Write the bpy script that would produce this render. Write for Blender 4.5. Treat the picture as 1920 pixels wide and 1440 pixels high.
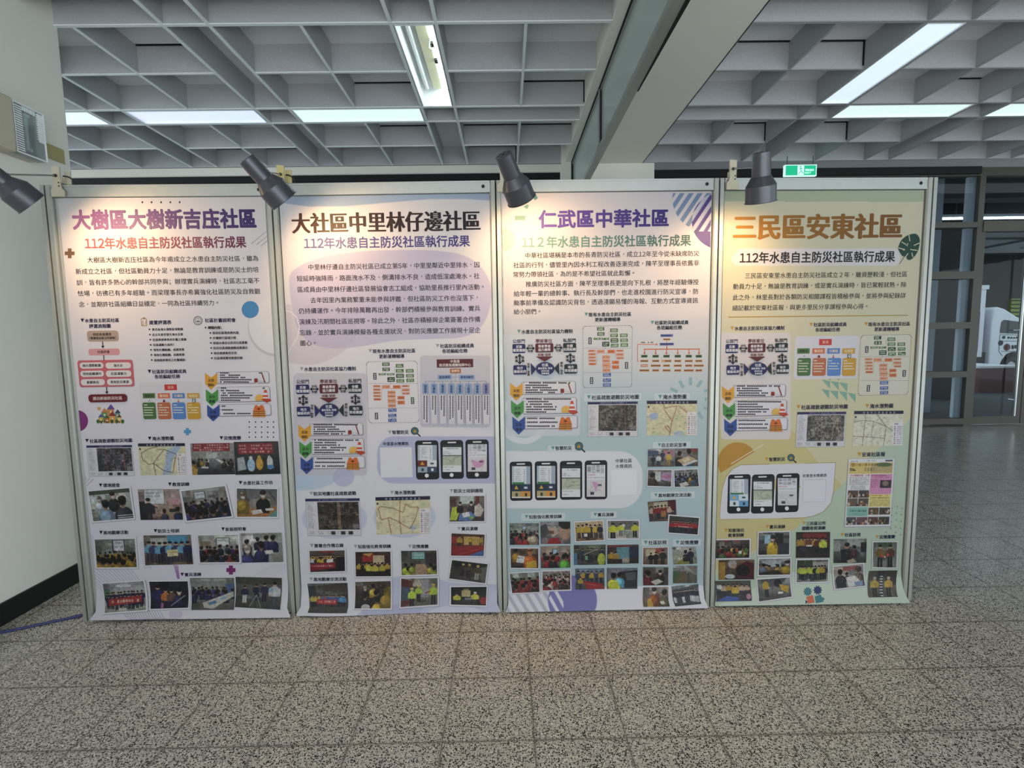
import bpy, bmesh, math, random
import numpy as np
from mathutils import Vector, Matrix

for o in list(bpy.data.objects):
    bpy.data.objects.remove(o, do_unlink=True)
SC = bpy.context.scene
COL = SC.collection
RNG = random.Random(7)

# ------------------------------------------------------------------ camera
F, PITCH, ROLL, YAW, CZ = 925.72, 0.0938, -0.0150, 0.0097, 1.3047
_cy, _sy = math.cos(YAW), math.sin(YAW)
FW = np.array([_sy * math.cos(PITCH), _cy * math.cos(PITCH), -math.sin(PITCH)])
_r = np.array([_cy, -_sy, 0.0]); _u = np.cross(_r, FW)
RT = math.cos(ROLL) * _r + math.sin(ROLL) * _u
UP = -math.sin(ROLL) * _r + math.cos(ROLL) * _u
CAM = np.array([0.0, 0.0, CZ])
cd = bpy.data.cameras.new('camera'); co = bpy.data.objects.new('camera', cd); COL.objects.link(co)
cd.sensor_width = 36.0; cd.lens = F / 1920.0 * 36.0; cd.clip_start = 0.02; cd.clip_end = 200
co.matrix_world = Matrix(((RT[0], UP[0], -FW[0], CAM[0]), (RT[1], UP[1], -FW[1], CAM[1]),
                          (RT[2], UP[2], -FW[2], CAM[2]), (0, 0, 0, 1)))
SC.camera = co


def ray(x, y):
    return FW + (x - 960) / F * RT - (y - 720) / F * UP


def at(x, y, axis, v):
    d = ray(x, y); t = (v - CAM[axis]) / d[axis]
    return CAM + t * d


# ------------------------------------------------------------------ world, light, exposure
SC.view_settings.view_transform = 'Standard'; SC.view_settings.look = 'None'
SC.view_settings.gamma = 1; SC.view_settings.use_curve_mapping = False
SC.view_settings.exposure = 0.92
W = bpy.data.worlds.new('sky'); SC.world = W; W.use_nodes = True
wn = W.node_tree.nodes; wl = W.node_tree.links
wbg = wn['Background']
wbg.inputs['Color'].default_value = (0.80, 0.93, 1.0, 1)
wbg.inputs['Strength'].default_value = 1.1
SPOT_W = 8
PANEL_E = 0.46
# added area fill behind the camera, standing in for assumed front glazing
al = bpy.data.lights.new('added_front_fill', 'AREA'); al.shape = 'RECTANGLE'; al.size = 9; al.size_y = 2.6
al.energy = 25; al.color = (0.93, 0.97, 1.0)
alo = bpy.data.objects.new('added_front_fill', al); COL.objects.link(alo)
alo.location = (0.5, -4.2, 1.6); alo.rotation_euler = (math.radians(90), 0, 0)

# added upward fill just above the floor, put in to brighten the ceiling
bl = bpy.data.lights.new('added_upward_fill', 'AREA'); bl.shape = 'RECTANGLE'; bl.size = 12; bl.size_y = 3.0
bl.energy = 270; bl.color = (0.96, 0.98, 1.0)
blo = bpy.data.objects.new('added_upward_fill', bl); COL.objects.link(blo)
blo.location = (1.0, -2.4, 0.05); blo.rotation_euler = (math.radians(163), 0, 0)

# ------------------------------------------------------------------ helpers


def lin(c):
    c = np.asarray(c, float)
    return np.where(c <= 0.04045, c / 12.92, ((c + 0.055) / 1.055) ** 2.4)


def H(h):
    if not isinstance(h, str):
        return np.array(h, float)
    if len(h) == 3:
        return np.array([int(ch * 2, 16) / 255 for ch in h])
    return np.array([int(h[i:i + 2], 16) / 255 for i in (0, 2, 4)])


def tag(o, label=None, cat=None, group=None, kind=None):
    if label: o['label'] = label
    if cat: o['category'] = cat
    if group: o['group'] = group
    if kind: o['kind'] = kind
    return o


def empty(name, loc=(0, 0, 0)):
    o = bpy.data.objects.new(name, None); COL.objects.link(o); o.location = loc
    o.empty_display_size = 0.05
    return o


def mat(name, col, rough=0.6, metal=0.0, bump=0.0, scale=60.0, var=0.0, emit=None, estr=0.0, spec=0.5):
    m = bpy.data.materials.new(name); m.use_nodes = True
    nt = m.node_tree; b = nt.nodes['Principled BSDF']
    c = tuple(lin(H(col))) + (1,)
    b.inputs['Base Color'].default_value = c
    b.inputs['Roughness'].default_value = rough; b.inputs['Metallic'].default_value = metal
    b.inputs['Specular IOR Level'].default_value = spec
    if emit is not None:
        b.inputs['Emission Color'].default_value = tuple(lin(H(emit))) + (1,)
        b.inputs['Emission Strength'].default_value = estr
    if bump or var:
        tc = nt.nodes.new('ShaderNodeTexCoord'); nz = nt.nodes.new('ShaderNodeTexNoise')
        nz.inputs['Scale'].default_value = scale; nz.inputs['Detail'].default_value = 6
        nt.links.new(tc.outputs['Object'], nz.inputs['Vector'])
        if bump:
            bp = nt.nodes.new('ShaderNodeBump'); bp.inputs['Strength'].default_value = bump; bp.inputs['Distance'].default_value = 0.004
            nt.links.new(nz.outputs['Fac'], bp.inputs['Height']); nt.links.new(bp.outputs['Normal'], b.inputs['Normal'])
        if var:
            mx = nt.nodes.new('ShaderNodeMix'); mx.data_type = 'RGBA'
            mx.inputs[6].default_value = tuple(np.array(c[:3]) * (1 - var)) + (1,)
            mx.inputs[7].default_value = tuple(np.minimum(1, np.array(c[:3]) * (1 + var))) + (1,)
            nt.links.new(nz.outputs['Fac'], mx.inputs[0]); nt.links.new(mx.outputs[2], b.inputs['Base Color'])
    return m


class MB:
    """collects boxes, prisms and lathes; build() links them as one mesh object"""
    def __init__(s): s.v = []; s.f = []; s.m = []; s.mats = []; s.cur = 0; s.sm = []

    def use(s, m):
        if m not in s.mats: s.mats.append(m)
        s.cur = s.mats.index(m); return s

    def add(s, vs, fs, smooth=False):
        n = len(s.v); s.v += [tuple(map(float, p)) for p in vs]
        for f in fs:
            s.f.append([i + n for i in f]); s.m.append(s.cur); s.sm.append(smooth)
        return s

    def box(s, x0, y0, z0, x1, y1, z1):
        vs = [(x0, y0, z0), (x1, y0, z0), (x1, y1, z0), (x0, y1, z0), (x0, y0, z1), (x1, y0, z1), (x1, y1, z1), (x0, y1, z1)]
        return s.add(vs, [(0, 3, 2, 1), (4, 5, 6, 7), (0, 1, 5, 4), (1, 2, 6, 5), (2, 3, 7, 6), (3, 0, 4, 7)])

    def obox(s, c, ex, ey, ez, hx, hy, hz):
        c, ex, ey, ez = map(lambda q: np.asarray(q, float), (c, ex, ey, ez))
        vs = [c + a * hx * ex + b * hy * ey + d * hz * ez for d in (-1, 1) for a, b in ((-1, -1), (1, -1), (1, 1), (-1, 1))]
        return s.add(vs, [(0, 3, 2, 1), (4, 5, 6, 7), (0, 1, 5, 4), (1, 2, 6, 5), (2, 3, 7, 6), (3, 0, 4, 7)])

    def prism(s, pts, c, ex, ey, ez, h):
        """outline pts (a,b) in the ex,ey plane, thickness 2h along ez"""
        c, ex, ey, ez = map(lambda q: np.asarray(q, float), (c, ex, ey, ez)); n = len(pts)
        vs = [c + a * ex + b * ey + d * h * ez for d in (-1, 1) for a, b in pts]
        return s.add(vs, [list(range(n))[::-1], [n + i for i in range(n)]] + [[i, (i + 1) % n, n + (i + 1) % n, n + i] for i in range(n)])

    def lathe(s, o, ax, prof, seg=40, closed=False):
        """prof: list of (distance along axis, radius)"""
        o = np.asarray(o, float); ax = np.asarray(ax, float); ax = ax / np.linalg.norm(ax)
        t = np.array([0, 1.0, 0]) if abs(ax[1]) < 0.8 else np.array([1.0, 0, 0])
        a = np.cross(ax, t); a /= np.linalg.norm(a); b = np.cross(ax, a)
        vs = []; fs = []
        for d, r in prof:
            for k in range(seg):
                q = 2 * math.pi * k / seg
                vs.append(o + ax * d + r * (math.cos(q) * a + math.sin(q) * b))
        for i in range(len(prof) - 1):
            for k in range(seg):
                k2 = (k + 1) % seg
                fs.append((i * seg + k, i * seg + k2, (i + 1) * seg + k2, (i + 1) * seg + k))
        return s.add(vs, fs, True)

    def tube(s, pts, r, seg=10):
        pts = [np.asarray(p, float) for p in pts]; vs = []; fs = []
        for i, p in enumerate(pts):
            d = pts[min(i + 1, len(pts) - 1)] - pts[max(i - 1, 0)]; d = d / np.linalg.norm(d)
            t = np.array([0, 0, 1.0]) if abs(d[2]) < 0.8 else np.array([1.0, 0, 0])
            a = np.cross(d, t); a /= np.linalg.norm(a); b = np.cross(d, a)
            for k in range(seg):
                q = 2 * math.pi * k / seg; vs.append(p + r * (math.cos(q) * a + math.sin(q) * b))
        for i in range(len(pts) - 1):
            for k in range(seg):
                k2 = (k + 1) % seg; fs.append((i * seg + k, i * seg + k2, (i + 1) * seg + k2, (i + 1) * seg + k))
        n = len(pts)
        fs.append(tuple(range(seg))[::-1]); fs.append(tuple((n - 1) * seg + k for k in range(seg)))
        return s.add(vs, fs, True)

    def build(s, name, parent=None, bevel=0.0, local=None, sharp=30):
        me = bpy.data.meshes.new(name)
        off = np.array(local if local is not None else (0, 0, 0), float)
        me.from_pydata([tuple(np.array(p) - off) for p in s.v], [], s.f)
        for m in s.mats: me.materials.append(m)
        me.polygons.foreach_set('material_index', s.m)
        me.polygons.foreach_set('use_smooth', s.sm)
        me.update()
        if any(s.sm):
            try: me.set_sharp_from_angle(angle=math.radians(sharp))
            except Exception: pass
        o = bpy.data.objects.new(name, me); COL.objects.link(o)
        if parent: o.parent = parent
        if bevel:
            b = o.modifiers.new('edge', 'BEVEL'); b.width = bevel; b.segments = 2; b.limit_method = 'ANGLE'
        return o


# ------------------------------------------------------------------ materials
M = {}
M['wall'] = mat('painted_wall', 'e6e4da', 0.7, var=0.03, scale=3, bump=0.05)
M['beige'] = mat('beige_paint', 'e6e3d8', 0.6, var=0.03, scale=4)
M['skirting'] = mat('black_skirting', '0a0a0b', 0.5)
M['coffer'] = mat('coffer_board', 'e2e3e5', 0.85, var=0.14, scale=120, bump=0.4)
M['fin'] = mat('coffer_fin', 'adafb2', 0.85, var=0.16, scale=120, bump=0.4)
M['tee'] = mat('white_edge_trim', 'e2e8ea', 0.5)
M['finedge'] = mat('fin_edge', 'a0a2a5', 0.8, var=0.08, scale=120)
M['gap'] = mat('shadow_gap', '0c0c0d', 0.9)
M['alu'] = mat('brushed_aluminium', 'b4b7b4', 0.42, 0.55, var=0.06, scale=30)
M['alupost'] = mat('post_aluminium', 'a2a49e', 0.42, 0.55, var=0.07, scale=25)
M['dark'] = mat('dark_groove', '08090a', 0.7)
M['board'] = mat('panel_board', 'c9c9c6', 0.7)
M['bronze'] = mat('dark_bronze_frame', '5e5b53', 0.5, 0.2, var=0.05, scale=20)
M['darkbox'] = mat('blind_box', '1c1d1f', 0.7)
M['shade'] = mat('grey_enamel', '4b4d53', 0.30, 0.35, var=0.12, scale=70)
M['shadein'] = mat('shade_inside', 'd8d2c4', 0.35, 0.3)
M['steel'] = mat('steel_rod', '8b8b88', 0.3, 0.9)
M['clamp'] = mat('cream_plastic', 'b9b29c', 0.5, var=0.04, scale=20)
M['clampy'] = mat('yellowed_plastic', 'bdb07a', 0.5, var=0.04, scale=20)
M['black'] = mat('black_rubber', '101010', 0.5)
M['bulb'] = mat('lamp_bulb', 'fff0d0', 0.4, emit='ffd9a0', estr=5)
M['diff'] = mat('light_diffuser', 'f2f6fa', 0.5, emit='cfe2fb', estr=PANEL_E)
M['diffg'] = mat('light_diffuser_green_white', 'f2f6fa', 0.5, emit='d2f0ea', estr=PANEL_E)
M['diffb'] = mat('light_diffuser_blue_white', 'f2f6fa', 0.5, emit='c8d4fa', estr=PANEL_E)
M['troffer'] = mat('white_enamel', 'eef2f4', 0.4)
M['tube'] = mat('fluorescent_tube', 'ffffff', 0.4, emit='eafaf6', estr=7)
M['cream'] = mat('cream_enamel', 'e4e0c0', 0.5)
M['greenlit'] = mat('exit_green', '10a070', 0.4, emit='23c996', estr=0.33)
M['whitelit'] = mat('exit_white', 'f0fff8', 0.4, emit='c8fff0', estr=0.4)
M['cord'] = mat('blue_cable', '2a3063', 0.5)
M['brass'] = mat('cream_plate', 'a9a06c', 0.5)
M['conc'] = mat('outdoor_concrete', 'cbd4dc', 0.8, var=0.08, scale=8, bump=0.1)
M['asphalt'] = mat('outdoor_paving', '464a50', 0.8, var=0.1, scale=6)
M['darkwall'] = mat('outdoor_dark_wall', '332f2d', 0.8, var=0.15, scale=3)
M['roofdark'] = mat('outdoor_roof', '57585a', 0.8)
M['redbrick'] = mat('red_brown_tile', '5e1f1d', 0.5, var=0.12, scale=5)
M['white'] = mat('white_paint', 'eef0f4', 0.35)
M['purple'] = mat('purple_print', '7d4a9c', 0.5, var=0.35, scale=4)
M['glassdark'] = mat('vehicle_glass', '14181c', 0.08)
M['leaf'] = mat('plant_leaf', '5f8a45', 0.6, var=0.3, scale=20)
M['yellowlit'] = mat('sunlit_leaves', '9fae4f', 0.8, var=0.4, scale=9)
M['chrome'] = mat('polished_steel', 'd8dad8', 0.18, 0.95)


def glass_mat(name, tint, refl=1.0, rough=0.02, haze=None):
    m = bpy.data.materials.new(name); m.use_nodes = True
    nt = m.node_tree; nt.nodes.clear()
    out = nt.nodes.new('ShaderNodeOutputMaterial'); mx = nt.nodes.new('ShaderNodeMixShader')
    tr = nt.nodes.new('ShaderNodeBsdfTransparent'); gl = nt.nodes.new('ShaderNodeBsdfGlossy'); fr = nt.nodes.new('ShaderNodeFresnel')
    tr.inputs['Color'].default_value = tuple(tint) + (1,)
    gl.inputs['Color'].default_value = (refl, refl, refl, 1); gl.inputs['Roughness'].default_value = rough
    fr.inputs['IOR'].default_value = 1.5
    ge = nt.nodes.new('ShaderNodeNewGeometry'); fm = nt.nodes.new('ShaderNodeMath'); fm.operation = 'SUBTRACT'; fm.use_clamp = True
    nt.links.new(fr.outputs[0], fm.inputs[0]); nt.links.new(ge.outputs['Backfacing'], fm.inputs[1])   # the pane reflects off its near face only
    nt.links.new(fm.outputs[0], mx.inputs[0]); nt.links.new(tr.outputs[0], mx.inputs[1]); nt.links.new(gl.outputs[0], mx.inputs[2])
    if haze:  # diffuse haze mixed into the glass, not settled dust
        df = nt.nodes.new('ShaderNodeBsdfDiffuse'); df.inputs['Color'].default_value = tuple(lin(H('c6cecb'))) + (1,)
        m2 = nt.nodes.new('ShaderNodeMixShader'); m2.inputs[0].default_value = haze
        nt.links.new(mx.outputs[0], m2.inputs[1]); nt.links.new(df.outputs[0], m2.inputs[2]); nt.links.new(m2.outputs[0], out.inputs[0])
    else: nt.links.new(mx.outputs[0], out.inputs[0])
    return m


M['glass'] = glass_mat('clear_glass', (0.72, 0.76, 0.78), refl=.38)
M['glassg'] = glass_mat('greenish_glass', (0.68, 0.78, 0.75), haze=.45)  # haze put in to brighten the dim pane

# ribbed clear lens of the emergency light
M['lens'] = glass_mat('ribbed_lens', (0.80, 0.83, 0.84), haze=.22)
M['rib'] = mat('clear_rib', 'f2f5f6', 0.15, spec=0.8)

# printed paper: colours come from the print stored on the mesh
M['print'] = bpy.data.materials.new('printed_paper'); M['print'].use_nodes = True
_nt = M['print'].node_tree; _b = _nt.nodes['Principled BSDF']
_at = _nt.nodes.new('ShaderNodeAttribute'); _at.attribute_name = 'ink'
_nt.links.new(_at.outputs['Color'], _b.inputs['Base Color'])
_b.inputs['Roughness'].default_value = 0.5; _b.inputs['Specular IOR Level'].default_value = 0.25

# terrazzo tiles
mt = bpy.data.materials.new('terrazzo_tiles'); mt.use_nodes = True; M['terrazzo'] = mt
nt = mt.node_tree; N = nt.nodes; L = nt.links; bs = N['Principled BSDF']


def node(t, **kw):
    n = N.new(t)
    for k, v in kw.items(): setattr(n, k, v)
    return n


def math_(op, a, b=None, c=None):
    n = node('ShaderNodeMath', operation=op)
    for i, q in enumerate((a, b, c)):
        if q is None: continue
        if isinstance(q, (int, float)): n.inputs[i].default_value = q
        else: L.new(q, n.inputs[i])
    return n.outputs[0]


def mixc(f, a, b):
    n = node('ShaderNodeMix', data_type='RGBA')
    for i, q in ((0, f), (6, a), (7, b)):
        if isinstance(q, (int, float)): n.inputs[i].default_value = q
        elif isinstance(q, (tuple, list)): n.inputs[i].default_value = tuple(q) + (1,)
        else: L.new(q, n.inputs[i])
    return n.outputs[2]


tc = node('ShaderNodeTexCoord')


def chips(scale, thr, frac, seed):
    mp = node('ShaderNodeMapping'); mp.inputs['Location'].default_value = (seed, seed * 1.7, 0)
    L.new(tc.outputs['Object'], mp.inputs['Vector'])
    nz = node('ShaderNodeTexNoise'); nz.inputs['Scale'].default_value = scale * 1.3; nz.inputs['Detail'].default_value = 1
    L.new(mp.outputs[0], nz.inputs['Vector'])
    ad = node('ShaderNodeVectorMath', operation='MULTIPLY_ADD'); ad.inputs[1].default_value = (0.0022,) * 3
    L.new(nz.outputs['Color'], ad.inputs[0]); L.new(mp.outputs[0], ad.inputs[2])
    vo = node('ShaderNodeTexVoronoi', voronoi_dimensions='2D'); vo.inputs['Scale'].default_value = scale
    L.new(ad.outputs[0], vo.inputs['Vector'])
    sp = node('ShaderNodeSeparateColor'); L.new(vo.outputs['Color'], sp.inputs[0])
    size = math_('MULTIPLY_ADD', sp.outputs[1], thr * 0.8, thr * 0.45)
    inside = math_('LESS_THAN', vo.outputs['Distance'], size)
    pick = math_('LESS_THAN', sp.outputs[0], frac)
    return math_('MULTIPLY', inside, pick)


n1 = node('ShaderNodeTexNoise'); n1.inputs['Scale'].default_value = 2.2; n1.inputs['Detail'].default_value = 5
L.new(tc.outputs['Object'], n1.inputs['Vector'])
n2 = node('ShaderNodeTexNoise'); n2.inputs['Scale'].default_value = 140; n2.inputs['Detail'].default_value = 3
L.new(tc.outputs['Object'], n2.inputs['Vector'])
sx = node('ShaderNodeSeparateXYZ'); L.new(tc.outputs['Object'], sx.inputs[0])


def joint(out, off):
    a = math_('DIVIDE', math_('SUBTRACT', out, off), 0.3)
    fr = math_('FRACT', a); d = math_('MINIMUM', fr, math_('SUBTRACT', 1.0, fr))
    soft = math_('MULTIPLY', math_('MAXIMUM', math_('SUBTRACT', 1.0, math_('DIVIDE', d, 0.035)), 0.0), 0.55)
    return math_('MAXIMUM', math_('LESS_THAN', d, 0.007), soft), math_('FLOOR', a)


jx, ix = joint(sx.outputs[0], 0.0702); jy, iy = joint(sx.outputs[1], 1.49)
cmb = node('ShaderNodeCombineXYZ'); L.new(ix, cmb.inputs[0]); L.new(iy, cmb.inputs[1])
wn_ = node('ShaderNodeTexWhiteNoise', noise_dimensions='3D'); L.new(cmb.outputs[0], wn_.inputs['Vector'])
base = mixc(n1.outputs['Fac'], tuple(lin(H('aaa69d'))), tuple(lin(H('c4bfb5'))))
base = mixc(math_('MULTIPLY', wn_.outputs['Value'], 0.35), base, tuple(lin(H('b4b3ad'))))
base = mixc(math_('MULTIPLY', n2.outputs['Fac'], 0.5), base, tuple(lin(H('c9c4bb'))))
base = mixc(chips(170, 0.36, 0.35, 3.1), base, tuple(lin(H('7a7266'))))
base = mixc(chips(150, 0.36, 0.30, 5.7), base, tuple(lin(H('e6e1d6'))))
base = mixc(chips(175, 0.44, 0.55, 9.3), base, tuple(lin(H('141210'))))
base = mixc(math_('MULTIPLY', math_('MAXIMUM', jx, jy), 0.75), base, tuple(lin(H('5a534b'))))
L.new(base, bs.inputs['Base Color'])
rr = math_('MULTIPLY_ADD', n1.outputs['Fac'], 0.12, 0.15); L.new(rr, bs.inputs['Roughness'])
bs.inputs['Specular IOR Level'].default_value = 0.5

# ------------------------------------------------------------------ room shell
HC = 2.9958                       # underside of the coffered ceiling
S_, N_ = 0.4866, 0.2441           # coffer cell and narrow strip
PER = 2 * S_ + N_
FARW = 6.707                      # glazed wall
CEND = 5.03                       # end of the coffers
XL = -2.385                       # left wall face

b = MB().use(M['terrazzo']); b.box(-7.5, -4.5, -0.12, 13, FARW + 0.15, 0)
tag(b.build('floor'), kind='structure')

b = MB().use(M['wall']); b.box(XL - 0.25, -4.5, 0, XL, 2.850, 3.6)
tag(b.build('wall_left', bevel=0.008), kind='structure')
b = MB().use(M['skirting']); b.box(XL, -4.5, 0.0, XL + 0.012, 2.853, 0.104)
tag(b.build('baseboard_left'), kind='structure')


def coffers(name, xa, xb, x_off, y_off, edge, rise=0.172):
    """narrow strips start at x_off + k*PER and y_off + k*PER (strip first, then a long cell of two squares)"""
    mb = MB(); t = 0.009
    ya, yb = -4.3, CEND
    mb.use(M['coffer']); mb.box(xa, ya, HC + rise, xb, yb, HC + rise + 0.08)

    def lines(off, lo, hi):
        k0 = int(math.floor((lo - off) / PER)) - 1; res = []
        for k in range(k0, k0 + 40):
            a = off + k * PER
            if a > hi + PER: break
            res.append((a, a + N_, a + PER))       # strip start, strip end = long start, long end
        return res

    def fin(x0, y0, x1, y1, e):
        up = 0.0009 if (y1 - y0) > (x1 - x0) else 0.0
        x0, x1 = max(x0, xa), min(x1, xb); y0, y1 = max(y0, ya), min(y1, yb)
        if x1 - x0 < 0.004 or y1 - y0 < 0.004: return
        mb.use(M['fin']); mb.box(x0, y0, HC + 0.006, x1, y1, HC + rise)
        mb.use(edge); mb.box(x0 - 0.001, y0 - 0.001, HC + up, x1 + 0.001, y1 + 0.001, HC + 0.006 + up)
    X = lines(x_off, xa, xb); Y = lines(y_off, ya, yb)
    for a, c, d in X:
        fin(a - t, ya, a + t, yb, 0); fin(c - t, ya, c + t, yb, 0)
    for a, c, d in Y:
        fin(xa, a - t, xb, a + t, 0); fin(xa, c - t, xb, c + t, 0)
    for a, c, d in X:
        for e, g, h in Y:
            fin(c + S_ - t * .8, g, c + S_ + t * .8, h, 0); fin(c, g + S_ - t * .8, d, g + S_ + t * .8, 0)
            for qx in (c, c + S_):
                for qy in (g, g + S_):
                    if RNG.random() < 0.28:      # boards that do not quite meet the fins
                        mb.use(M['gap'])
                        x0, x1 = max(qx + t, xa), min(qx + S_ - t, xb); y0, y1 = max(qy + t, ya), min(qy + S_ - t, yb)
                        if x1 - x0 > .1 and y1 - y0 > .1:
                            mb.box(x0, y1 - .012, HC + rise - .006, x1, y1, HC + rise)
                            if RNG.random() < .6:
                                mb.box(x1 - .008, y1 - .007, HC + .02, x1, y1, HC + rise)
    mb.use(M['fin']); mb.box(xa, yb - 0.02, HC, xb, yb, HC + 0.6)
    return tag(mb.build(name), kind='structure')


LX, LY = -3.0324, 3.8074 - PER * 0          # left zone strips: x from c0, y from row 2
coffers('ceiling_left', -7.2, 0.60, -3.0324, 3.8074, M['tee'])
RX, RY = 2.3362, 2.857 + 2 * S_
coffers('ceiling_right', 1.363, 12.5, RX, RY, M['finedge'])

# solid beam strip between the two coffer fields, its column, and the high part by the glazing
b = MB().use(M['beige']); b.box(0.60, -4.3, HC, 1.363, CEND + 0.02, HC + 0.6)
b.use(M['gap']); b.box(1.363, -4.3, HC - 0.001, 1.369, CEND, HC + 0.05)
tag(b.build('beam_ceiling'), kind='structure')
b = MB().use(M['beige']); b.box(0.72, CEND, 0, 1.486, CEND + 0.5, 3.75)
tag(b.build('column_middle', bevel=0.006), kind='structure')
b = MB().use(M['beige']); b.box(0.56, 4.97, 0, 0.655, 5.08, 3.2)
b.use(M['dark']); b.box(0.655, 4.97, 0, 0.690, 5.06, 2.985)
tag(b.build('trim_column'), kind='structure')
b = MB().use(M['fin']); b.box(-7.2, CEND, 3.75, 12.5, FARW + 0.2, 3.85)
tag(b.build('ceiling_window'), kind='structure')
b = MB().use(M['beige']); b.box(-7.2, CEND - 0.005, 2.922, 0.60, CEND + 0.02, HC + 0.5)
tag(b.build('lintel_left'), kind='structure')

# glazed far wall: one frame mesh per bay would hide behind the panels, so the frame is one structure, panes are windows
b = MB().use(M['bronze'])
MULL = [-6.9, -5.6, -4.3, -3.0, -1.7, -0.4, 0.65, 1.5, 2.53, 3.58, 4.63, 5.55, 6.346]
for x in MULL:
    b.box(x - 0.038, FARW - 0.018, 0, x + 0.038, FARW + 0.098, 3.345)
b.box(-7.2, FARW - 0.02, 3.345, 6.3, FARW + 0.10, 3.45)
b.box(6.3, FARW - 0.02, 3.345, 12.5, FARW + 0.10, 3.45)
for z0, z1 in ((2.675, 2.744), (2.0, 2.1), (1.335, 1.422), (0.671, 0.752), (0.02, 0.10)):
    b.box(-7.2, FARW - 0.035, z0, 6.33, FARW + 0.10, z1)
b.use(M['darkbox']); b.box(-7.2, FARW - 0.06, 3.36, 6.28, FARW - 0.021, 3.452)
b.use(M['fin']); b.box(-7.2, FARW, 3.45, 12.5, FARW + 0.2, 3.76)
tag(b.build('wall_far'), kind='structure')
b = MB().use(M['conc']); b.box(6.205, FARW + 0.04, 0.02, 6.308, FARW + 0.09, 3.345)
tag(b.build('trim_jamb'), kind='structure')
for i in range(len(MULL) - 1):
    b = MB().use(M['glass']); b.box(MULL[i] + 0.03, FARW + 0.03, 0.03, MULL[i + 1] - 0.03, FARW + 0.036, 3.4)
    tag(b.build('window_%d' % (i + 1)), kind='structure')
b = MB().use(M['glass']); b.box(6.38, FARW + 0.03, 2.75, 9.4, FARW + 0.036, 3.35)
tag(b.build('window_13'), kind='structure')

# entrance door: leaf with stiles, glass and a long bar handle
b = MB().use(M['bronze'])
b.box(6.384, FARW - 0.03, 2.62, 9.4, FARW + 0.06, 2.757)
b.box(6.384, FARW, 0.01, 6.446, FARW + 0.05, 2.62); b.box(7.04, FARW, 0.01, 7.11, FARW + 0.05, 2.62)
b.box(6.446, FARW, 0.01, 7.04, FARW + 0.05, 0.115)
dr = tag(b.build('door_1'), kind='structure')
b = MB().use(M['glass']); b.box(6.44, FARW + 0.02, 0.11, 7.045, FARW + 0.026, 2.625); b.build('door_glass', dr)
b = MB().use(M['chrome']); hx = 6.955
b.tube([(hx, FARW - 0.07, 0.13), (hx, FARW - 0.07, 2.64)], 0.013)
for z in (0.35, 1.3, 2.4): b.tube([(hx, FARW - 0.07, z), (hx, FARW + 0.02, z)], 0.009)
b.build('door_handle', dr)
b = MB().use(M['bronze'])
b.box(7.12, FARW, 0.01, 7.19, FARW + 0.05, 2.62); b.box(8.2, FARW, 0.01, 8.27, FARW + 0.05, 2.62); b.box(7.19, FARW, 0.01, 8.2, FARW + 0.05, 0.115)
b.use(M['glass']); b.box(7.185, FARW + 0.02, 0.11, 8.205, FARW + 0.026, 2.625)
tag(b.build('door_2'), kind='structure')
b = MB().use(M['bronze']); b.box(8.3, FARW - 0.02, 0, 8.4, FARW + 0.1, 3.45); b.box(10.4, FARW - 0.02, 0, 10.48, FARW + 0.1, 3.45); b.box(12.42, FARW - 0.02, 0, 12.5, FARW + 0.1, 3.45); b.use(M['glass']); b.box(8.4, FARW + .03, 0, 12.5, FARW + 0.036, 3.45)
tag(b.build('wall_right'), kind='structure')

# glass transom under the beam: track, panes, mullion, bottom rail
GX = 0.678
b = MB().use(M['glassg']); b.box(GX - 0.003, -2.0, 2.615, GX + 0.003, 4.98, 2.985)
gw = tag(b.build('window_14'), kind='structure')
b = MB().use(M['alupost']); b.box(GX - 0.014, -2.0, 2.972, GX + 0.016, 4.98, HC)
b.use(M['dark']); b.box(GX - 0.022, -2.0, 2.985, GX - 0.014, 4.98, HC); b.build('window_track', gw)
b = MB().use(M['alupost']); b.box(GX - 0.020, -2.0, 2.585, GX + 0.030, 4.98, 2.618)
b.use(M['dark']); b.prism([(GX + .030, -2.0), (GX + .115, -2.0), (GX + .036, 2.72), (GX + .030, 2.72)], (0, 0, 2.600), (1, 0, 0), (0, 1, 0), (0, 0, 1), .018); b.box(GX - .012, -2.0, 2.612, GX + .012, 4.98, 2.622)
b.build('window_rail', gw)
b = MB().use(M['alupost'])
_p = at(1130, 170, 2, 2.98)
for yy in (_p[1], _p[1] - 1.75):
    b.use(M['alupost']); b.box(GX - 0.020, yy - 0.012, 2.6, GX + 0.014, yy + 0.012, 2.985); b.use(M['dark']); b.box(GX - 0.014, yy + 0.012, 2.6, GX + .01, yy + .03, 2.985); b.box(GX - 0.014, yy - 0.03, 2.6, GX + .01, yy - .012, 2.985)
b.build('window_mullion', gw)

# ------------------------------------------------------------------ ceiling lights


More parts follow.
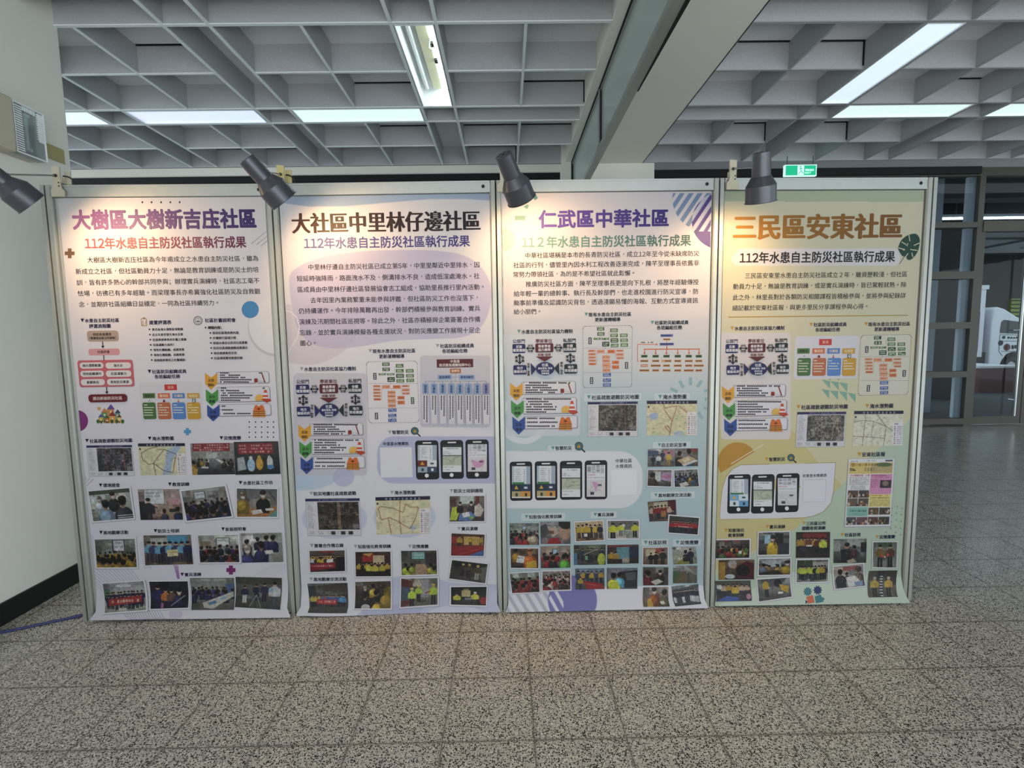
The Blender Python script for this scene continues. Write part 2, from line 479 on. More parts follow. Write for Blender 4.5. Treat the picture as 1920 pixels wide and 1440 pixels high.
def troffer(x0, y0, x1, y1, m, label, opened=False, par_group='fluorescent panels flush in the coffered ceiling'):
    t = empty('ceiling_light', ((x0 + x1) / 2, (y0 + y1) / 2, HC)); c = np.array(t.location)
    tag(t, label, 'ceiling light', par_group)
    g = 0.014; x0 += g; y0 += g; x1 -= g; y1 -= g; top = HC + 0.15
    mb = MB().use(M['troffer'])
    mb.box(x0, y0, HC, x0 + .006, y1, top); mb.box(x1 - .006, y0, HC, x1, y1, top)
    mb.box(x0 + .006, y0, HC, x1 - .006, y0 + .006, top); mb.box(x0 + .006, y1 - .006, HC, x1 - .006, y1, top)
    mb.box(x0, y0, top, x1, y1, top + .01)
    mb.build('reflector_box', t, local=c)
    if not opened:
        mb = MB().use(m); mb.box(x0 + .007, y0 + .007, HC + .010, x1 - .007, y1 - .007, HC + .014)
        mb.build('diffuser', t, local=c)
    else:
        mb = MB().use(M['cream']); xm = x0 + (x1 - x0) * .55
        mb.prism([(-.05, 0), (.05, 0), (.03, -.05), (-.03, -.05)], (xm, (y0 + y1) / 2, top), (1, 0, 0), (0, 0, 1), (0, 1, 0), (y1 - y0) / 2 - .05)
        mb.build('ballast_cover', t, local=c)
        for k, xx in enumerate((x1 - .035, xm - .075)):
            mb = MB().use(M['tube'] if k == 0 else M['troffer']); mb.tube([(xx, y0 + .06, top - .05), (xx, y1 - .06, top - .05)], .013)
            mb.build('tube', t, local=c)
        mb = MB().use(M['black'])
        for yy in (y0 + .28, y0 + .46):
            mb.box(xm + .055, yy, top - .02, xm + .10, yy + .03, top - .002); mb.box(xm + .03, yy + .05, top - .06, xm + .05, yy + .09, top - .045)
        mb.use(M['troffer']); mb.tube([(xm + .06, y0 + .2, top - .02), (xm + .02, y0 + .35, top - .07), (xm + .07, y0 + .5, top - .03), (xm + .04, y0 + .75, top - .06)], .004)
        mb.build('wiring', t, local=c)
    return t


_x0, _y0 = -3.0324, 3.8074
troffer(_x0 + N_, _y0, _x0 + PER, _y0 + N_, M['diffb'], 'long bluish white ceiling light above the first poster from the left wall')
troffer(_x0 + PER + N_, _y0, _x0 + 2 * PER, _y0 + N_, M['diffg'], 'long greenish white ceiling light whose right end meets the open fixture')
troffer(_x0 - PER + N_, _y0, _x0, _y0 + N_, M['diff'], 'white ceiling light half hidden behind the left wall')
troffer(_x0 + 2 * PER, _y0 - PER + N_, _x0 + 2 * PER + N_, _y0, M['diff'], 'open ceiling light without cover showing its tubes and wiring', True)
rx, ry = RX, RY
troffer(rx, ry - PER + N_, rx + N_, ry, M['diff'], 'bright white ceiling light running front to back beyond the beam')
troffer(rx + N_, ry, rx + PER, ry + N_, M['diffg'], 'white crosswise ceiling light touching the far end of the front to back light')
troffer(rx + PER + N_, ry, rx + 2 * PER, ry + N_, M['diffg'], 'white ceiling light cut off by the right edge of the photo')
# assumed unseen fixtures of the same rows, added overhead to light the room
for (xx, yy) in ((_x0 + N_, _y0 - 2 * PER), (_x0 + PER + N_, _y0 - 2 * PER), (_x0 + PER + N_, _y0 - 4 * PER), (rx + N_, ry - 2 * PER), (rx + PER + N_, ry - 2 * PER), (rx + N_, ry - 4 * PER)):
    troffer(xx, yy, xx + 2 * S_, yy + N_, M['diff'], 'white ceiling light overhead behind the camera')

# ------------------------------------------------------------------ exhibition panels
PX = [(-1.9978, 2.238), (-1.0271, 2.2578), (-0.0378, 2.2481), (0.9569, 2.2541), (1.9363, 2.2802)]
HP = 1.995
REC = 0.012          # the sheets sit this far behind the faces of the posts

posts = []
for i, (px, py) in enumerate(PX):
    a = np.array(PX[max(i - 1, 0)]); c = np.array(PX[min(i + 1, 4)]); e = (c - a) / np.linalg.norm(c - a)
    ex = np.array([e[0], e[1], 0]); ny = np.array([e[1], -e[0], 0]); ez = np.array([0, 0, 1.0])
    p = np.array([px, py, 0])
    mb = MB().use(M['alupost']); hw = 0.0245
    for sgn in (-1, 1):
        mb.prism([(sgn * .0035, 0), (sgn * .020, 0), (sgn * hw, -.006), (sgn * hw, -.045), (sgn * .0035, -.045)][::sgn], p + ez * HP / 2, ex, ny, ez, HP / 2)
    mb.use(M['dark']); mb.obox(p - ny * .030 + ez * HP / 2, ex, ny, ez, .0036, .015, HP / 2 - .002)
    o = mb.build('display_post', local=p); o.location = p
    lab = ['aluminium display post at the left end of the panels beside the wall', 'aluminium display post between the purple titled and the lavender cloud posters',
           'aluminium display post between the lavender cloud and the pale blue posters', 'aluminium display post between the pale blue and the beige posters',
           'aluminium display post at the free right end of the panels'][i]
    tag(o, lab, 'post', 'slotted posts of the display panels')

NAMES = ['purple titled poster', 'lavender cloud poster', 'pale blue poster', 'beige poster']
EDGE = [(0.043, 0.034), (0.028, 0.027), (0.027, 0.030), (0.029, 0.030)]
FRAMES = []
for i in range(4):
    a = np.array(PX[i] + (0,)); c = np.array(PX[i + 1] + (0,)); Wd = np.linalg.norm(c - a); ex = (c - a) / Wd
    nn = np.array([ex[1], -ex[0], 0]); ez = np.array([0, 0, 1.0]); FRAMES.append((a, ex, nn, Wd))
    t = empty('display_stand', tuple((a + c) / 2)); t0 = (a + c) / 2
    tag(t, 'aluminium framed display panel that carries the ' + NAMES[i], 'display stand', 'display panels in a row')
    q = lambda s, w, z: a + ex * s + nn * w + ez * z
    mb = MB().use(M['alu']); mb.obox(q(Wd / 2, -.017, HP - .026), ex, nn, ez, Wd / 2 - .026, .013, .024)
    mb.obox(q(Wd / 2, -.003, HP - .004), ex, nn, ez, Wd / 2 - .026, .002, .004); mb.obox(q(Wd / 2, -.003, HP - .046), ex, nn, ez, Wd / 2 - .026, .002, .004)
    tr = mb.build('top_rail', t, local=t0)
    mb = MB().use(M['dark'])
    mb.lathe(q(Wd - .055, -.004, HP - .024), nn, [(0, .0075), (.0015, .0075), (.0015, .003), (.0005, .0)], 16)
    mb.build('screw', tr, local=t0)
    mb = MB().use(M['alu']); mb.obox(q(Wd / 2, -.030, .028), ex, nn, ez, Wd / 2 - .026, .012, .024); mb.build('bottom_rail', t, local=t0)
    for s in (.0335, Wd - .0335):
        mb = MB().use(M['alu']); mb.obox(q(s, -.0245, HP / 2), ex, nn, ez, .008, .0075, HP / 2 - .052); mb.build('stile', t, local=t0)
    mb = MB().use(M['board']); mb.obox(q(Wd / 2, -.030, HP / 2), ex, nn, ez, Wd / 2 - .044, .010, HP / 2 - .060); mb.build('board', t, local=t0)

# ------------------------------------------------------------------ printing
_tcur = bpy.data.curves.new('glyphs', 'FONT'); _tobj = bpy.data.objects.new('glyphs', _tcur); COL.objects.link(_tobj)
_cache = {}


def glyph(ch, res):
    k = (ch, res)
    if k not in _cache:
        _tcur.body = ch; _tcur.resolution_u = res
        dg = bpy.context.evaluated_depsgraph_get(); dg.update()
        me = bpy.data.meshes.new_from_object(_tobj.evaluated_get(dg))
        v = np.zeros(len(me.vertices) * 3); me.vertices.foreach_get('co', v)
        _cache[k] = (v.reshape(-1, 3)[:, :2].copy(), [tuple(p.vertices) for p in me.polygons])
        bpy.data.meshes.remove(me)
    return _cache[k]


def glyphs(t, res=2):
    """one line of print: square characters, narrower figures, commas and stops in mid square"""
    V, Fc, x, n = [], [], 0.0, 0
    for ch in t:
        narrow = '!' <= ch <= '~'
        v, f = glyph(chr(ord(ch) + 0xFEE0) if narrow else ch, res); v = v.copy(); adv = 1.0
        if narrow and len(v):
            mid = (v[:, 0].min() + v[:, 0].max()) / 2; adv = .60; v[:, 0] = (v[:, 0] - mid) + adv / 2
        if ch in '，。' and len(v):
            v += np.array([.5, .40]) - (v.min(0) + v.max(0)) / 2
            if ch == '，': v = (v - [.5, .4]) * .8 + [.5, .4]
        V.append(v + [x, 0]); Fc += [tuple(q + n for q in p) for p in f]; n += len(v); x += adv
    return np.vstack(V), Fc


class Pic:
    """a small picture painted in numpy; becomes a printed photograph on a fine grid"""
    def __init__(s, w=72, h=54, bg=('888', '555'), ss=2, seed=1):
        s.w, s.h, s.ss = w, h, ss; s.W, s.H = w * ss, h * ss; s.rg = np.random.RandomState(seed)
        g = np.linspace(0, 1, s.H)[:, None, None]; s.a = (1 - g) * H(bg[0]) + g * H(bg[1]) + np.zeros((s.H, s.W, 3))
        s.Y, s.X = np.mgrid[0:s.H, 0:s.W]; s.X = (s.X + .5) / s.W; s.Y = (s.Y + .5) / s.H

    def put(s, mask, col, al=1.0):
        m = mask.astype(float)[..., None] * al; s.a = s.a * (1 - m) + H(col) * m; return s

    def rect(s, x0, y0, x1, y1, c, al=1): return s.put((s.X > x0) & (s.X < x1) & (s.Y > y0) & (s.Y < y1), c, al)
    def ell(s, cx, cy, rx, ry, c, al=1): return s.put(((s.X - cx) / rx) ** 2 + ((s.Y - cy) / ry) ** 2 < 1, c, al)

    def poly(s, pts, c, al=1):
        m = np.zeros((s.H, s.W), bool); n = len(pts)
        for i in range(n):
            (x0, y0), (x1, y1) = pts[i], pts[(i + 1) % n]
            if y0 == y1: continue
            m ^= ((s.Y > min(y0, y1)) & (s.Y <= max(y0, y1)) & (s.X < x0 + (s.Y - y0) * (x1 - x0) / (y1 - y0)))
        return s.put(m, c, al)

    def line(s, pts, wd, c, al=1):
        asp = s.H / s.W
        for (x0, y0), (x1, y1) in zip(pts, pts[1:]):
            dx, dy = x1 - x0, (y1 - y0) * asp; L2 = dx * dx + dy * dy + 1e-12
            tt = np.clip(((s.X - x0) * dx + (s.Y - y0) * asp * dy) / L2, 0, 1)
            s.put(((s.X - x0 - tt * dx) ** 2 + ((s.Y - y0) * asp - tt * dy) ** 2) < (wd / 2) ** 2, c, al)
        return s

    def noise(s, amp, cell=2, mono=True):
        n = s.rg.rand(s.H // cell + 1, s.W // cell + 1, 1 if mono else 3) - .5
        n = np.repeat(np.repeat(n, cell, 0), cell, 1)[:s.H, :s.W]; s.a = np.clip(s.a * (1 + amp * n * 2), 0, 1); return s

    def text(s, x0, y0, x1, y1, n, c):
        k = n; wd = (x1 - x0) / k
        for i in range(k):
            if s.rg.rand() < .9: s.rect(x0 + i * wd + wd * .12, y0 + (y1 - y0) * .1 * s.rg.rand(), x0 + (i + .85) * wd, y1 - (y1 - y0) * .1 * s.rg.rand(), c, .35 + .5 * s.rg.rand())
        return s

    def person(s, x, y, h, shirt='323', pants='223', skin='c9a083', hair='1a1614', arms=True):
        w = h * .75 * s.H / s.W * .42
        s.rect(x - w * .34, y + h * .5, x - w * .03, y + h, pants); s.rect(x + w * .03, y + h * .5, x + w * .34, y + h, pants)
        s.ell(x, y + h * .36, w * .52, h * .20, shirt); s.rect(x - w * .40, y + h * .24, x + w * .40, y + h * .55, shirt)
        if arms: s.ell(x - w * .52, y + h * .40, w * .14, h * .16, shirt); s.ell(x + w * .52, y + h * .40, w * .14, h * .16, shirt)
        s.ell(x, y + h * .09, w * .24, h * .085, skin); s.ell(x, y + h * .055, w * .26, h * .06, hair); return s

    def bust(s, x, y, r, shirt='334', hair='15110f', skin=None):
        q = s.W / s.H; c = H(shirt); f = .8 + .4 * s.rg.rand(); turn = s.rg.randn() * .18 * r
        s.ell(x, y + r * 2.6 * q, r * 1.6, r * 1.7 * q, np.clip(c * f * .72, 0, 1)); s.rect(x - r * 1.45, y + r * 2.6 * q, x + r * 1.45, y + r * 4.5 * q, np.clip(c * f * .72, 0, 1))
        s.ell(x - r * .35, y + r * 2.3 * q, r * 1.05, r * 1.2 * q, np.clip(c * f, 0, 1)); s.ell(x - r * .6, y + r * 1.9 * q, r * .5, r * .4 * q, np.clip(c * f * 1.3, 0, 1), .6)
        s.rect(x - r * .32, y + r * .5 * q, x + r * .32, y + r * 1.2 * q, '8f6a54')
        s.ell(x, y, r * .66, r * .92 * q, skin or '7a5c4a'); s.ell(x - turn, y - r * .15 * q, r * .70, r * .80 * q, hair, 1 if not skin else 0)
        s.ell(x + turn * .4, y - r * .45 * q, r * .72, r * .58 * q, hair); s.ell(x - r * .25, y - r * .6 * q, r * .3, r * .18 * q, np.clip(H(hair) * 2.2 + .06, 0, 1), .6)
        if skin: s.rect(x - r * .4, y - .02 * q * r, x + r * .4, y + r * .06 * q, '3a2a24', .5); s.ell(x, y + r * .45 * q, r * .42, r * .3 * q, 'cfd4d8' if s.rg.rand() < .5 else skin, .8)
        return s

    def rows(s, n, ya, yb, ra, rb, shirts, rws=4, skin=None):
        for k in range(rws):
            f = k / max(1, rws - 1); y = ya + (yb - ya) * f; r = ra + (rb - ra) * f
            m = max(2, int(n * (1 - .5 * f)))
            for i in range(m):
                s.bust((i + .5 + .3 * s.rg.randn()) / m, y + .02 * s.rg.randn(), r * (.85 + .3 * s.rg.rand()), shirts[s.rg.randint(len(shirts))], skin=skin if s.rg.rand() < .5 else None)
        return s

    def lined(s, n, y, h, cols, pants=('223', '334'), x0=.05, x1=.95):
        for i in range(n):
            s.person(x0 + (x1 - x0) * (i + .5) / n + .01 * s.rg.randn(), y + .03 * s.rg.rand(), h * (.92 + .12 * s.rg.rand()), cols[s.rg.randint(len(cols))], pants[s.rg.randint(len(pants))])
        return s

    def out(s):
        a = s.a.reshape(s.h, s.ss, s.w, s.ss, 3).mean((1, 3)); return a


class Buf:
    def __init__(s, name, label=None): s.name, s.label = name, label; s.v = []; s.f = []; s.c = []; s.n = 0; s.step = 0


class Poster:
    def __init__(s, i, z0=0.007, z1=1.942):
        s.i = i; s.a, s.ex, s.nn, s.Wd = FRAMES[i]; s.s0, s.s1 = EDGE[i][0], s.Wd - EDGE[i][1]; s.z0, s.z1 = z0, z1
        s.o = s.a - s.nn * REC; s.K = (0, 0, 1); s.T = None; s.bufs = []; s.cur = None; s.lay = 1; s.hold = False; s.auto = False; s.copy = 0; s.rg = np.random.RandomState(i + 3)
        s.par = random.Random(i)

    # photograph position -> place on the sheet (metres along, metres up)
    def uv(s, x, y):
        if s.T:
            ax0, ay0, ax1, ay1, bx0, by0, bx1, by1 = s.T
            x = bx0 + (x - ax0) / (ax1 - ax0) * (bx1 - bx0); y = by0 + (y - ay0) / (ay1 - ay0) * (by1 - by0)
        px, py = s.K[0] + x / s.K[2], s.K[1] + y / s.K[2]
        q = s.hit(ray(px, py)); S = q.copy()
        if q[1] < 0.20:            # the curled foot of the sheet leans toward the viewer
            for _ in range(5):
                P = s.warp(S[:1], S[1:], np.zeros(1))[0]; S = S + (q - s.hit(P - CAM))
            S[1] = max(S[1], s.z0 + .001)
        return S

    def hit(s, d):
        t = ((s.o - CAM) @ s.nn) / (d @ s.nn); p = CAM + t * d - s.o
        return np.array([p @ s.ex, p[2]])

    def crop(s, ox, oy, sc): s.K = (ox, oy, sc)

    def marks(s, lay=3):
        s.auto = True; s.alay = lay

    def each(s, name):
        if s.auto: s.part(name, lay=s.alay); s.auto = True

    def part(s, name, label=None, lay=None):
        s.auto = False
        s.cur = Buf(name, label); s.bufs.append(s.cur); s.lay = 2 if lay is None else lay; return s

    def raw(s, pts, faces, cols, dl=0):
        """pts in (s,z)"""
        B = s.cur; pts = np.asarray(pts, float)
        if not s.hold: B.step += 1
        B.v.append(np.column_stack([pts, np.full(len(pts), (s.lay + dl) * 0.00012 + B.step * 5e-6 + s.copy * 4e-5)]))
        cols = np.asarray(cols, float)
        if cols.ndim == 1: cols = np.tile(cols, (len(pts), 1))
        B.c.append(cols); B.f += [tuple(j + B.n for j in f) for f in faces]; B.n += len(pts)

    def poly(s, pts, col, dl=0):
        s.each('printed_shape')
        P = [s.uv(*p) for p in pts]
        if len(P) > 4:      # fan round the middle keeps outlines of round shapes sound
            s.raw(P, [tuple(range(len(P)))], H(col), dl)
        else: s.raw(P, [tuple(range(len(P)))], H(col), dl)

    def bx(s, x0, y0, x1, y1):
        xm, ym = (x0 + x1) / 2, (y0 + y1) / 2
        return s.uv(x0, ym)[0], s.uv(xm, y1)[1], s.uv(x1, ym)[0], s.uv(xm, y0)[1]

    def rect(s, x0, y0, x1, y1, col, dl=0):
        s.each('printed_shape')
        a, b, c, d = s.bx(x0, y0, x1, y1); s.raw([(a, b), (c, b), (c, d), (a, d)], [(0, 1, 2, 3)], H(col), dl)

    def rrect(s, x0, y0, x1, y1, r, col, dl=0, corners=(1, 1, 1, 1)):
        a, b, c, d = s.bx(x0, y0, x1, y1); k = (c - a) / (x1 - x0); r = min(r * k, (c - a) / 2.001, (d - b) / 2.001); P = []
        for (cx, cy, q, on) in ((c - r, d - r, 0, corners[1]), (a + r, d - r, 1, corners[0]), (a + r, b + r, 2, corners[3]), (c - r, b + r, 3, corners[2])):
            if on: P += [(cx + r * math.cos((q + j / 6) * math.pi / 2), cy + r * math.sin((q + j / 6) * math.pi / 2)) for j in range(7)]
            else: P.append((c if q in (0, 3) else a, d if q < 2 else b))
        s.raw(P, [tuple(range(len(P)))], H(col), dl)

    def outline(s, x0, y0, x1, y1, r, w, col, dl=0, dash=0):
        a, b, c, d = s.bx(x0, y0, x1, y1); k = (c - a) / (x1 - x0); r *= k; P = []
        for (cx, cy, q) in ((c - r, d - r, 0), (a + r, d - r, 1), (a + r, b + r, 2), (c - r, b + r, 3)):
            P += [(cx + r * math.cos((q + j / 5) * math.pi / 2), cy + r * math.sin((q + j / 5) * math.pi / 2)) for j in range(6)]
        s.path(P + [P[0]], w * k, col, dl, dash * k)

    def path(s, P, w, col, dl=0, dash=0):
        s.cur.step += 1; s.hold = True
        for p, q in zip(P, P[1:]):
            p, q = np.array(p), np.array(q); L_ = np.linalg.norm(q - p)
            if L_ < 1e-6: continue
            e = (q - p) / L_; n = np.array([-e[1], e[0]]) * w / 2
            segs = [(0, L_)] if not dash or L_ < dash else [(j * dash * 2, min(L_, j * dash * 2 + dash)) for j in range(int(L_ / dash / 2) + 1)]
            for u, v in segs:
                if v - u > 1e-6: s.raw([p + e * u - n, p + e * v - n, p + e * v + n, p + e * u + n], [(0, 1, 2, 3)], H(col), dl)
        s.hold = False

    def line(s, pts, w, col, dl=0, dash=0):
        s.each('printed_line')
        P = [s.uv(*p) for p in pts]; k = np.linalg.norm(s.uv(pts[0][0] + 10, pts[0][1]) - s.uv(*pts[0])) / 10
        s.path(P, w * k, col, dl, dash * k)

    def ell(s, cx, cy, rx, ry, col, dl=0, n=40, a0=0, a1=360):
        s.each('printed_dot')
        P = [s.uv(cx + rx * math.cos(math.radians(a0 + (a1 - a0) * j / n)), cy + ry * math.sin(math.radians(a0 + (a1 - a0) * j / n))) for j in range(n + (a1 - a0 < 360))]
        s.raw(P, [tuple(range(len(P)))], H(col), dl)

    def ring(s, cx, cy, r, w, col, dl=0): s.line([(cx + r * math.cos(j * math.pi / 16), cy + r * math.sin(j * math.pi / 16)) for j in range(33)], w, col, dl)

    def arrow(s, x0, y0, x1, y1, w, h, col, dl=0, both=False):
        d = np.array([x1 - x0, y1 - y0], float); L_ = np.linalg.norm(d); d /= L_; n = np.array([-d[1], d[0]])
        p, q = np.array([x0, y0], float), np.array([x1, y1], float)
        s.line([tuple(p + d * (h if both else 0)), tuple(q - d * h)], w, col, dl)
        s.poly([tuple(q), tuple(q - d * h + n * h * .75), tuple(q - d * h - n * h * .75)], col, dl)
        if both: s.poly([tuple(p), tuple(p + d * h - n * h * .75), tuple(p + d * h + n * h * .75)], col, dl)

    def text(s, t, x0, x1, yc, col, h=None, bold=0.0, col2=None, res=2, aniso=1.0, dl=1, hem=None):
        v, f = glyphs(t, res)
        lo, hi = v[:, 0].min(), v[:, 0].max()
        if t[-1] in '，。': hi += .05
        A, B_ = s.uv(x0, yc)[0], s.uv(x1, yc)[0]; zc = s.uv((x0 + x1) / 2, yc)[1]
        kx = (B_ - A) / (hi - lo); ky = kx
        if h: ky = abs(s.uv(x0, yc - h / 2)[1] - s.uv(x0, yc + h / 2)[1]) / 0.90
        P = np.column_stack([A + (v[:, 0] - lo) * kx, zc + (v[:, 1] - 0.38) * ky])
        if col2 is not None:
            tt = ((v[:, 0] - lo) / (hi - lo))[:, None]; C = (1 - tt) * H(col) + tt * H(col2)
        else: C = np.tile(H(col), (len(P), 1))
        s.cur.step += 1; s.hold = True
        offs = [(0, 0)] if not bold else [(-1, -.6), (1, .6)] if bold < .015 else [(-1, -1), (1, -1), (-1, 1), (1, 1), (0, 0)]
        if bold > .025: offs = [(1.12 * q * math.cos(k * math.pi / 6), 1.12 * q * math.sin(k * math.pi / 6)) for q in (1, .5) for k in range(0, 12, 1 if q == 1 else 3)] + [(0, 0)]
        for s.copy, (dx, dy) in enumerate(offs): s.raw(P + np.array([dx * bold * kx, dy * bold * ky * aniso]), f, C, dl)
        s.hold = False; s.copy = 0; s.cur.step += 60 if bold < .025 else 0

    def body(s, t, x0, x1, yc, col):
        s.part('body_lettering', lay=3); s.text(t, x0, x1, yc, col, bold=.011)

    def cap(s, t, x0, x1, yc, tri, col='2a1f45', box=None, boxc='d9e2e6'):
        s.part('caption_lettering', lay=8)
        if box: s.rrect(*box, 6, boxc, -2)
        n = len(t); h = (x1 - x0) / (n + 1.0)
        s.poly([(x0, yc - h * .42), (x0 + h * .86, yc - h * .42), (x0 + h * .43, yc + h * .42)], tri)
        s.text(t, x0 + h * 1.02, x1, yc, col, bold=.022, dl=0)

    def label(s, t, x0, x1, yc, col='2a1f45', bold=.022):
        s.part('caption_lettering', lay=8); s.text(t, x0, x1, yc, col, bold=bold, dl=0)

    def dashes(s, x0, x1, y, h, col, n=None):
        """a line of print too small to read: a row of letter sized marks"""
        n = n or max(2, int((x1 - x0) / (h * 1.05)))
        w = (x1 - x0) / n; s.cur.step += 1; s.hold = True
        for j in range(n):
            if s.par.random() < .93:
                q = s.par.random() * .2
                s.rect(x0 + j * w + w * .06, y - h * (.5 - q * .5), x0 + (j + .92) * w, y + h * (.5 - (.2 - q) * .5), col)
        s.hold = False

    def raster(s, quad, img, dl=0):
        """quad: top-left, top-right, bottom-right, bottom-left in photograph coordinates"""
        h, w = img.shape[:2]; Q = [s.uv(*p) for p in quad]
        u = np.linspace(0, 1, w)[None, :, None]; v = np.linspace(0, 1, h)[:, None, None]
        P = (1 - v) * ((1 - u) * Q[0] + u * Q[1]) + v * ((1 - u) * Q[3] + u * Q[2])
        I = np.arange(h * w).reshape(h, w)
        Fq = np.stack([I[:-1, :-1], I[1:, :-1], I[1:, 1:], I[:-1, 1:]], -1).reshape(-1, 4)
        s.raw(P.reshape(-1, 2), [tuple(q) for q in Fq.tolist()], img.reshape(-1, 3), dl)

    def photo(s, quad, img, border=None, label=None, name='printed_photo', bw=.035):
        s.part(name, label, lay=8 + 2.5 * (len(s.bufs) % 6))
        if border:
            Q = np.array(quad, float); c = Q.mean(0)
            e_ = .006 * np.linalg.norm(Q[1] - Q[0]); s.polygrid([tuple(q + (q - c) / np.linalg.norm(q - c) * e_ * 1.6 + np.array([.6, 1.2]) * e_) for q in Q], 'a3a1aa', -2)
            s.polygrid(quad, {'w': 'e4e2ea', 'k': '16161a'}[border], -1)
            q2 = []
            k = bw * np.linalg.norm(Q[1] - Q[0])
            for j in range(4):
                e1 = Q[(j + 1) % 4] - Q[j]; e2 = Q[(j - 1) % 4] - Q[j]
                q2.append(tuple(Q[j] + e1 / np.linalg.norm(e1) * k * (.5 if border == 'k' else 1) + e2 / np.linalg.norm(e2) * k * (.5 if border == 'k' else 1)))
            quad = q2
        s.raster(quad, img)

    def polygrid(s, quad, col, dl=0):
        im = np.tile(H(col), (24, 24, 1)); s.raster(quad, im, dl)

    # shape of the hanging sheet
    def warp(s, S, Z, Wl):
        i = s.i
        u = (S - s.s0) / (s.s1 - s.s0)
        w = 0.0002 * np.sin(u * 5.1 + i) * np.sin(Z * 2.3 + i * 1.3)
        zc = 0.16; k = np.clip((zc - Z) / zc, 0, 1)
        amp = [0.030 + 0.020 * u, 0.030 + 0.012 * np.sin(u * 6.3 + 1.0), 0.032 + 0.010 * u, 0.030 + 0.026 * u][i]
        out = amp * k ** 2
        k3 = np.clip((0.044 - Z) / 0.032, 0, 1)
        S2 = S + (u - .5) * [.040, .030, .022, .020][i] * k3
        Z2 = Z + [0.008 * (1 - u), 0.012 * np.sin(u * 3.1 + 3.3) + .006, 0.003 * u, 0.006 * (1 - u)][i] * k ** 2
        return s.o + np.outer(S2, s.ex) + np.outer(w + out + Wl, s.nn) + np.outer(Z2, [0, 0, 1])

    def build(s, label):
        base = s.o + s.ex * s.Wd / 2
        root = empty('poster', tuple(base)); tag(root, label, 'poster', 'community posters on the display panels')
        for B in s.bufs:
            if not B.n: continue
            V = np.vstack(B.v); V[:, 0] = np.clip(V[:, 0], s.s0, s.s1); V[:, 1] = np.clip(V[:, 1], s.z0, s.z1)      # the print ends with the sheet
            C = lin(np.clip(np.vstack(B.c), 0, 1)) * 0.58
            P = s.warp(V[:, 0], V[:, 1], V[:, 2]) - base
            me = bpy.data.meshes.new(B.name); s.fill(me, P, B.f)
            ca = me.color_attributes.new('ink', 'FLOAT_COLOR', 'POINT')
            ca.data.foreach_set('color', np.column_stack([C, np.ones(len(C))]).astype(np.float32).ravel())
            me.materials.append(M['print']); me.update()
            o = bpy.data.objects.new(B.name, me); COL.objects.link(o); o.parent = root
            if B.label: o['label'] = B.label
        return root

    @staticmethod
    def fill(me, P, faces):
        me.vertices.add(len(P)); me.vertices.foreach_set('co', P.astype(np.float32).ravel())
        ln = np.fromiter((len(f) for f in faces), np.int32, len(faces)); fl = np.fromiter((i for f in faces for i in f), np.int32, int(ln.sum()))
        me.loops.add(len(fl)); me.loops.foreach_set('vertex_index', fl)
        me.polygons.add(len(ln)); me.polygons.foreach_set('loop_start', np.concatenate([[0], np.cumsum(ln)[:-1]]).astype(np.int32))
        me.update(calc_edges=True); me.shade_flat()

    # the sheet itself, with its large soft printed shapes
    def sheet(s, paint, step=0.0027):
        s.part('paper_sheet', lay=0)
        nx = int((s.s1 - s.s0) / step); nz = int((s.z1 - s.z0) / step)
        S = np.linspace(s.s0, s.s1, nx); Z = np.linspace(s.z1, s.z0, nz)
        SS, ZZ = np.meshgrid(S, Z)
        # photograph coordinates of every grid point, for painting
        P = s.warp(SS.ravel(), ZZ.ravel(), np.zeros(SS.size)).reshape(nz, nx, 3) - CAM
        dz = P @ FW; PXx = 960 + F * (P @ RT) / dz; PYy = 720 - F * (P @ UP) / dz
        img = paint(PXx, PYy)
        I = np.arange(nx * nz).reshape(nz, nx)
        Fq = np.stack([I[:-1, :-1], I[1:, :-1], I[1:, 1:], I[:-1, 1:]], -1).reshape(-1, 4)
        s.raw(np.column_stack([SS.ravel(), ZZ.ravel()]), [tuple(q) for q in Fq.tolist()], img.reshape(-1, 3))


def cross(cx, cy, r, t):
    return [(cx - t, cy - r), (cx + t, cy - r), (cx + t, cy - t), (cx + r, cy - t), (cx + r, cy + t), (cx + t, cy + t), (cx + t, cy + r), (cx - t, cy + r), (cx - t, cy + t), (cx - r, cy + t), (cx - r, cy - t), (cx - t, cy - t)]


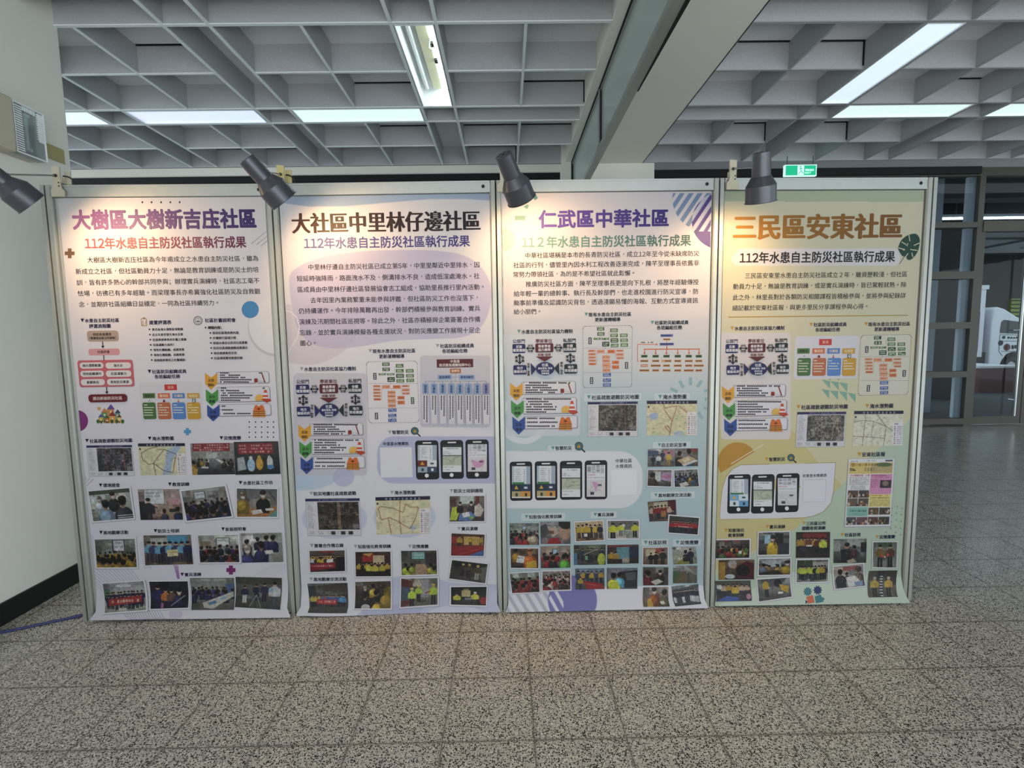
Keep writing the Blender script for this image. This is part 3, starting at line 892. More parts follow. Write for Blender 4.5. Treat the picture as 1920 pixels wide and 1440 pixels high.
class Canvas:
    """soft edged shapes in photograph coordinates"""
    def __init__(s, X, Y, col): s.X, s.Y = X, Y; s.a = np.zeros(X.shape + (3,)) + H(col)
    def mix(s, m, col, al=1.0):
        m = (np.clip(m, 0, 1) * al)[..., None]; s.a = s.a * (1 - m) + H(col) * m
    def grad(s, pts):
        ys = [p[0] for p in pts]; cs = np.array([H(p[1]) for p in pts])
        for k in range(3): s.a[..., k] = np.interp(s.Y, ys, cs[:, k])
    def ell(s, cx, cy, rx, ry, col, al=1.0, rot=0):
        c, d = math.cos(rot), math.sin(rot); x = (s.X - cx) * c + (s.Y - cy) * d; y = -(s.X - cx) * d + (s.Y - cy) * c
        r = np.sqrt((x / rx) ** 2 + (y / ry) ** 2); s.mix((1 - r) * min(rx, ry) * .6 + .5, col, al)
    def bars(s, cx, cy, r, ang, pitch, wd, col, where):
        q = (-(s.X - cx) * math.sin(ang) + (s.Y - cy) * math.cos(ang)); f = np.abs((q / pitch) % 1 - .5) * pitch
        m = np.clip((wd / 2 - f) * .6 + .5, 0, 1) * np.clip((r - np.hypot(s.X - cx, s.Y - cy)) * .6 + .5, 0, 1); s.mix(m * where, col)

    def ring(s, cx, cy, r, w, col, al=1.0):
        d = np.hypot(s.X - cx, s.Y - cy); s.mix((w / 2 - abs(d - r)) * .6 + .5, col, al)
    def poly(s, pts, col, al=1.0):
        acc = np.zeros(s.X.shape); n = len(pts)
        for ox, oy in ((-.8, -.3), (.3, -.8), (.8, .3), (-.3, .8), (-.3, 0), (.3, 0)):
            m = np.zeros(s.X.shape, bool); X, Y = s.X + ox, s.Y + oy
            for i in range(n):
                (x0, y0), (x1, y1) = pts[i], pts[(i + 1) % n]
                if y0 == y1: continue
                m ^= ((Y > min(y0, y1)) & (Y <= max(y0, y1)) & (X < x0 + (Y - y0) * (x1 - x0) / (y1 - y0)))
            acc += m
        s.mix(acc / 6, col, al)

    def rrect(s, x0, y0, x1, y1, r, col, al=1.0):
        dx = np.maximum(np.maximum(x0 + r - s.X, s.X - x1 + r), 0); dy = np.maximum(np.maximum(y0 + r - s.Y, s.Y - y1 + r), 0)
        s.mix((r - np.hypot(dx, dy)) * .6 + .5, col, al)


def cp(K, pts):
    return [(K[0] + x / K[2], K[1] + y / K[2]) for x, y in pts]


def smooth(pts, n=6):
    """closed Catmull-Rom curve"""
    P = [np.array(p, float) for p in pts]; out = []
    for i in range(len(P)):
        a, b_, c, d = P[i - 1], P[i], P[(i + 1) % len(P)], P[(i + 2) % len(P)]
        for j in range(n):
            t = j / n; out.append(tuple(.5 * (2 * b_ + (c - a) * t + (2 * a - 5 * b_ + 4 * c - d) * t * t + (3 * b_ - a - 3 * c + d) * t ** 3)))
    return out


# ------------------------------------------------------------------ diagrams shared by the posters
DARK = '2a1f45'


def coop(p, K, box):
    p.part('printed_diagram'); p.crop(*K); p.T = (195, 485, 745, 810) + box
    B, R, G = '23265f', '5e2024', '1c2a2c'
    p.text('公部門', 200, 302, 505, '2a2a5c', bold=.02); p.text('學術單位', 393, 532, 503, '702a2c', bold=.02); p.text('私部門', 625, 730, 498, '222a2c', bold=.02)
    for (x0, y0, x1, y1, c, a, b_) in ((197, 528, 307, 606, B, '災害', '權責機關'), (390, 523, 542, 600, R, '專家學者', '協力團隊'), (624, 520, 734, 598, G, '全國', '民間組織'),
                                      (205, 708, 316, 788, B, '地方', '層級政府'), (634, 700, 743, 780, G, '地方', '草根團體')):
        p.rrect(x0, y0, x1, y1, 12, c); xm = (x0 + x1) / 2; w = 27
        for t, yy in ((a, y0 + 24), (b_, y0 + 54)): p.text(t, xm - len(t) * w / 2 + 2, xm + len(t) * w / 2 - 2, yy, 'e4e2ea', bold=.02)
    p.arrow(310, 565, 388, 565, 9, 22, '1b1a24', both=True); p.arrow(544, 560, 622, 560, 9, 22, '1b1a24', both=True)
    p.arrow(258, 610, 258, 704, 12, 26, '1b1c34', both=True); p.arrow(684, 604, 686, 696, 12, 26, '1b1a24', both=True)
    for t, x, y in (('合作', 348, 543), ('支援', 348, 588), ('合作', 584, 540), ('支援', 584, 583)): p.text(t, x - 22, x + 22, y, '2a2630', bold=.02)
    for t, x, y in (('溝', 229, 642), ('通', 231, 672), ('協', 284, 642), ('調', 285, 672), ('溝', 657, 636), ('通', 659, 666), ('協', 711, 636), ('調', 712, 668)): p.text(t, x - 11, x + 11, y, '2a2630', bold=.03)
    p.text('知識/技術', 412, 520, 620, '702a2c', bold=.02); p.poly([(393, 636), (540, 634), (468, 678)], R)
    p.poly([(350, 690), (398, 742), (356, 794)], B); p.poly([(588, 686), (548, 738), (592, 790)], G)
    for j, t in enumerate('政策/經費'): p.text(t, 322, 342, 700 + j * 22, '2a2630', bold=.02)
    for j, t in enumerate('網絡/資源'): p.text(t, 600, 620, 690 + j * 22, '2a2630', bold=.02)
    p.ell(472, 738, 78, 56, B); p.text('社區', 444, 498, 706, 'e4e2ea', bold=.02)
    p.text('擔負環境/現場', 412, 532, 734, 'e4e2ea', bold=.02); p.text('防災社區', 440, 506, 756, 'e4e2ea', bold=.02); p.text('落實推動', 440, 506, 778, 'e4e2ea', bold=.02)
    p.T = None


def flow(p, K, box, plate=None):
    p.part('printed_diagram'); p.crop(*K); p.T = (780, 335, 1200, 842) + box
    if plate: p.rrect(780, 335, 1200, 842, 26, plate, -1)
    p.outline(782, 338, 1196, 840, 26, 4, '5b5760', dash=7)
    for y in (520, 720): p.line([(790, y), (1190, y)], 3, '5b5760', dash=7)
    G, G2, O, B = '3f6a2f', '27402a', 'd87b4c', '24418f'
    p.line([(932, 362), (932, 440), (900, 440), (970, 440), (970, 530)], 2, '6b7a66'); p.line([(1004, 380), (1004, 500)], 2, '6b7a66'); p.line([(1080, 456), (1130, 456)], 2, '6b7a66')
    p.line([(898, 535), (898, 655)], 2, 'b97a56'); p.line([(1055, 535), (1055, 600)], 2, 'b97a56'); p.line([(932, 560), (1020, 560)], 2, 'b97a56'); p.line([(980, 560), (984, 830)], 2, 'b97a56')
    p.line([(1012, 665), (1050, 665)], 2, 'b97a56')
    for x0, y0, x1, y1, c in ((902, 348, 962, 376, G2), (904, 390, 964, 418, G2), (872, 436, 930, 452, G), (940, 436, 1000, 452, G), (944, 468, 1004, 506, G2),
                              (1013, 360, 1076, 390, G), (1014, 402, 1077, 430, G), (1016, 440, 1079, 474, G2), (1018, 484, 1081, 512, G), (1096, 402, 1158, 430, G), (1098, 442, 1160, 470, G), (1100, 480, 1162, 508, G)):
        p.rect(x0, y0, x1, y1, c)
        for j in range(2 if y1 - y0 > 20 else 1): p.dashes(x0 + 8, x1 - 8, y0 + (y1 - y0) * ((.32, .7)[j] if y1 - y0 > 20 else .5), 7, 'cfdcc6')
    for x0, y0, x1, y1 in ((827, 533, 888, 551), (828, 560, 889, 579), (829, 587, 890, 605), (830, 613, 891, 631), (832, 640, 892, 658), (903, 533, 965, 562), (990, 533, 1050, 562),
                           (1062, 533, 1124, 549), (1063, 560, 1125, 584), (1065, 592, 1126, 610), (946, 580, 1010, 606), (946, 612, 1010, 636), (948, 643, 1012, 680), (950, 688, 1013, 714), (1027, 622, 1085, 650), (1028, 660, 1086, 690)):
        p.rect(x0, y0, x1, y1, O); p.rect(x0 + 4, y0 + 3, x1 - 4, y1 - 3, 'e6a987' if (x1 - x0) > 60 else O); p.dashes(x0 + 8, x1 - 8, (y0 + y1) / 2, 7, '8a4a2c')
    for y in (724, 768, 806):
        p.rect(952, y, 1018, y + 28, B); p.dashes(958, 1012, y + 8, 7, 'c3cdea'); p.dashes(958, 1012, y + 20, 7, 'c3cdea')
    for x, y in ((842, 460), (1150, 660), (855, 785)):
        p.rect(x - 13, y - 27, x + 13, y + 27, '26262c')
        for j in range(3): p.rect(x - 6, y - 20 + j * 15, x + 6, y - 9 + j * 15, 'c8c8cc')
    p.T = None


def phase(p, K, box):
    p.part('printed_diagram'); p.crop(*K); p.T = (1217, 547, 1712, 920) + box
    for (x0, y0, x1, y1, n) in ((1300, 547, 1698, 635, 5), (1306, 660, 1705, 773, 6), (1312, 790, 1712, 878, 3)):
        p.rrect(x0 + 5, y0 + 5, x1 + 5, y1 + 5, 14, 'a9a6ae'); p.rrect(x0, y0, x1, y1, 14, '8b8890'); p.rrect(x0 + 3, y0 + 3, x1 - 3, y1 - 3, 12, 'e2e0e8')
        for j in range(n):
            y = y0 + (y1 - y0) * (j + .6) / (n + .2); L_ = (1, .50, .58, .72, .66, .45)[j] if n > 3 else (.62, .68, .66)[j]
            p.ell(x0 + 20, y, 3, 3, '33303a', n=8); p.dashes(x0 + 30, x0 + 30 + 330 * L_, y, 12, '37343e')
    for x0, y0, c, t in ((1217, 557, 'e2a63a', ('災前', '預防')), (1224, 680, '4f9a4a', ('災中', '應變')), (1234, 795, '37549f', ('災後', '復原'))):
        p.poly([(x0, y0), (x0 + 46, y0 + 34), (x0 + 94, y0), (x0 + 94, y0 + 82), (x0 + 46, y0 + 126), (x0 + 2, y0 + 84)], c)
        p.text(t[0], x0 + 24, x0 + 70, y0 + 56, '2b2630', bold=.02); p.text(t[1], x0 + 24, x0 + 70, y0 + 90, '2b2630', bold=.02)
    p.line([(1645, 560), (1668, 628)], 8, '8e2a22'); p.rrect(1588, 598, 1614, 628, 5, '8e2a22'); p.line([(1614, 614), (1660, 622)], 2, '999'); p.poly([(1596, 628), (1612, 645), (1620, 630)], 'd8d6de')
    p.ell(1628, 746, 32, 28, 'e6b85a', a0=180, a1=360, n=16); p.rect(1596, 744, 1662, 766, 'e6b85a'); p.line([(1605, 760), (1655, 760)], 4, 'c79a3a')
    p.poly([(1664, 684), (1680, 684), (1698, 756), (1646, 756)], 'd2543a'); p.poly([(1640, 756), (1704, 752), (1718, 764), (1682, 782)], 'b9442e')
    p.poly([(1659, 706), (1685, 706), (1689, 722), (1655, 722)], 'eceaf0'); p.poly([(1652, 738), (1693, 738), (1695, 748), (1650, 748)], 'eceaf0')
    p.poly([(1594, 798), (1610, 798), (1622, 812), (1636, 798), (1654, 798), (1668, 840), (1672, 888), (1576, 888), (1580, 842)], 'd9702f')
    for y in (846, 860, 874): p.rect(1580, y, 1670, y + 5, '5a3a20'); p.rect(1580, y + 5, 1670, y + 8, 'd8c24a')
    p.line([(1622, 812), (1622, 888)], 3, '7a3a18'); p.rect(1612, 822, 1634, 830, '33261f')
    p.T = None


def teams(p, K, box):
    p.part('printed_diagram'); p.crop(*K); p.T = (733, 622, 1200, 925) + box
    p.rrect(733, 622, 1200, 925, 18, 'dedae2', -1)
    p.rect(914, 643, 1007, 687, 'cc3b3a'); p.text('里長', 938, 984, 665, 'f0b8a8', bold=.02)
    for x0, c, t, c2 in ((752, '55783e', '疏散班', '4c7440'), (864, 'd86e52', '警戒班', 'c06d48'), (974, '5a86c8', '引導班', '5d88ca'), (1085, 'd2a246', '收容班', 'cf9f38')):
        p.rect(x0, 709, x0 + 92, 747, c); p.text(t, x0 + 14, x0 + 78, 728, '2f3a2a' if x0 < 800 else 'f0dcb8', bold=.02)
        k = x0 + 45
        p.rrect(k - 60 + 16, 778, k + 66 - 12, 904, 14, c2)
        for j in range(5):
            if x0 > 900 and j > 3: continue
            p.dashes(k - 38, k + (40 if j % 2 else 30) - (0 if j else 40), 797 + j * 19, 7, 'e4e6d4')
    p.rect(788, 754, 812, 778, 'e8e6ec'); p.line([(794, 772), (804, 758), (808, 772)], 3, '222')
    p.poly([(902, 776), (906, 758), (918, 758), (922, 776)], '8a2a2a'); p.poly([(1012, 776), (1019, 752), (1026, 776)], 'c03028'); p.rect(1014, 764, 1025, 768, 'eee')
    p.rrect(1122, 750, 1148, 778, 5, '223a2e'); p.rect(1127, 754, 1143, 774, 'dfe6e0'); p.ell(1135, 762, 4, 4, '223a2e', n=10)
    p.T = None


def magnifier(p, K, cx, cy, r):
    p.part('printed_icon'); p.crop(*K); p.line([(cx + r * .6, cy + r * .6), (cx + r * 1.45, cy + r * 1.4)], r * .34, '1e2226')
    p.ell(cx, cy, r, r, '2c4148'); p.ell(cx, cy, r * .8, r * .8, '45727a'); p.poly([(cx, cy - r * .62), (cx + r * .6, cy + r * .42), (cx - r * .6, cy + r * .42)], '1f2a2c')
    p.poly([(cx, cy - r * .45), (cx + r * .45, cy + r * .34), (cx - r * .45, cy + r * .34)], 'e2b03a'); p.line([(cx, cy - r * .2), (cx, cy + r * .2)], r * .14, '222')


def phone(p, K, box, kind, home=True):
    p.part('phone_picture'); p.crop(*K); x0, y0, x1, y1 = box; w, h = x1 - x0, y1 - y0
    p.rrect(x0, y0, x1, y1, w * .14, '15151a'); p.rrect(x0 + w * .3, y0 + h * .045, x1 - w * .32, y0 + h * .08, w * .03, 'e6e6ea')
    a, c, d, e = x0 + w * .09, y0 + h * .12, x1 - w * .09, y1 - h * (.18 if home else .07)
    if home: p.ell((x0 + x1) / 2 - w * .02, y1 - h * .10, w * .085, w * .085, 'f0f0f2', n=20)
    im = Pic(40, 60, ('e2e6ee', 'e6e8ee'), seed=int(x0))
    if kind[0] == 'a':
        im.rect(.78, 0, 1, .55, 'a9b4c6'); im.rect(0, 0, .12, .55, 'b9c2d0')
        for j in range(7): im.text(.18, .08 + .06 * j, .5 - .03 * (j % 3), .105 + .06 * j, 8, '667'); im.rect(.64, .1 + .06 * j, .7, .12 + .06 * j, '778')
        cs = {'a1': ('702a2a', 'e2e6ee', '9fb2c0', '3c4d66'), 'a2': ('26384a', '2c3e56', 'b8a878', 'd89a4a'), 'a3': ('7fb2d8', 'd8e4ec', 'd8e4ec', '6fa8d4')}[kind]
        for (q, r_), cc in zip(((0, .56), (.5, .56), (0, .78), (.5, .78)), cs):
            im.rect(q, r_, q + .5, r_ + .22, cc)
        im.poly([(.25, .6), (.36, .72), (.14, .72)], 'e0b040'); im.rect(.66, .64, .84, .7, 'e8eaf0' if kind == 'a2' else '333c46'); im.rect(.2, .84, .32, .94, '2b3a40'); im.rect(.7, .84, .82, .94, '2b3036' if kind != 'a1' else 'e8eaf0')
        if kind == 'a3': im.rect(.05, .5, .75, .56, '3c7a3c')
        if kind == 'a2': im.rect(.05, .5, .66, .57, '3c7a3c'); im.rect(0, .96, 1, 1, 'eee')
    elif kind == 'b':
        im.rect(0, 0, 1, .1, '2b3b34'); im.text(.2, .13, .85, .17, 14, '555'); im.text(.05, .25, .35, .28, 7, '667'); im.text(.05, .31, .5, .34, 10, '667')
        im.rect(0, .4, 1, .76, 'bcc4b0'); im.rect(0, .38, 1, .42, '46484a')
        for j in range(14): im.line([(im.rg.rand(), .4 + .35 * im.rg.rand()), (im.rg.rand(), .4 + .35 * im.rg.rand())], .012, '7c8478')
        im.rect(0, .76, 1, 1, 'e6e8ec'); im.text(.05, .80, .6, .83, 10, '778'); im.text(.05, .9, .4, .93, 8, '556')
    else:
        for j in range(5):
            for k in range(4): im.rect(.05 + k * .23, .02 + j * .05, .24 + k * .23, .055 + j * .05, ('8a8a90', 'b0b0b8', 'c8c8d0')[im.rg.randint(3)])
        im.text(.05, .3, .5, .33, 10, 'b04040'); im.text(.05, .38, .95, .41, 16, '667')
        im.rect(0, .46, 1, 1, 'dcd8dc')
        if kind == 'c1': im.poly(smooth([(.2, .55), (.45, .62), (.8, .55), (.85, .7), (.6, .85), (.3, .78)]), 'd8a0c8')
        if kind == 'c2': im.poly([(.3, .52), (.62, .56), (.5, .85)], 'd8a0c8')
        for j in range(9): im.line([(im.rg.rand(), .5 + .5 * im.rg.rand()), (im.rg.rand(), .5 + .5 * im.rg.rand())], .01, '9a98a0')
        im.rect(.2, .84, .4, .93, '444'); im.rect(.6, .6, .8, .66, '555')
    p.raster([(a, c), (d, c), (d, e), (a, e)], im.out(), 1)


def hazmap(p, K, quad, seed, tone='4a443e'):
    """evacuation map: aerial view, legend column and footer"""
    p.crop(*K); im = Pic(110, 76, ('dcdae0', 'd6d4da'), seed=seed); r = im.rg
    im.rect(0, .01, 1, .08, '2b2b58'); im.text(.25, .025, .78, .06, 18, 'a8a8c0')
    im.rect(.22, .1, .97, .83, tone)
    m = (im.X > .22) & (im.X < .97) & (im.Y > .1) & (im.Y < .83)
    for cell, amp in ((2, .28), (4, .34), (9, .34), (22, .35)):
        n = r.rand(im.H // cell + 1, im.W // cell + 1, 1); n = np.repeat(np.repeat(n, cell, 0), cell, 1)[:im.H, :im.W]
        im.a = np.where(m[..., None], im.a * (1 + amp * 2 * (n - .45)), im.a)
    for j in range(16):
        x, y = .25 + .68 * r.rand(), .12 + .65 * r.rand(); im.rect(x, y, x + .02 + .05 * r.rand(), y + .015 + .03 * r.rand(), ('b8a488', '8f8578', '6f6a60', 'a08060')[r.randint(4)], .6)
    for j in range(2):
        x = .35 + .5 * r.rand(); im.line([(x, .1), (x - .1 + .2 * r.rand(), .83)], .016, 'b59a78' if seed % 2 else '8a5a4a', .7)
    im.rect(.84, .68, .96, .8, '8f8c90', .7)
    for j in range(22): im.text(.03, .11 + j * .032, .10 + .09 * r.rand(), .128 + j * .032, 7, '7c7a84')
    for x in (.04, .2, .36, .53, .66): im.text(x, .87, x + .1, .9, 5, '8a8890'); im.text(x, .92, x + .1, .95, 5, '8a8890')
    for x in (.44, .62, .76): im.rect(x, .87, x + .08, .96, '2c2c30')
    im.rect(0, 0, 1, .01, '777'); im.rect(0, .985, 1, 1, '777'); im.rect(0, 0, .008, 1, '777'); im.rect(.993, 0, 1, 1, '777'); im.a = np.clip(im.a, 0, 1)
    p.part('printed_map', lay=6); p.raster(quad, im.out())


def floodmap(p, K, quad, seed, lines=(), water=(), title='高雄市淹水潛勢圖', base='d8d0ae', thick=.012, lc='4a3a34'):
    p.crop(*K); im = Pic(100, 70, (base, base), seed=seed); r = im.rg
    im.noise(.05, 12)
    for w in water: im.poly(smooth(w), 'a6b8d4')
    for j in range(5): x, y = r.rand(), r.rand(); im.ell(x, y, .06 + .07 * r.rand(), .05 + .05 * r.rand(), 'bccaa6', .5)
    for j in range(26):
        x, y = r.rand(), .12 + .85 * r.rand(); im.line([(x, y), (x + .12 * r.randn(), y + .12 * r.randn())], .005, '9a927c', .7)
    for ln in lines: im.line(ln, thick, lc)
    for j in range(30): x, y = r.rand() * .75, .15 + .8 * r.rand(); im.rect(x, y, x + .02 + .03 * r.rand(), y + .012, '6a6660', .8)
    im.rect(.80, .33, .99, .97, 'e6e2e6'); im.text(.82, .36, .9, .40, 2, '444')
    for j in range(10): im.rect(.82, .44 + j * .053, .85, .465 + j * .053, ('b04040', '4a4a4a', '7c7c90')[j % 3]); im.text(.87, .44 + j * .053, .98, .465 + j * .053, 5, '55525c')
    im.rect(0, 0, 1, .10, '23233f'); im.ell(.04, .18, .02, .03, '333')
    p.part('printed_map', lay=6); p.raster(quad, im.out())
    p.lay += 1; (xa, ya), (xb, yb) = quad[0], quad[1]; hh = quad[3][1] - quad[0][1]
    n = len(title); wd = xb - xa
    for j, ch in enumerate(title):
        u = .16 + .68 * (j + .5) / n; cx = xa + u * wd; cy = ya + (yb - ya) * u + hh * .052
        p.text(ch, cx - wd * .018, cx + wd * .018, cy, 'c8c8da', dl=0)


PH = []


def shot(bg, seed, *ops, w=88, h=66, noise=.10):
    im = Pic(w, h, bg, seed=seed); r = im.rg
    for _ in range(34):
        x, y, f = r.rand(), r.rand() ** 1.3, .62 + .7 * r.rand(); a, b = .03 + .16 * r.rand(), .03 + .14 * r.rand(); base_ = im.a[min(im.H - 1, int(y * im.H)), min(im.W - 1, int(x * im.W))]
        im.rect(x - a, y - b * .7, x + a * .6, y + b, np.clip(base_ * f + .02 * r.randn(3), 0, 1), .75)
    for o in ops: getattr(im, o[0])(*o[1:]) if not isinstance(o[-1], dict) else getattr(im, o[0])(*o[1:-1], **o[-1])
    im.noise(noise * .55, 2); im.noise(noise * .45, 4, False); im.noise(noise * .8, 9)
    for _ in range(26): im.ell(r.rand(), r.rand(), .006 + .012 * r.rand(), .006 + .014 * r.rand(), ('d8d4cc', '14141a', '2a2a30', 'b09078')[r.randint(4)], .55)
    g = im.a.mean(-1, keepdims=True); im.a = np.clip(im.a * .78 + g * .22, 0, 1)
    vg = 1 - .35 * ((im.X - .5) ** 2 + (im.Y - .5) ** 2); im.a = im.a * vg[..., None]
    return im.out()


YE, OR, RE, BL, NV, WH, TE, GR, BK, PU = 'c9a02c', 'c8702c', '8a2a2c', '3a5aa0', '24244e', 'd2d0d0', '4a8a9a', '6b7a4a', '1c1a1e', '3a3070'


def hall(scr=(.4, .08, .62, .3), sc='c4cfd4'):
    return [('rect', scr[0] - .02, scr[1] - .02, scr[2] + .02, scr[3] + .02, '4a4c50'), ('rect',) + scr + (sc,), ('text', scr[0] + .02, scr[1] + .06, scr[2] - .02, scr[1] + .11, 6, '6a7a88')]


# ================================================================== poster with the purple title
p = Poster(0); A1, A2, A3 = (80, 340, 4.0), (80, 560, 4.0), (120, 800, 3.891)


def paint0(X, Y):
    c = Canvas(X, Y, 'e6e2ea'); c.grad([(360, 'e8e4e8'), (700, 'e5e1ea'), (1150, 'dfdde8')])
    (x, y), = cp(A1, [(1760, 1080)]); c.ell(x + .5, y + 3, 56, 56, 'bdb8bf', .6); c.ell(x, y, 53.5, 53.5, 'ebe8ec')
    return c.a


p.sheet(paint0)
p.crop(*A1); p.part('title_lettering', lay=3); p.text('大樹區大樹新吉庒社區', 225, 1597, 284, 'a06ea4', 140, bold=.033, col2='41306f', res=3)
p.part('subtitle_lettering', lay=3); p.text('112年水患自主防災社區執行成果', 318, 1525, 460, 'c8606c', 84, bold=.022, col2='6a2d52', res=3)
for t, a, b_, y in (('大樹區大樹新吉庒社區為今年甫成立之水患自主防災社區，雖為', 335, 1617, 584), ('新成立之社區，但社區動員力十足，無論是教育訓練或是防災士的培', 247, 1620, 669),
                    ('訓，皆有許多熱心的幹部共同參與；辦理實兵演練時，社區志工毫不', 255, 1625, 752), ('怯場，彷彿已有多年經驗。而梁理事長亦希冀強化社區防災及自救觀', 263, 1632, 833),
                    ('念，並期許社區組織日益穩定，一同為社區持續努力。', 272, 1320, 917)): p.body(t, a, b_, y, '2a1d22')
p.marks()
for x in (748, 817, 888, 958, 1028): p.ell(x, 157, 6, 8, '1e1a28', n=12)
for a in ((1565, 470, 1684, 372), (1603, 478, 1685, 410), (1635, 488, 1686, 444)): p.line([a[:2], a[2:]], 3, '5a5266')
p.poly(cross(203, 540, 37, 14), '7d6148')
p.crop(*A2)
for x in (1550, 1597, 1642, 1687, 1731):
    for y in (925, 963, 1003, 1038): p.ell(x, y, 5.5, 5.5, '221c30', n=10)
p.poly(cross(1086, 997, 27, 12), '5f9ccc')
p.crop(*A1); p.ell(1557, 962, 64, 64, '4c8fc6')
p.crop(*A2); p.poly([(max(x, 233 + .05 * (y - 840)), y) for x, y in ((262 + 79 * math.cos(q * .1257), 917 + 80 * math.sin(q * .1257)) for q in range(50))], '86357c')
# flowing contour lines low on the sheet
p.crop(*A3)
p.part('printed_contour', lay=1)
for k in range(15):
    o = k * 26
    p.line([(x + 4, 870 + o + 150 * math.exp(-((x - 120) / (120 + 8 * k)) ** 1.0) * -.9 + .0016 * (x - 150) ** 2 * (1 + .02 * k)) for x in range(178 + int(2.4 * k), 840 - 22 * k, 20)], 2.6, ('9a92b4', 'b08cb8')[k % 3 == 2])
p.part('printed_contour', lay=1)
for k in range(13): p.line([(545 + 3 * k, 860 + 14 * k), (560 + 6 * k, 850 + 15 * k), (590 + 4 * k, 838 + 17 * k)], 2.6, '9a92b4')
p.part('printed_contour', lay=1)
for k in range(9): p.line([(800 + 4 * k, 1010), (812 + 3 * k, 1050), (828 + 2 * k, 1110)], 2.6, 'a878b4')
p.part('printed_contour', lay=1)
for k in range(9): p.line([(775 + 10 * k, 1345), (772 + 11 * k, 1372), (778 + 9 * k, 1396)], 2.6, 'a884b8')
p.part('printed_contour', lay=1)
for k in range(8): p.line([(1390 + 20 * k, 1088), (1450 + 20 * k, 1045), (1530 + 13 * k, 1005)], 2, 'bdb8c8')
for B_ in p.bufs:
    if B_.name == 'printed_contour':
        for V_ in B_.v: V_[:, 2] = .00013
p.marks(); p.crop(*A3); p.poly(cross(1218, 1046, 33, 15), '7c2f6e')
for k in range(3): p.line([(130 + k * 8, 395 + k * 20), (160 + k * 28, 366 + k * 8)], 3, '5a5266')
p.crop(*A2)
p.cap('水患自主防災社區', 285, 573, 163, '1e1830', DARK); p.label('評選流程圖', 350, 510, 205); p.label('建置評選表', 800, 965, 178); p.label('社區計畫說明會', 1217, 1448, 162)
p.part('printed_icon'); p.rrect(738, 148, 782, 206, 6, '9a7a5a'); p.rrect(743, 153, 777, 201, 4, 'e6e0dc'); p.rect(752, 140, 768, 154, '9a7a5a'); p.line([(768, 196), (780, 156)], 4, 'b0503c')
for j in range(3): p.rect(748, 166 + j * 13, 756, 172 + j * 13, '6a4a3a')
p.ring(1165, 165, 31, 5, '2a2634'); p.ring(1165, 165, 20, 3, '2a2634'); p.rect(1154, 166, 1178, 174, '2a2634'); p.line([(1165, 150), (1165, 160)], 3, '2a2634')
p.part('list_lettering', lay=3)
for x, a, b_, y, t in ((801, 820, 1052, 230, '是否為淹水潛勢區域範圍'), (805, 822, 1053, 269, '近五年是否發生淹水災害'), (808, 826, 1079, 307, '社區幹部參與本計畫之意願'), (811, 830, 988, 346, '社區凝聚力為何?'),
                       (814, 833, 1063, 383, '現有社團組織、成員背景'), (817, 836, 1065, 421, '現有社團組織、成員背景'), (820, 838, 1070, 460, '其他政府單位之計畫補助'),
                       (1259, 1278, 1470, 256, '防災社區理念與內涵'), (1261, 1280, 1452, 294, '計畫執行區域介紹'), (1264, 1283, 1537, 331, '新設水患自主防災社區建置'), (1267, 1285, 1540, 369, '防災社區疏散避難成果展示'),
                       (1270, 1288, 1458, 408, '綜合座談意見交流'), (1272, 1290, 1502, 445, '社區環境實地踏查討論')):
    p.rect(x - 5, y - 5, x + 6, y + 6, '221c28'); p.text(t, a, b_, y, '2c2430', bold=.02)
p.poly([(1226, 209), (1233, 217), (1226, 225), (1219, 217)], '221c28'); p.text('課程內容：', 1245, 1345, 217, '221c28', bold=.03)
p.part('printed_diagram')
p.rrect(333, 240, 570, 322, 22, 'b5a294'); p.text('拜訪各候選里', 378, 515, 268, '2c2428', bold=.02); p.text('(候選里由區公所提報)', 350, 552, 295, '2c2428', bold=.02)
p.arrow(450, 322, 453, 372, 6, 18, '1e1820'); p.rrect(345, 375, 578, 424, 16, 'dba0a8'); p.text('社區評選', 412, 502, 399, '2c2028', bold=.02)
p.line([(459, 424), (461, 462)], 6, '1e1820'); p.rrect(270, 460, 684, 662, 20, 'cb6a76')
for x0, y0, x1, y1, t in ((280, 478, 458, 524, '淹水潛勢範圍'), (474, 478, 664, 524, '淹水史'), (285, 540, 462, 586, '現有組織運作'), (478, 538, 668, 586, '社區凝聚力'), (290, 603, 470, 650, '意願高低'), (487, 600, 676, 648, '現有防災資源')):
    p.rrect(x0, y0, x1, y1, 22, 'e8e2e4', 1); xm = (x0 + x1) / 2; p.text(t, xm - len(t) * 11.5, xm + len(t) * 11.5, (y0 + y1) / 2, '2c2028', bold=.02, dl=2)
p.arrow(482, 662, 486, 714, 6, 18, '1e1820'); p.rrect(347, 716, 637, 776, 24, '6e2029'); p.text('選出新設防災社區', 380, 600, 746, 'e6d4d2', bold=.02)
p.part('printed_town_picture')
p.ell(424, 825, 12, 12, 'd9a860', n=12)
for j in range(8): p.line([(424, 825), (424 + 18 * math.cos(j * .785), 825 + 18 * math.sin(j * .785))], 3, 'd9a860')
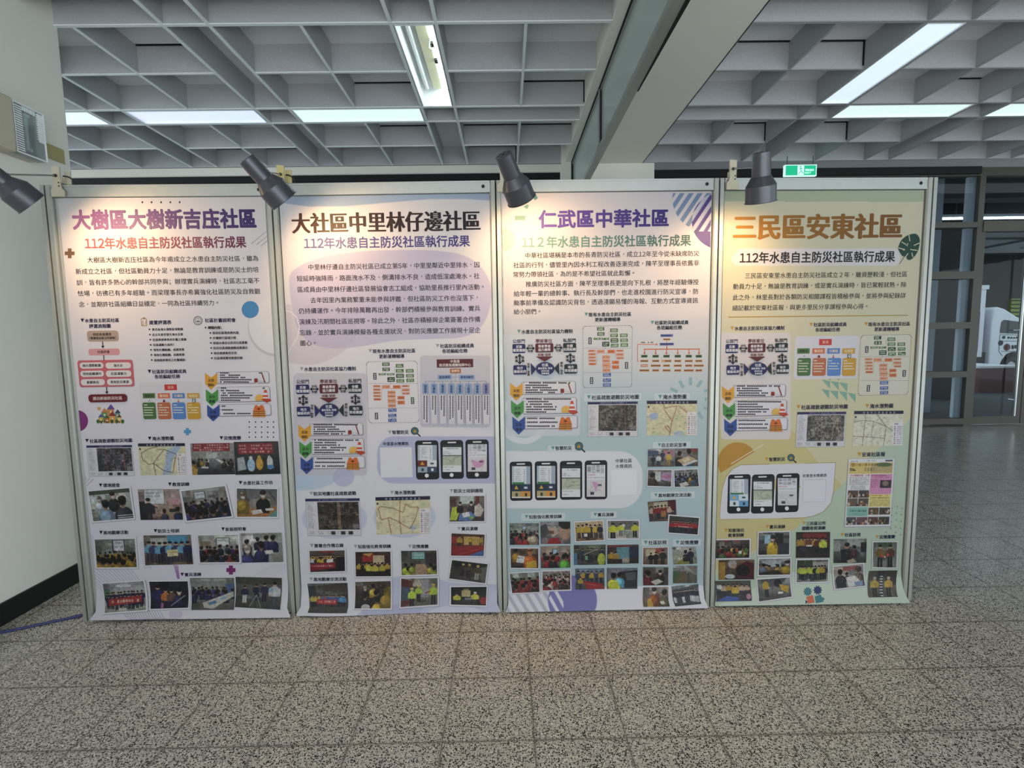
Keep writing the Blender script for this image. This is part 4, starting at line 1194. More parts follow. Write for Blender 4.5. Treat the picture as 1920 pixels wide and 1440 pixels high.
for x0, y0, x1, y1, c, rf in ((486, 830, 538, 930, 'c98a54', '6a4f9c'), (444, 852, 486, 930, '5f8f6a', 'c97a4a'), (420, 890, 455, 932, 'd8b45a', '5a5aa0'), (545, 858, 582, 930, '6a9a94', '3a4a5c'), (500, 880, 548, 932, 'd9a04a', '8a3a3a'), (560, 890, 590, 932, 'e0c070', '5a3a2a'), (468, 896, 500, 934, 'b0683a', '3a6a4a')):
    p.rect(x0, y0, x1, y1, c); p.poly([(x0 - 5, y0), (x1 + 5, y0), ((x0 + x1) / 2, y0 - (x1 - x0) * .75)], rf, 1); xm = (x0 + x1) / 2; p.rect(xm - 6, y0 + 12, xm + 6, y0 + 26, 'f0e2b0', 1); p.rect(xm - 4, y1 - 16, xm + 5, y1, '5a3a2a', 1)
for x in (416, 440, 520, 556, 600): p.ell(x, 920, 13, 15, '3f6a3a', n=14); p.rect(x - 2, 930, x + 2, 940, '4a3020')
p.crop(*A2); p.cap('社區防災組織成員', 788, 1078, 546, '1e1830', DARK); p.label('各班編組任務', 840, 1032, 584)
teams(p, A2, (733, 622, 1200, 925)); phase(p, A2, (1217, 547, 1712, 920))
p.crop(*A2); p.cap('社區疏散避難防災地圖', 320, 672, 1065, '1e1830', DARK); p.cap('淹水潛勢圖', 790, 983, 1048, '1e1830', DARK); p.cap('災情應變', 1327, 1487, 1045, '1e1830', DARK)
p.crop(*A3)
for t, a, b_, y in (('環境踏查', 255, 408, 427), ('教育訓練', 760, 915, 420), ('水患社區工作坊', 1275, 1523, 409), ('異地觀摩活動', 258, 470, 772), ('防災士培訓', 655, 840, 760), ('新設說明會', 1148, 1330, 747), ('實兵演練', 850, 1002, 1078)):
    p.cap(t, a, b_, y, '1e1830', DARK)
hazmap(p, A3, [(163, 137), (497, 133), (518, 360), (185, 366)], 4, '3c3a40')
floodmap(p, A3, [(540, 122), (882, 120), (898, 348), (560, 357)], 5, [[(.42, .1), (.22, .18), (.06, .3), (.08, .5), (.2, .66), (.3, .62), (.42, .4), (.55, .2)], [(.3, .62), (.32, .85), (.33, 1)], [(.3, .62), (.5, .85), (.7, .93), (.75, .6), (.8, .35), (.55, .2), (.4, .2)]],
         [[(.62, .2), (.9, .12), (.72, .5), (.64, 1.0), (.48, 1.0), (.55, .6)]], '高雄市大樹區大樹里')
P_ = p.photo
P_([(922, 123), (1238, 118), (1250, 347), (938, 352)], shot(('a8aaa8', '303238'), 11, ('rect', .05, 0, .9, .26, '9c2c30'), ('text', .08, .04, .88, .09, 14, 'e8c8c4'), ('text', .08, .12, .88, .17, 14, 'e8c8c4'), ('text', .2, .19, .75, .24, 9, 'e8c8c4'), ('rect', 0, .27, 1, .5, '8c8c86'), ('rect', .35, .3, .6, .48, 'b8bcbc'), ('poly', [(.2, .78), (.38, .5), (.42, .5), (.38, .8)], 'c4c8c8'), ('poly', [(.55, .5), (.62, .5), (1, .75), (.85, .8)], 'c4c8c8'), ('rows', 5, .55, .62, .035, .05, [YE, YE, '2a2420'], 2), ('poly', [(0, .8), (.14, .8), (.12, 1), (0, 1)], 'c89a3a')), label='meeting photo under a red banner')
P_([(1240, 111), (1562, 106), (1580, 343), (1252, 350)], shot(('4a4c4a', '1a1a1e'), 12, ('poly', [(.05, .5), (.2, .45), (.25, .85), (.05, .9)], 'a8b4bc'), ('ell', .36, .72, .09, .2, '9cc4dc'), ('ell', .55, .68, .08, .2, 'd09a30'), ('ell', .79, .66, .07, .2, 'c8d0cc'), ('rect', .72, .72, .87, .84, '4a8ad0'), ('ell', .36, .5, .04, .06, 'd0d4d0'), ('ell', .55, .48, .04, .06, 'c8a030'), ('ell', .78, .48, .035, .05, 'b8bcb0'), ('rect', .08, .04, .88, .37, '9c2c30'), ('text', .1, .08, .86, .14, 14, 'e8c8c4'), ('text', .1, .18, .86, .24, 14, 'e8c8c4'), ('text', .16, .28, .8, .33, 11, 'e8c8c4')), 'k', 'photo of crouching helpers under a red banner', bw=.025)
P_([(168, 462), (487, 435), (523, 675), (207, 702)], shot(('b8bab4', '9c9a92'), 13, ('rect', 0, 0, 1, .14, '4a5a44'), ('bust', .22, .28, .07, 'b4bcc8', '55504c', 'b89078'), ('bust', .57, .2, .09, '2a2a30', '1a1614', 'c09a80'), ('bust', .36, .48, .12, '8fb0d0', '15121a'), ('bust', .78, .42, .14, '3a3a4c', '151214'), ('rect', .62, .86, 1, .89, 'd8d8dc'), ('rect', .62, .93, 1, .96, 'd8d8dc')), 'w', 'tilted photo of four people talking outdoors')
P_([(540, 457), (848, 455), (870, 678), (562, 680)], shot(('b8a498', '9a7a68'), 14, ('rect', .13, .03, .62, .5, '6a6a6c'), ('rect', .15, .02, .6, .48, 'd2d6d8'), ('text', .18, .1, .5, .15, 8, '667'), ('text', .18, .2, .5, .25, 8, '667'), ('rect', .78, .3, .93, .5, 'c88a98'), ('rect', 0, .4, .14, 1, '2a2426'), ('person', .22, .28, .95, '2c2a34', '2a2a30'), ('line', [(.26, .52), (.42, .6)], .03, '2c2a34'), ('bust', .58, .72, .06, '3a3a5c'), ('bust', .9, .66, .07, '2c3a6a'), ('rect', .7, .64, .86, .74, '33302e')), label='photo of a speaker pointing beside a screen')
P_([(843, 460), (1185, 420), (1240, 662), (890, 698)], shot(('a4a49c', '54524e'), 15, *hall((.28, .1, .5, .3)), ('rect', .8, .1, .95, .6, '8a8478'), ('rows', 9, .42, .8, .04, .10, [NV, NV, PU, BK], 4)), 'w', 'tilted photo of a seated audience in dark blue')
P_([(1250, 440), (1566, 445), (1566, 668), (1252, 668)], shot(('7a7a78', '8a8478'), 16, ('rect', 0, 0, 1, .35, '6a6a6a'), ('line', [(.2, 0), (.25, .4)], .02, '333'), ('line', [(.8, .1), (.95, .4)], .02, '333'), ('poly', [(0, .75), (1, .62), (1, 1), (0, 1)], 'b5743a'), ('poly', [(.75, 1), (1, .72), (1, 1)], '5c9c98'), ('bust', .15, .25, .11, 'c29a2e', '6a5a4c', 'a07458'), ('bust', .65, .2, .11, '1c1c20', '141214', 'b88c70'), ('poly', [(.35, .78), (.6, .72), (.65, .85), (.4, .92)], 'd4d0cc'), ('poly', [(.7, .7), (.9, .68), (.92, .76), (.72, .78)], 'd4d0cc')), 'w', 'photo of two people writing at a table')
P_([(213, 812), (527, 806), (545, 1035), (232, 1038)], shot(('8c9288', '5a5c54'), 17, ('rect', .42, .04, .74, .44, '4a4448'), ('rect', .46, .06, .71, .42, 'd0d0dc'), ('text', .48, .12, .69, .17, 5, '778'), ('text', .48, .24, .69, .32, 5, '556'), ('rows', 10, .5, .82, .035, .1, ['b08a20', 'a8841e', 'c09a2a'], 4)), 'w', 'photo of an audience in yellow vests before a screen')
P_([(580, 793), (925, 788), (945, 1003), (595, 1010)], shot(('8a7a70', '6a5444'), 18, ('rect', .15, .1, .5, .5, 'b4b4b0'), ('rect', .5, .02, .92, .3, '4a9ac4'), ('lined', 8, .2, .72, [NV, '3a3a6a', '54647a', '5aa0c0', '5aa0c0']), ('poly', [(.48, .5), (.7, .48), (.7, .7), (.48, .72)], 'd8cc90'), ('text', .5, .54, .68, .6, 5, 'a07a40')), label='photo of a standing row of people holding a certificate')
P_([(967, 782), (1280, 778), (1293, 998), (985, 1000)], shot(('b2b4ac', '6c6c6a'), 19, *hall((.46, .12, .76, .4), 'cfd6d2'), ('rect', .04, .22, .3, .42, '8a7a58'), ('rows', 8, .46, .85, .05, .10, [NV, PU, NV, RE, '2c3048'], 3)), 'w', 'photo of a briefing with a screen at the front')
P_([(1290, 778), (1588, 773), (1602, 985), (1300, 992)], shot(('b4b6b0', '84847e'), 20, ('rect', .3, .02, .9, .2, '8a8c88'), ('bust', .15, .3, .07, NV), ('bust', .4, .22, .06, NV), ('bust', .62, .18, .07, PU), ('bust', .78, .18, .08, NV), ('bust', .15, .55, .12, '3a3a78', '9a8c80', 'a88a74'), ('bust', .48, .42, .11, NV), ('poly', [(.55, .6), (.75, .58), (.78, .7), (.58, .72)], 'd0d0d0')), label='photo of seated people in dark blue seen from the side')
P_([(272, 1135), (592, 1113), (612, 1345), (287, 1368)], shot(('a4a8ac', 'a09c90'), 21, ('ell', .5, .12, .2, .05, 'd8dce0'), ('rect', 0, .2, .15, .6, '4a7a5a'), ('lined', 11, .3, .5, [NV, NV, '34344c']), ('lined', 9, .42, .48, [NV, '2c2c50']), ('poly', [(.1, .56), (.9, .5), (.9, .72), (.1, .78)], 'b0302e'), ('text', .16, .6, .84, .7, 10, 'e8d0c0')), 'w', 'tilted group photo behind a red banner')
P_([(610, 1120), (913, 1117), (917, 1330), (622, 1340)], shot(('2c2c34', '1e1a24'), 22, ('person', .2, .15, .95, '2e2a64', NV), ('person', .4, .28, .8, OR, '2a2430'), ('person', .55, .3, .8, '6a4a3c', NV), ('bust', .75, .4, .10, NV, '15121a', 'c09a80'), ('rect', .28, .8, .34, 1, 'b060a0'), ('line', [(.55, .9), (.9, .55)], .02, 'a8a8b0')), 'w', 'dark photo of helpers beside a stretcher')
P_([(920, 1105), (1237, 1103), (1240, 1333), (930, 1335)], shot(('9a9c94', '5c5a54'), 23, ('rect', .8, .2, 1, .5, '4a6a9c'), ('rect', 0, .1, .8, .3, '8a8c88'), ('rows', 9, .34, .52, .035, .06, [NV, PU, NV], 3), ('poly', [(.25, .8), (.98, .45), (1, .6), (.5, .98), (.3, .95)], 'c4c0b2'), ('poly', [(.38, .8), (.56, .72), (.6, .8), (.42, .88)], '4a7ab0'), ('poly', [(.65, .66), (.78, .6), (.82, .66), (.68, .73)], '8ab0d0')), 'k', 'photo of people around long white tables', bw=.02)
P_([(1252, 1095), (1590, 1103), (1582, 1335), (1247, 1315)], shot(('6a6a64', '3e3c3a'), 24, ('rect', 0, 0, 1, .25, '4a4a44'), ('person', .2, .3, .55, NV, 'c8c8c8'), ('person', .44, .25, .5, '24243c', '223'), ('person', .62, .2, .6, '2a2a50', '223'), ('person', .84, .15, .85, 'c8ccd0', '44485a', 'c9a083', '1a1614'), ('line', [(.45, .6), (.32, .95)], .015, '999'), ('line', [(.45, .6), (.56, .95)], .015, '999'), ('rect', .72, .36, .8, .48, '7ab0d4')), label='photo of people working with equipment outdoors')
p.build('whitish poster with purple title and many captioned photos, nearest the left wall')

# ================================================================== poster with the lavender cloud
p = Poster(1); B1, B2, B3 = (510, 340, 4.3636), (510, 600, 4.3636), (530, 860, 4.5714)
CLOUD = [(145, 900), (150, 760), (250, 680), (450, 610), (700, 575), (1000, 562), (1300, 565), (1550, 600), (1700, 690), (1780, 820), (1795, 950), (1770, 1080), (1700, 1200), (1560, 1275), (1300, 1290), (1050, 1300), (850, 1330), (650, 1360), (480, 1365), (330, 1330), (240, 1250), (180, 1100)]


def paint1(X, Y):
    c = Canvas(X, Y, 'e8e4ea'); c.grad([(360, 'e8e4e8'), (800, 'e6e3ea'), (1150, 'dfe2ec')])
    c.poly(cp(B1, [(60, 90), (1830, 90), (1830, 160), (1600, 145), (1300, 145), (900, 178), (600, 205), (300, 207), (60, 175)]), 'a9bcd6')
    c.poly(cp(B1, smooth([(60, 1050), (200, 1010), (400, 1005), (600, 1060), (700, 1180), (640, 1340), (450, 1470), (250, 1500), (60, 1420)])), 'd6cdd6', .8)
    c.poly(cp(B1, smooth(CLOUD)), 'c9c4de')
    c.poly(cp(B1, smooth([(300, 1010), (480, 1015), (620, 1090), (690, 1200), (640, 1330), (480, 1365), (330, 1330), (240, 1250), (190, 1120)])), 'bfb9d6', .45)
    q = cp(B1, [(90, 1060), (150, 1065), (200, 1110), (225, 1190), (205, 1280), (150, 1370), (130, 1420)])
    for (x0, y0), (x1, y1) in zip(q, q[1:]):
        dx, dy = x1 - x0, y1 - y0; tt = np.clip(((X - x0) * dx + (Y - y0) * dy) / (dx * dx + dy * dy), 0, 1); c.mix(1.3 - np.hypot(X - x0 - tt * dx, Y - y0 - tt * dy), 'f0edf2')
    (x, y), = cp(B2, [(330, 1270)]); c.ell(x, y, 58, 27, 'bcd0e6', .8, -.18); (x, y), = cp(B2, [(560, 1230)]); c.ell(x - 75, y + 10, 26, 24, 'bcd0e6', .6)
    x0, y0 = cp(B2, [(175, 435)])[0]; x1, y1 = cp(B2, [(780, 1275)])[0]; c.rrect(x0, y0, x1, y1, 9, 'cdc9d4', .85)
    (x, y), = cp(B2, [(585, 1285)]); c.ell(x, y, 20, 18, 'b9bbdc', .75)
    x0, y0 = cp(B2, [(1210, 290)])[0]; x1, y1 = cp(B2, [(1785, 878)])[0]; c.rrect(x0, y0, x1, y1, 7, 'c9c6d2', .85)
    x0, y0 = cp(B2, [(860, 952)])[0]; x1, y1 = cp(B2, [(2300, 1338)])[0]; c.rrect(x0, y0, x1, y1, 32, 'bcbfde')
    for (a, b_, rx, ry) in ((445, 515, 280, 172), (1045, 500, 265, 178)):
        (x, y), = cp(B3, [(a, b_)]); c.ell(x, y, rx / B3[2], ry / B3[2], 'c6cae2', .8)
    c.poly(cp(B3, smooth([(730, 1250), (850, 1080), (1000, 1010), (1200, 1000), (1450, 1060), (1650, 1075), (1900, 1110), (1900, 1420), (700, 1420)])), 'c2c6e2', .9)
    c.poly(cp(B3, smooth([(690, 1290), (760, 1380), (1000, 1400), (1200, 1290), (1100, 1240)])), 'b0b4d6', .5)
    c.poly(cp(B3, smooth([(1150, 1420), (1300, 1290), (1500, 1260), (1700, 1300), (1900, 1420)])), 'dcdff0', .8)
    return c.a


p.sheet(paint1)
p.crop(*B1); p.part('title_lettering', lay=3); p.text('大社區中里林仔邊社區', 165, 1700, 333, '4a2e28', 160, bold=.038, col2='251a26', res=3, aniso=.15)
p.part('subtitle_lettering', lay=3); p.text('112年水患自主防災社區執行成果', 262, 1618, 497, '6a62a0', 90, bold=.020, col2='47428a', res=3)
for t, a, b_, y in (('中里林仔邊自主防災社區已成立第5年，中里里鄰近中里排水，因', 298, 1697, 692), ('短延時強降雨，路面洩水不及，側溝排水不良，造成低漥處淹水。社', 203, 1697, 785), ('區成員由中里林仔邊社區發展協會志工組成，協助里長推行里內活動。', 210, 1735, 875),
                    ('去年因里內業務繁重未能參與評鑑，但社區防災工作也沒落下，', 315, 1685, 963), ('仍持續運作。今年排除萬難再出發，幹部們積極參與教育訓練、實兵', 218, 1703, 1050), ('演練及汛期間社區巡視等。除此之外，社區亦積極與企業簽署合作備', 222, 1703, 1139),
                    ('忘錄，並於實兵演練模擬各種支援狀況，對防災應變工作展現十足企', 228, 1706, 1228), ('圖心。', 232, 360, 1323)): p.body(t, a, b_, y, '2c1f26')
GY = 'a8a6ac'
p.crop(*B2)
p.cap('既有水患自主防災社區', 790, 1172, 253, GY, '1f1a3a'); p.label('更新運轉輔導', 877, 1083, 297, '1f1a3a'); p.cap('社區防災組織成員', 1340, 1652, 211, GY, '1f1a3a'); p.label('各班編組任務', 1393, 1600, 253, '1f1a3a'); p.cap('水患自主防災社區協力機制', 228, 685, 400, GY, '1f1a3a'); p.cap('智慧防災', 950, 1118, 918, GY, '1f1a3a'); p.label('中里里水情資訊', 910, 1117, 1012, '26213c')
coop(p, B2, (195, 485, 745, 810)); phase(p, B2, (215, 845, 760, 1260)); flow(p, B2, (780, 335, 1200, 842)); magnifier(p, B2, 1168, 908, 32)
p.part('printed_diagram'); p.crop(*B2)
p.line([(1502, 390), (1502, 500)], 3, '6f7f9f'); p.line([(1412, 467), (1595, 467)], 3, '6f7f9f'); p.line([(1256, 502), (1752, 500)], 3, '6f7f9f')
p.rect(1348, 320, 1646, 388, '5c1c24', 1); p.text('中里里', 1460, 1535, 338, 'e8dcd8', bold=.02, dl=2); p.text('防災緊急應變指揮中心', 1370, 1626, 368, 'e8dcd8', bold=.02, dl=2)
p.rect(1457, 398, 1545, 435, 'b5622c', 1); p.text('指揮官', 1468, 1534, 416, 'f0dcc8', bold=.02, dl=2)
for x0, x1, t in ((1357, 1470, '副指揮官'), (1532, 1658, '教育訓練官')): p.rect(x0, 449, x1, 486, '8fa8d2', 1); p.text(t, x0 + 12, x1 - 12, 467, '25355c', bold=.02, dl=2)
for j, (x, t) in enumerate(zip((1256, 1326, 1397, 1469, 1539, 1610, 1681, 1752), ('疏散班', '引導班', '警戒班', '收容班', '通報班', '工程班', '搶修班', '救護班'))):
    p.line([(x, 500), (x, 522)], 3, '6f7f9f'); p.rect(x - 24, 520, x + 24, 604, '8fa8d2' if j < 7 else '8f8fc0', 1)
    for k, ch in enumerate(t): p.text(ch, x - 10, x + 10, 541 + k * 22, '25355c', bold=.02, dl=2)
    p.rect(x - 24, 610, x + 26, 848, 'dcd9e2', 1)
    for cxx, n in ((x + 12, 17 - (j * 5) % 6), (x - 10, 9 if j % 3 else 15)):
        for k in range(n): p.rect(cxx - 5, 618 + k * 13, cxx + 5, 628 + k * 13, '3a3742', 2)
p.part('blank_card'); p.rect(887, 1042, 1147, 1287, 'e8e7ee')
phone(p, B2, (1175, 985, 1365, 1305), 'a1'); phone(p, B2, (1380, 982, 1567, 1300), 'b'); phone(p, B2, (1585, 978, 1775, 1298), 'c1')
p.crop(*B3)
for t, a, b_, y in (('防災地圖社區疏散避難', 230, 630, 298), ('淹水潛勢圖', 922, 1137, 290), ('防災士培訓課程', 1432, 1717, 275), ('實兵演練', 1497, 1672, 600), ('簽署合作備忘錄', 235, 522, 744), ('知能強化教育訓練', 610, 928, 752), ('災情應變', 1075, 1250, 752), ('異地觀摩交流活動', 230, 547, 1033)): p.cap(t, a, b_, y, GY, '1f1a3a')
hazmap(p, B3, [(193, 343), (660, 338), (678, 660), (215, 663)], 7, '35302c')
floodmap(p, B3, [(795, 330), (1264, 320), (1268, 640), (805, 652)], 8, [[(.05, .3), (.1, .25), (.3, .3), (.5, .42), (.55, .2), (.62, .28), (.78, .3), (.72, .6), (.62, .85), (.5, .75), (.4, .65), (.25, .55), (.1, .6), (.05, .3)], [(.45, .1), (.43, .6), (.46, 1)], [(.22, .55), (.28, 1)]], [[(.63, .78), (.72, .76), (.73, .86), (.64, .88)]], '高雄市大社區中里里', lc='8a4a34', thick=.011)
P_ = p.photo
P_([(1420, 310), (1740, 308), (1740, 545), (1420, 550)], shot(('8a8478', '3c3430'), 31, ('rect', .3, 0, .7, .3, 'c2d0cc'), ('rect', 0, .1, .2, .4, '5a3a34'), ('rect', .75, 0, .85, .3, '7a2a2a'), ('poly', [(0, .95), (.08, .45), (.25, .4), (.3, .6), (.2, .95)], 'c8dc3a'), ('bust', .3, .3, .06, '2a2420', '15110f', 'b88a70'), ('bust', .62, .3, .07, '3a3030', '15110f', 'b88a70'), ('poly', [(.7, .8), (.72, .4), (.85, .3), (.98, .55), (.9, .8)], 'd0c4b8'), ('poly', [(.3, .7), (.6, .6), (.75, .8), (.6, 1), (.25, .95)], '5a7ac0'), ('poly', [(.35, .68), (.55, .62), (.6, .78), (.4, .85)], 'd8d8da'), ('poly', [(.55, .82), (.68, .78), (.7, .88), (.58, .92)], '7ac04a')), 'w', 'photo of people drawing on a large map')
P_([(1437, 628), (1743, 640), (1733, 845), (1432, 840)], shot(('5a3a2a', '8a2a2c'), 32, ('rect', 0, .15, .2, .45, 'a83028'), ('rect', .38, .12, .95, .5, 'c8a050'), ('person', .25, .08, .6, 'b08a2a', '3a3020'), ('person', .58, .06, .55, 'c09a2c', '3a3020'), ('person', .88, .1, .5, 'b8922a', '332'), ('poly', [(0, .6), (1, .5), (1, .75), (.4, 1), (0, 1)], '9c2426'), ('poly', [(.5, 1), (1, .7), (1, 1)], '4a6aa8'), ('line', [(.2, .95), (.95, .62)], .02, 'c84a48')), 'w', 'photo of red flood barriers being set up')
P_([(1443, 855), (1770, 893), (1745, 1080), (1415, 1035)], shot(('2c2c2c', '4a4844'), 33, ('poly', [(.75, .3), (1, .1), (1, 1), (.9, 1)], '6a6860'), ('person', .33, .12, .65, '3a3626', '222', 'b89078', 'c8c040'), ('person', .5, .1, .65, '4a4430', '222', 'b89078', 'c8c040'), ('person', .74, .12, .75, '4c4a34', 'a09a90', 'b89078', 'c8c040')), 'w', 'tilted dark photo of crouching people in helmets')
P_([(1432, 1088), (1760, 1085), (1758, 1268), (1432, 1260)], shot(('1c1a1c', '2a2826'), 34, ('rect', .3, .2, .55, .55, 'b8a870'), ('rect', .35, .1, .5, .2, '8a7a50'), ('person', .17, .35, .7, 'c8c430', '332'), ('person', .68, .28, .75, 'd0cc38', '332', 'c09a80', 'c8c8b0'), ('ell', .92, .75, .1, .2, 'a82424'), ('rect', .4, .6, .6, .72, '7a7a80')), 'w', 'dark photo of helpers in yellow vests at boxes')
P_([(220, 778), (543, 772), (548, 972), (228, 982)], shot(('6a5a54', '2c2424'), 35, ('rect', .3, .02, .7, .1, '9a2a2a'), ('lined', 12, .2, .5, [YE, YE, 'b89028', '2a2430']), ('lined', 10, .3, .45, [YE, '3a3020', WH]), ('poly', [(0, .62), (.72, .55), (.72, .82), (0, .95)], '981f2c'), ('text', .04, .68, .66, .76, 10, 'd8b4a8'), ('rect', .75, .3, 1, 1, '1e1c24')), 'w', 'group photo of many people behind a red banner')
P_([(612, 788), (935, 785), (940, 1018), (617, 1020)], shot(('4a2a24', '26201e'), 36, ('rect', .2, .08, .55, .4, 'a82a24'), ('rect', .5, .15, .82, .5, 'c8b08a'), ('poly', [(.2, .08), (.5, .05), (.4, .2)], 'd8a040'), ('lined', 8, .42, .5, ['b89a2c', YE, '26201e', '26201e'], ('1e1c20', '222')), ('person', .38, .45, .6, 'c8c43a', '222'), ('person', .55, .45, .62, 'c8b43a', '222'), ('person', .75, .45, .6, 'c0a838', '222')), 'w', 'photo of a crowd in vests at an evening demonstration')
P_([(1003, 778), (1330, 775), (1335, 1000), (1010, 1010)], shot(('5a5a4c', '4a443c'), 37, ('rect', .28, .04, .68, .38, '3a3a3c'), ('rect', .30, .06, .66, .35, '7ab4b4'), ('text', .36, .16, .6, .22, 5, 'd8e0d8'), ('rect', .68, .1, 1, .55, '3a3432'), ('poly', [(.42, .55), (.65, .55), (.85, 1), (.3, 1)], 'b08a6a'), ('bust', .12, .6, .07, 'b8c83a'), ('bust', .2, .75, .08, 'a8b838'), ('bust', .3, .58, .06, 'a8b838'), ('bust', .82, .62, .07, 'b0a838'), ('bust', .93, .75, .08, 'a8b838')), 'w', 'photo of a meeting room with a projected picture')
P_([(212, 1070), (555, 1063), (550, 1323), (215, 1320)], shot(('6a6a68', '3a3834'), 38, ('poly', [(.2, .1), (1, 0), (1, .35), (.4, .3)], '4a4644'), ('rect', 0, .1, .2, .5, '3a3c40'), ('lined', 11, .4, .42, ['c0a030', '3a5aa0', '4a9ac8', 'c83a3a', 'c8b840']), ('poly', [(.2, .56), (.72, .58), (.7, .74), (.18, .70)], 'b8242c'), ('text', .24, .6, .68, .68, 9, 'e8d0c0'), ('person', .88, .42, .45, '3a8ad0', '223'), ('rect', 0, .8, 1, 1, '4a4844')), label='group photo outdoors with a small red banner')
P_([(612, 1045), (938, 1035), (937, 1293), (605, 1293)], shot(('5a4c44', '221e1c'), 39, ('ell', .12, .1, .12, .08, '7a7a74'), ('bust', .28, .28, .07, '2a2828', '8a8880', 'a88a74'), ('bust', .5, .2, .07, 'b89a2c'), ('bust', .28, .55, .1, '1c1a1c'), ('bust', .6, .45, .09, '2a2420'), ('bust', .62, .7, .1, 'd0a82c'), ('bust', .85, .4, .1, 'c8a030'), ('poly', [(.78, .3), (.98, .2), (1, .9), (.85, .95)], 'a88a24', .6), ('ell', .3, .95, .12, .1, 'c8c4c0')), 'w', 'photo of people crowding round a pump')
P_([(1005, 1015), (1340, 1010), (1340, 1260), (1000, 1283)], shot(('8a8880', '6a665c'), 40, ('poly', [(0, 0), (.32, .1), (.3, .9), (0, 1)], '6a3a34'), ('poly', [(0, .3), (.3, .35), (.3, .75), (0, .8)], '4a5a70'), ('rect', .55, .05, .75, .7, '9a9aa0'), ('person', .3, .35, .7, 'bfe03a', '2a2a30', 'c09a80', 'd8d040'), ('person', .48, .25, .6, 'a8c83a', '26262c', 'c09a80', 'd8d040'), ('person', .88, .22, .75, 'b8d838', '2a2a30', 'c09a80', 'd8c840'), ('line', [(.66, .55), (.8, .5)], .03, 'a83030')), 'w', 'photo of workers in lime vests in an alley')
p.build('white poster with dark title above a lavender cloud of text')

# ================================================================== pale blue poster
p = Poster(2); C1, C2, C3 = (920, 340, 4.4651), (920, 570, 4.4651), (930, 810, 4.1143)


def paint2(X, Y):
    c = Canvas(X, Y, 'e0dade'); c.grad([(360, 'e2dade'), (590, 'e0dbe0'), (600, 'd8d6dc'), (680, 'd2d6dc'), (760, 'b9cdd4'), (1150, 'b4cbd2')])
    x0, y0 = cp(C2, [(135, 262)])[0]; x1, y1 = cp(C2, [(748, 1105)])[0]
    (x, y), = cp(C2, [(275, 965)]); c.ring(x, y, 41, 11, 'e0e6ee', .9)
    c.rrect(x0, y0, x1, y1, 7, 'd6dae2', .80)
    (x, y), = cp(C1, [(113, 490)]); c.ell(x, y, 20.5, 20.5, 'a6cbc6')
    x0, y0 = cp(C3, [(-300, 152)])[0]; x1, y1 = cp(C3, [(1130, 584)])[0]; c.rrect(x0, y0 - 1, x1, y1 + 1, 44, 'e4e5ec')
    # foot of the sheet
    (x, y), = cp(C3, [(590, 1300)]); low = Y > 1000 + 810 * 0 + 118 + .0006 * (X - 1130) ** 2 * (X < 1130)
    c.mix(g if False else (Y > cp(C3, [(0, 1232)])[0][1] - 0.04 * (X - 950)).astype(float) * (Y > 1098), 'e4e4f0')
    (xs, ys) = (0, 0); g = 0 * ((X + .62 * Y) % 15 < 6) & (np.hypot(X - xs, Y - ys) < 62) & (Y > 1080); c.mix(g.astype(float), 'b9bccc')
    (xs, ys), = cp(C3, [(235, 1310)]); c.bars(xs, ys, 49, 1.03, 15, 6.4, 'b9bccc', Y > cp(C3, [(0, 1236)])[0][1])
    c.ell(x, y, 46, 47, '7a79b8'); (xs, ys), = cp(C3, [(560, 1345)]); c.bars(xs, ys, 40, 1.07, 15, 6, 'e4e4f0', (X < cp(C3, [(520, 0)])[0][0]) & (np.hypot(X - x, Y - y) < 46))
    return c.a


p.sheet(paint2)
p.crop(*C1); p.part('title_lettering', lay=3); p.text('仁武區中華社區', 405, 1487, 312, '7a5cb0', 142, bold=.029, col2='3c3080', res=4)
p.part('subtitle_lettering', lay=3); p.text('11２年水患自主防災社區執行成果', 262, 1675, 502, '86b0a4', 92, bold=.020, col2='3f6a62', res=3)
for t, a, b_, y in (('中華社區堪稱是本市的長青防災社區，成立12年至今從未缺席防災', 290, 1745, 612), ('社區的行列，儘管里內因水利工程改善逐漸完成，陳芊至理事長依舊非', 190, 1745, 693), ('常努力帶領社區，為的是不希望社區就此鬆懈。', 190, 1205, 774),
                    ('推廣防災社區方面，陳芊至理事長更是向下扎根，將歷年經驗傳授', 293, 1740, 852), ('給年輕一輩的總幹事、執行長及幹部們，也走進校園進行防災宣導，防', 193, 1738, 931), ('颱事前準備及認識防災背包，透過淺顯易懂的海報、互動方式宣導資訊', 193, 1735, 1008), ('給小朋們。', 193, 418, 1091)): p.body(t, a, b_, y, '2a2024')


def stripes(cx, cy, r, ang, pitch, wd, col, lim, dl=0):
    """slanted bars inside a circle, cut off at the box lim"""
    d = np.array([math.cos(ang), math.sin(ang)]); n = np.array([-d[1], d[0]]); k = -r + pitch / 2
    while k < r:
        h0 = math.sqrt(max(0, r * r - (k - wd / 2) ** 2)); h1 = math.sqrt(max(0, r * r - (k + wd / 2) ** 2)); c = np.array([cx, cy])
        P = [c + n * (k - wd / 2) - d * h0, c + n * (k - wd / 2) + d * h0, c + n * (k + wd / 2) + d * h1, c + n * (k + wd / 2) - d * h1]
        for ax, sg, v in ((0, 1, lim[0]), (1, 1, lim[1]), (0, -1, lim[2]), (1, -1, lim[3])):     # cut to the box
            Q = []
            for a, b2 in zip(P, P[1:] + P[:1]):
                ia, ib = sg * (a[ax] - v) >= 0, sg * (b2[ax] - v) >= 0
                if ia: Q.append(a)
                if ia != ib: Q.append(a + (b2 - a) * ((v - a[ax]) / (b2[ax] - a[ax])))
            P = Q
            if len(P) < 3: break
        if len(P) >= 3: p.poly([tuple(q) for q in P], col, dl)
        k += pitch


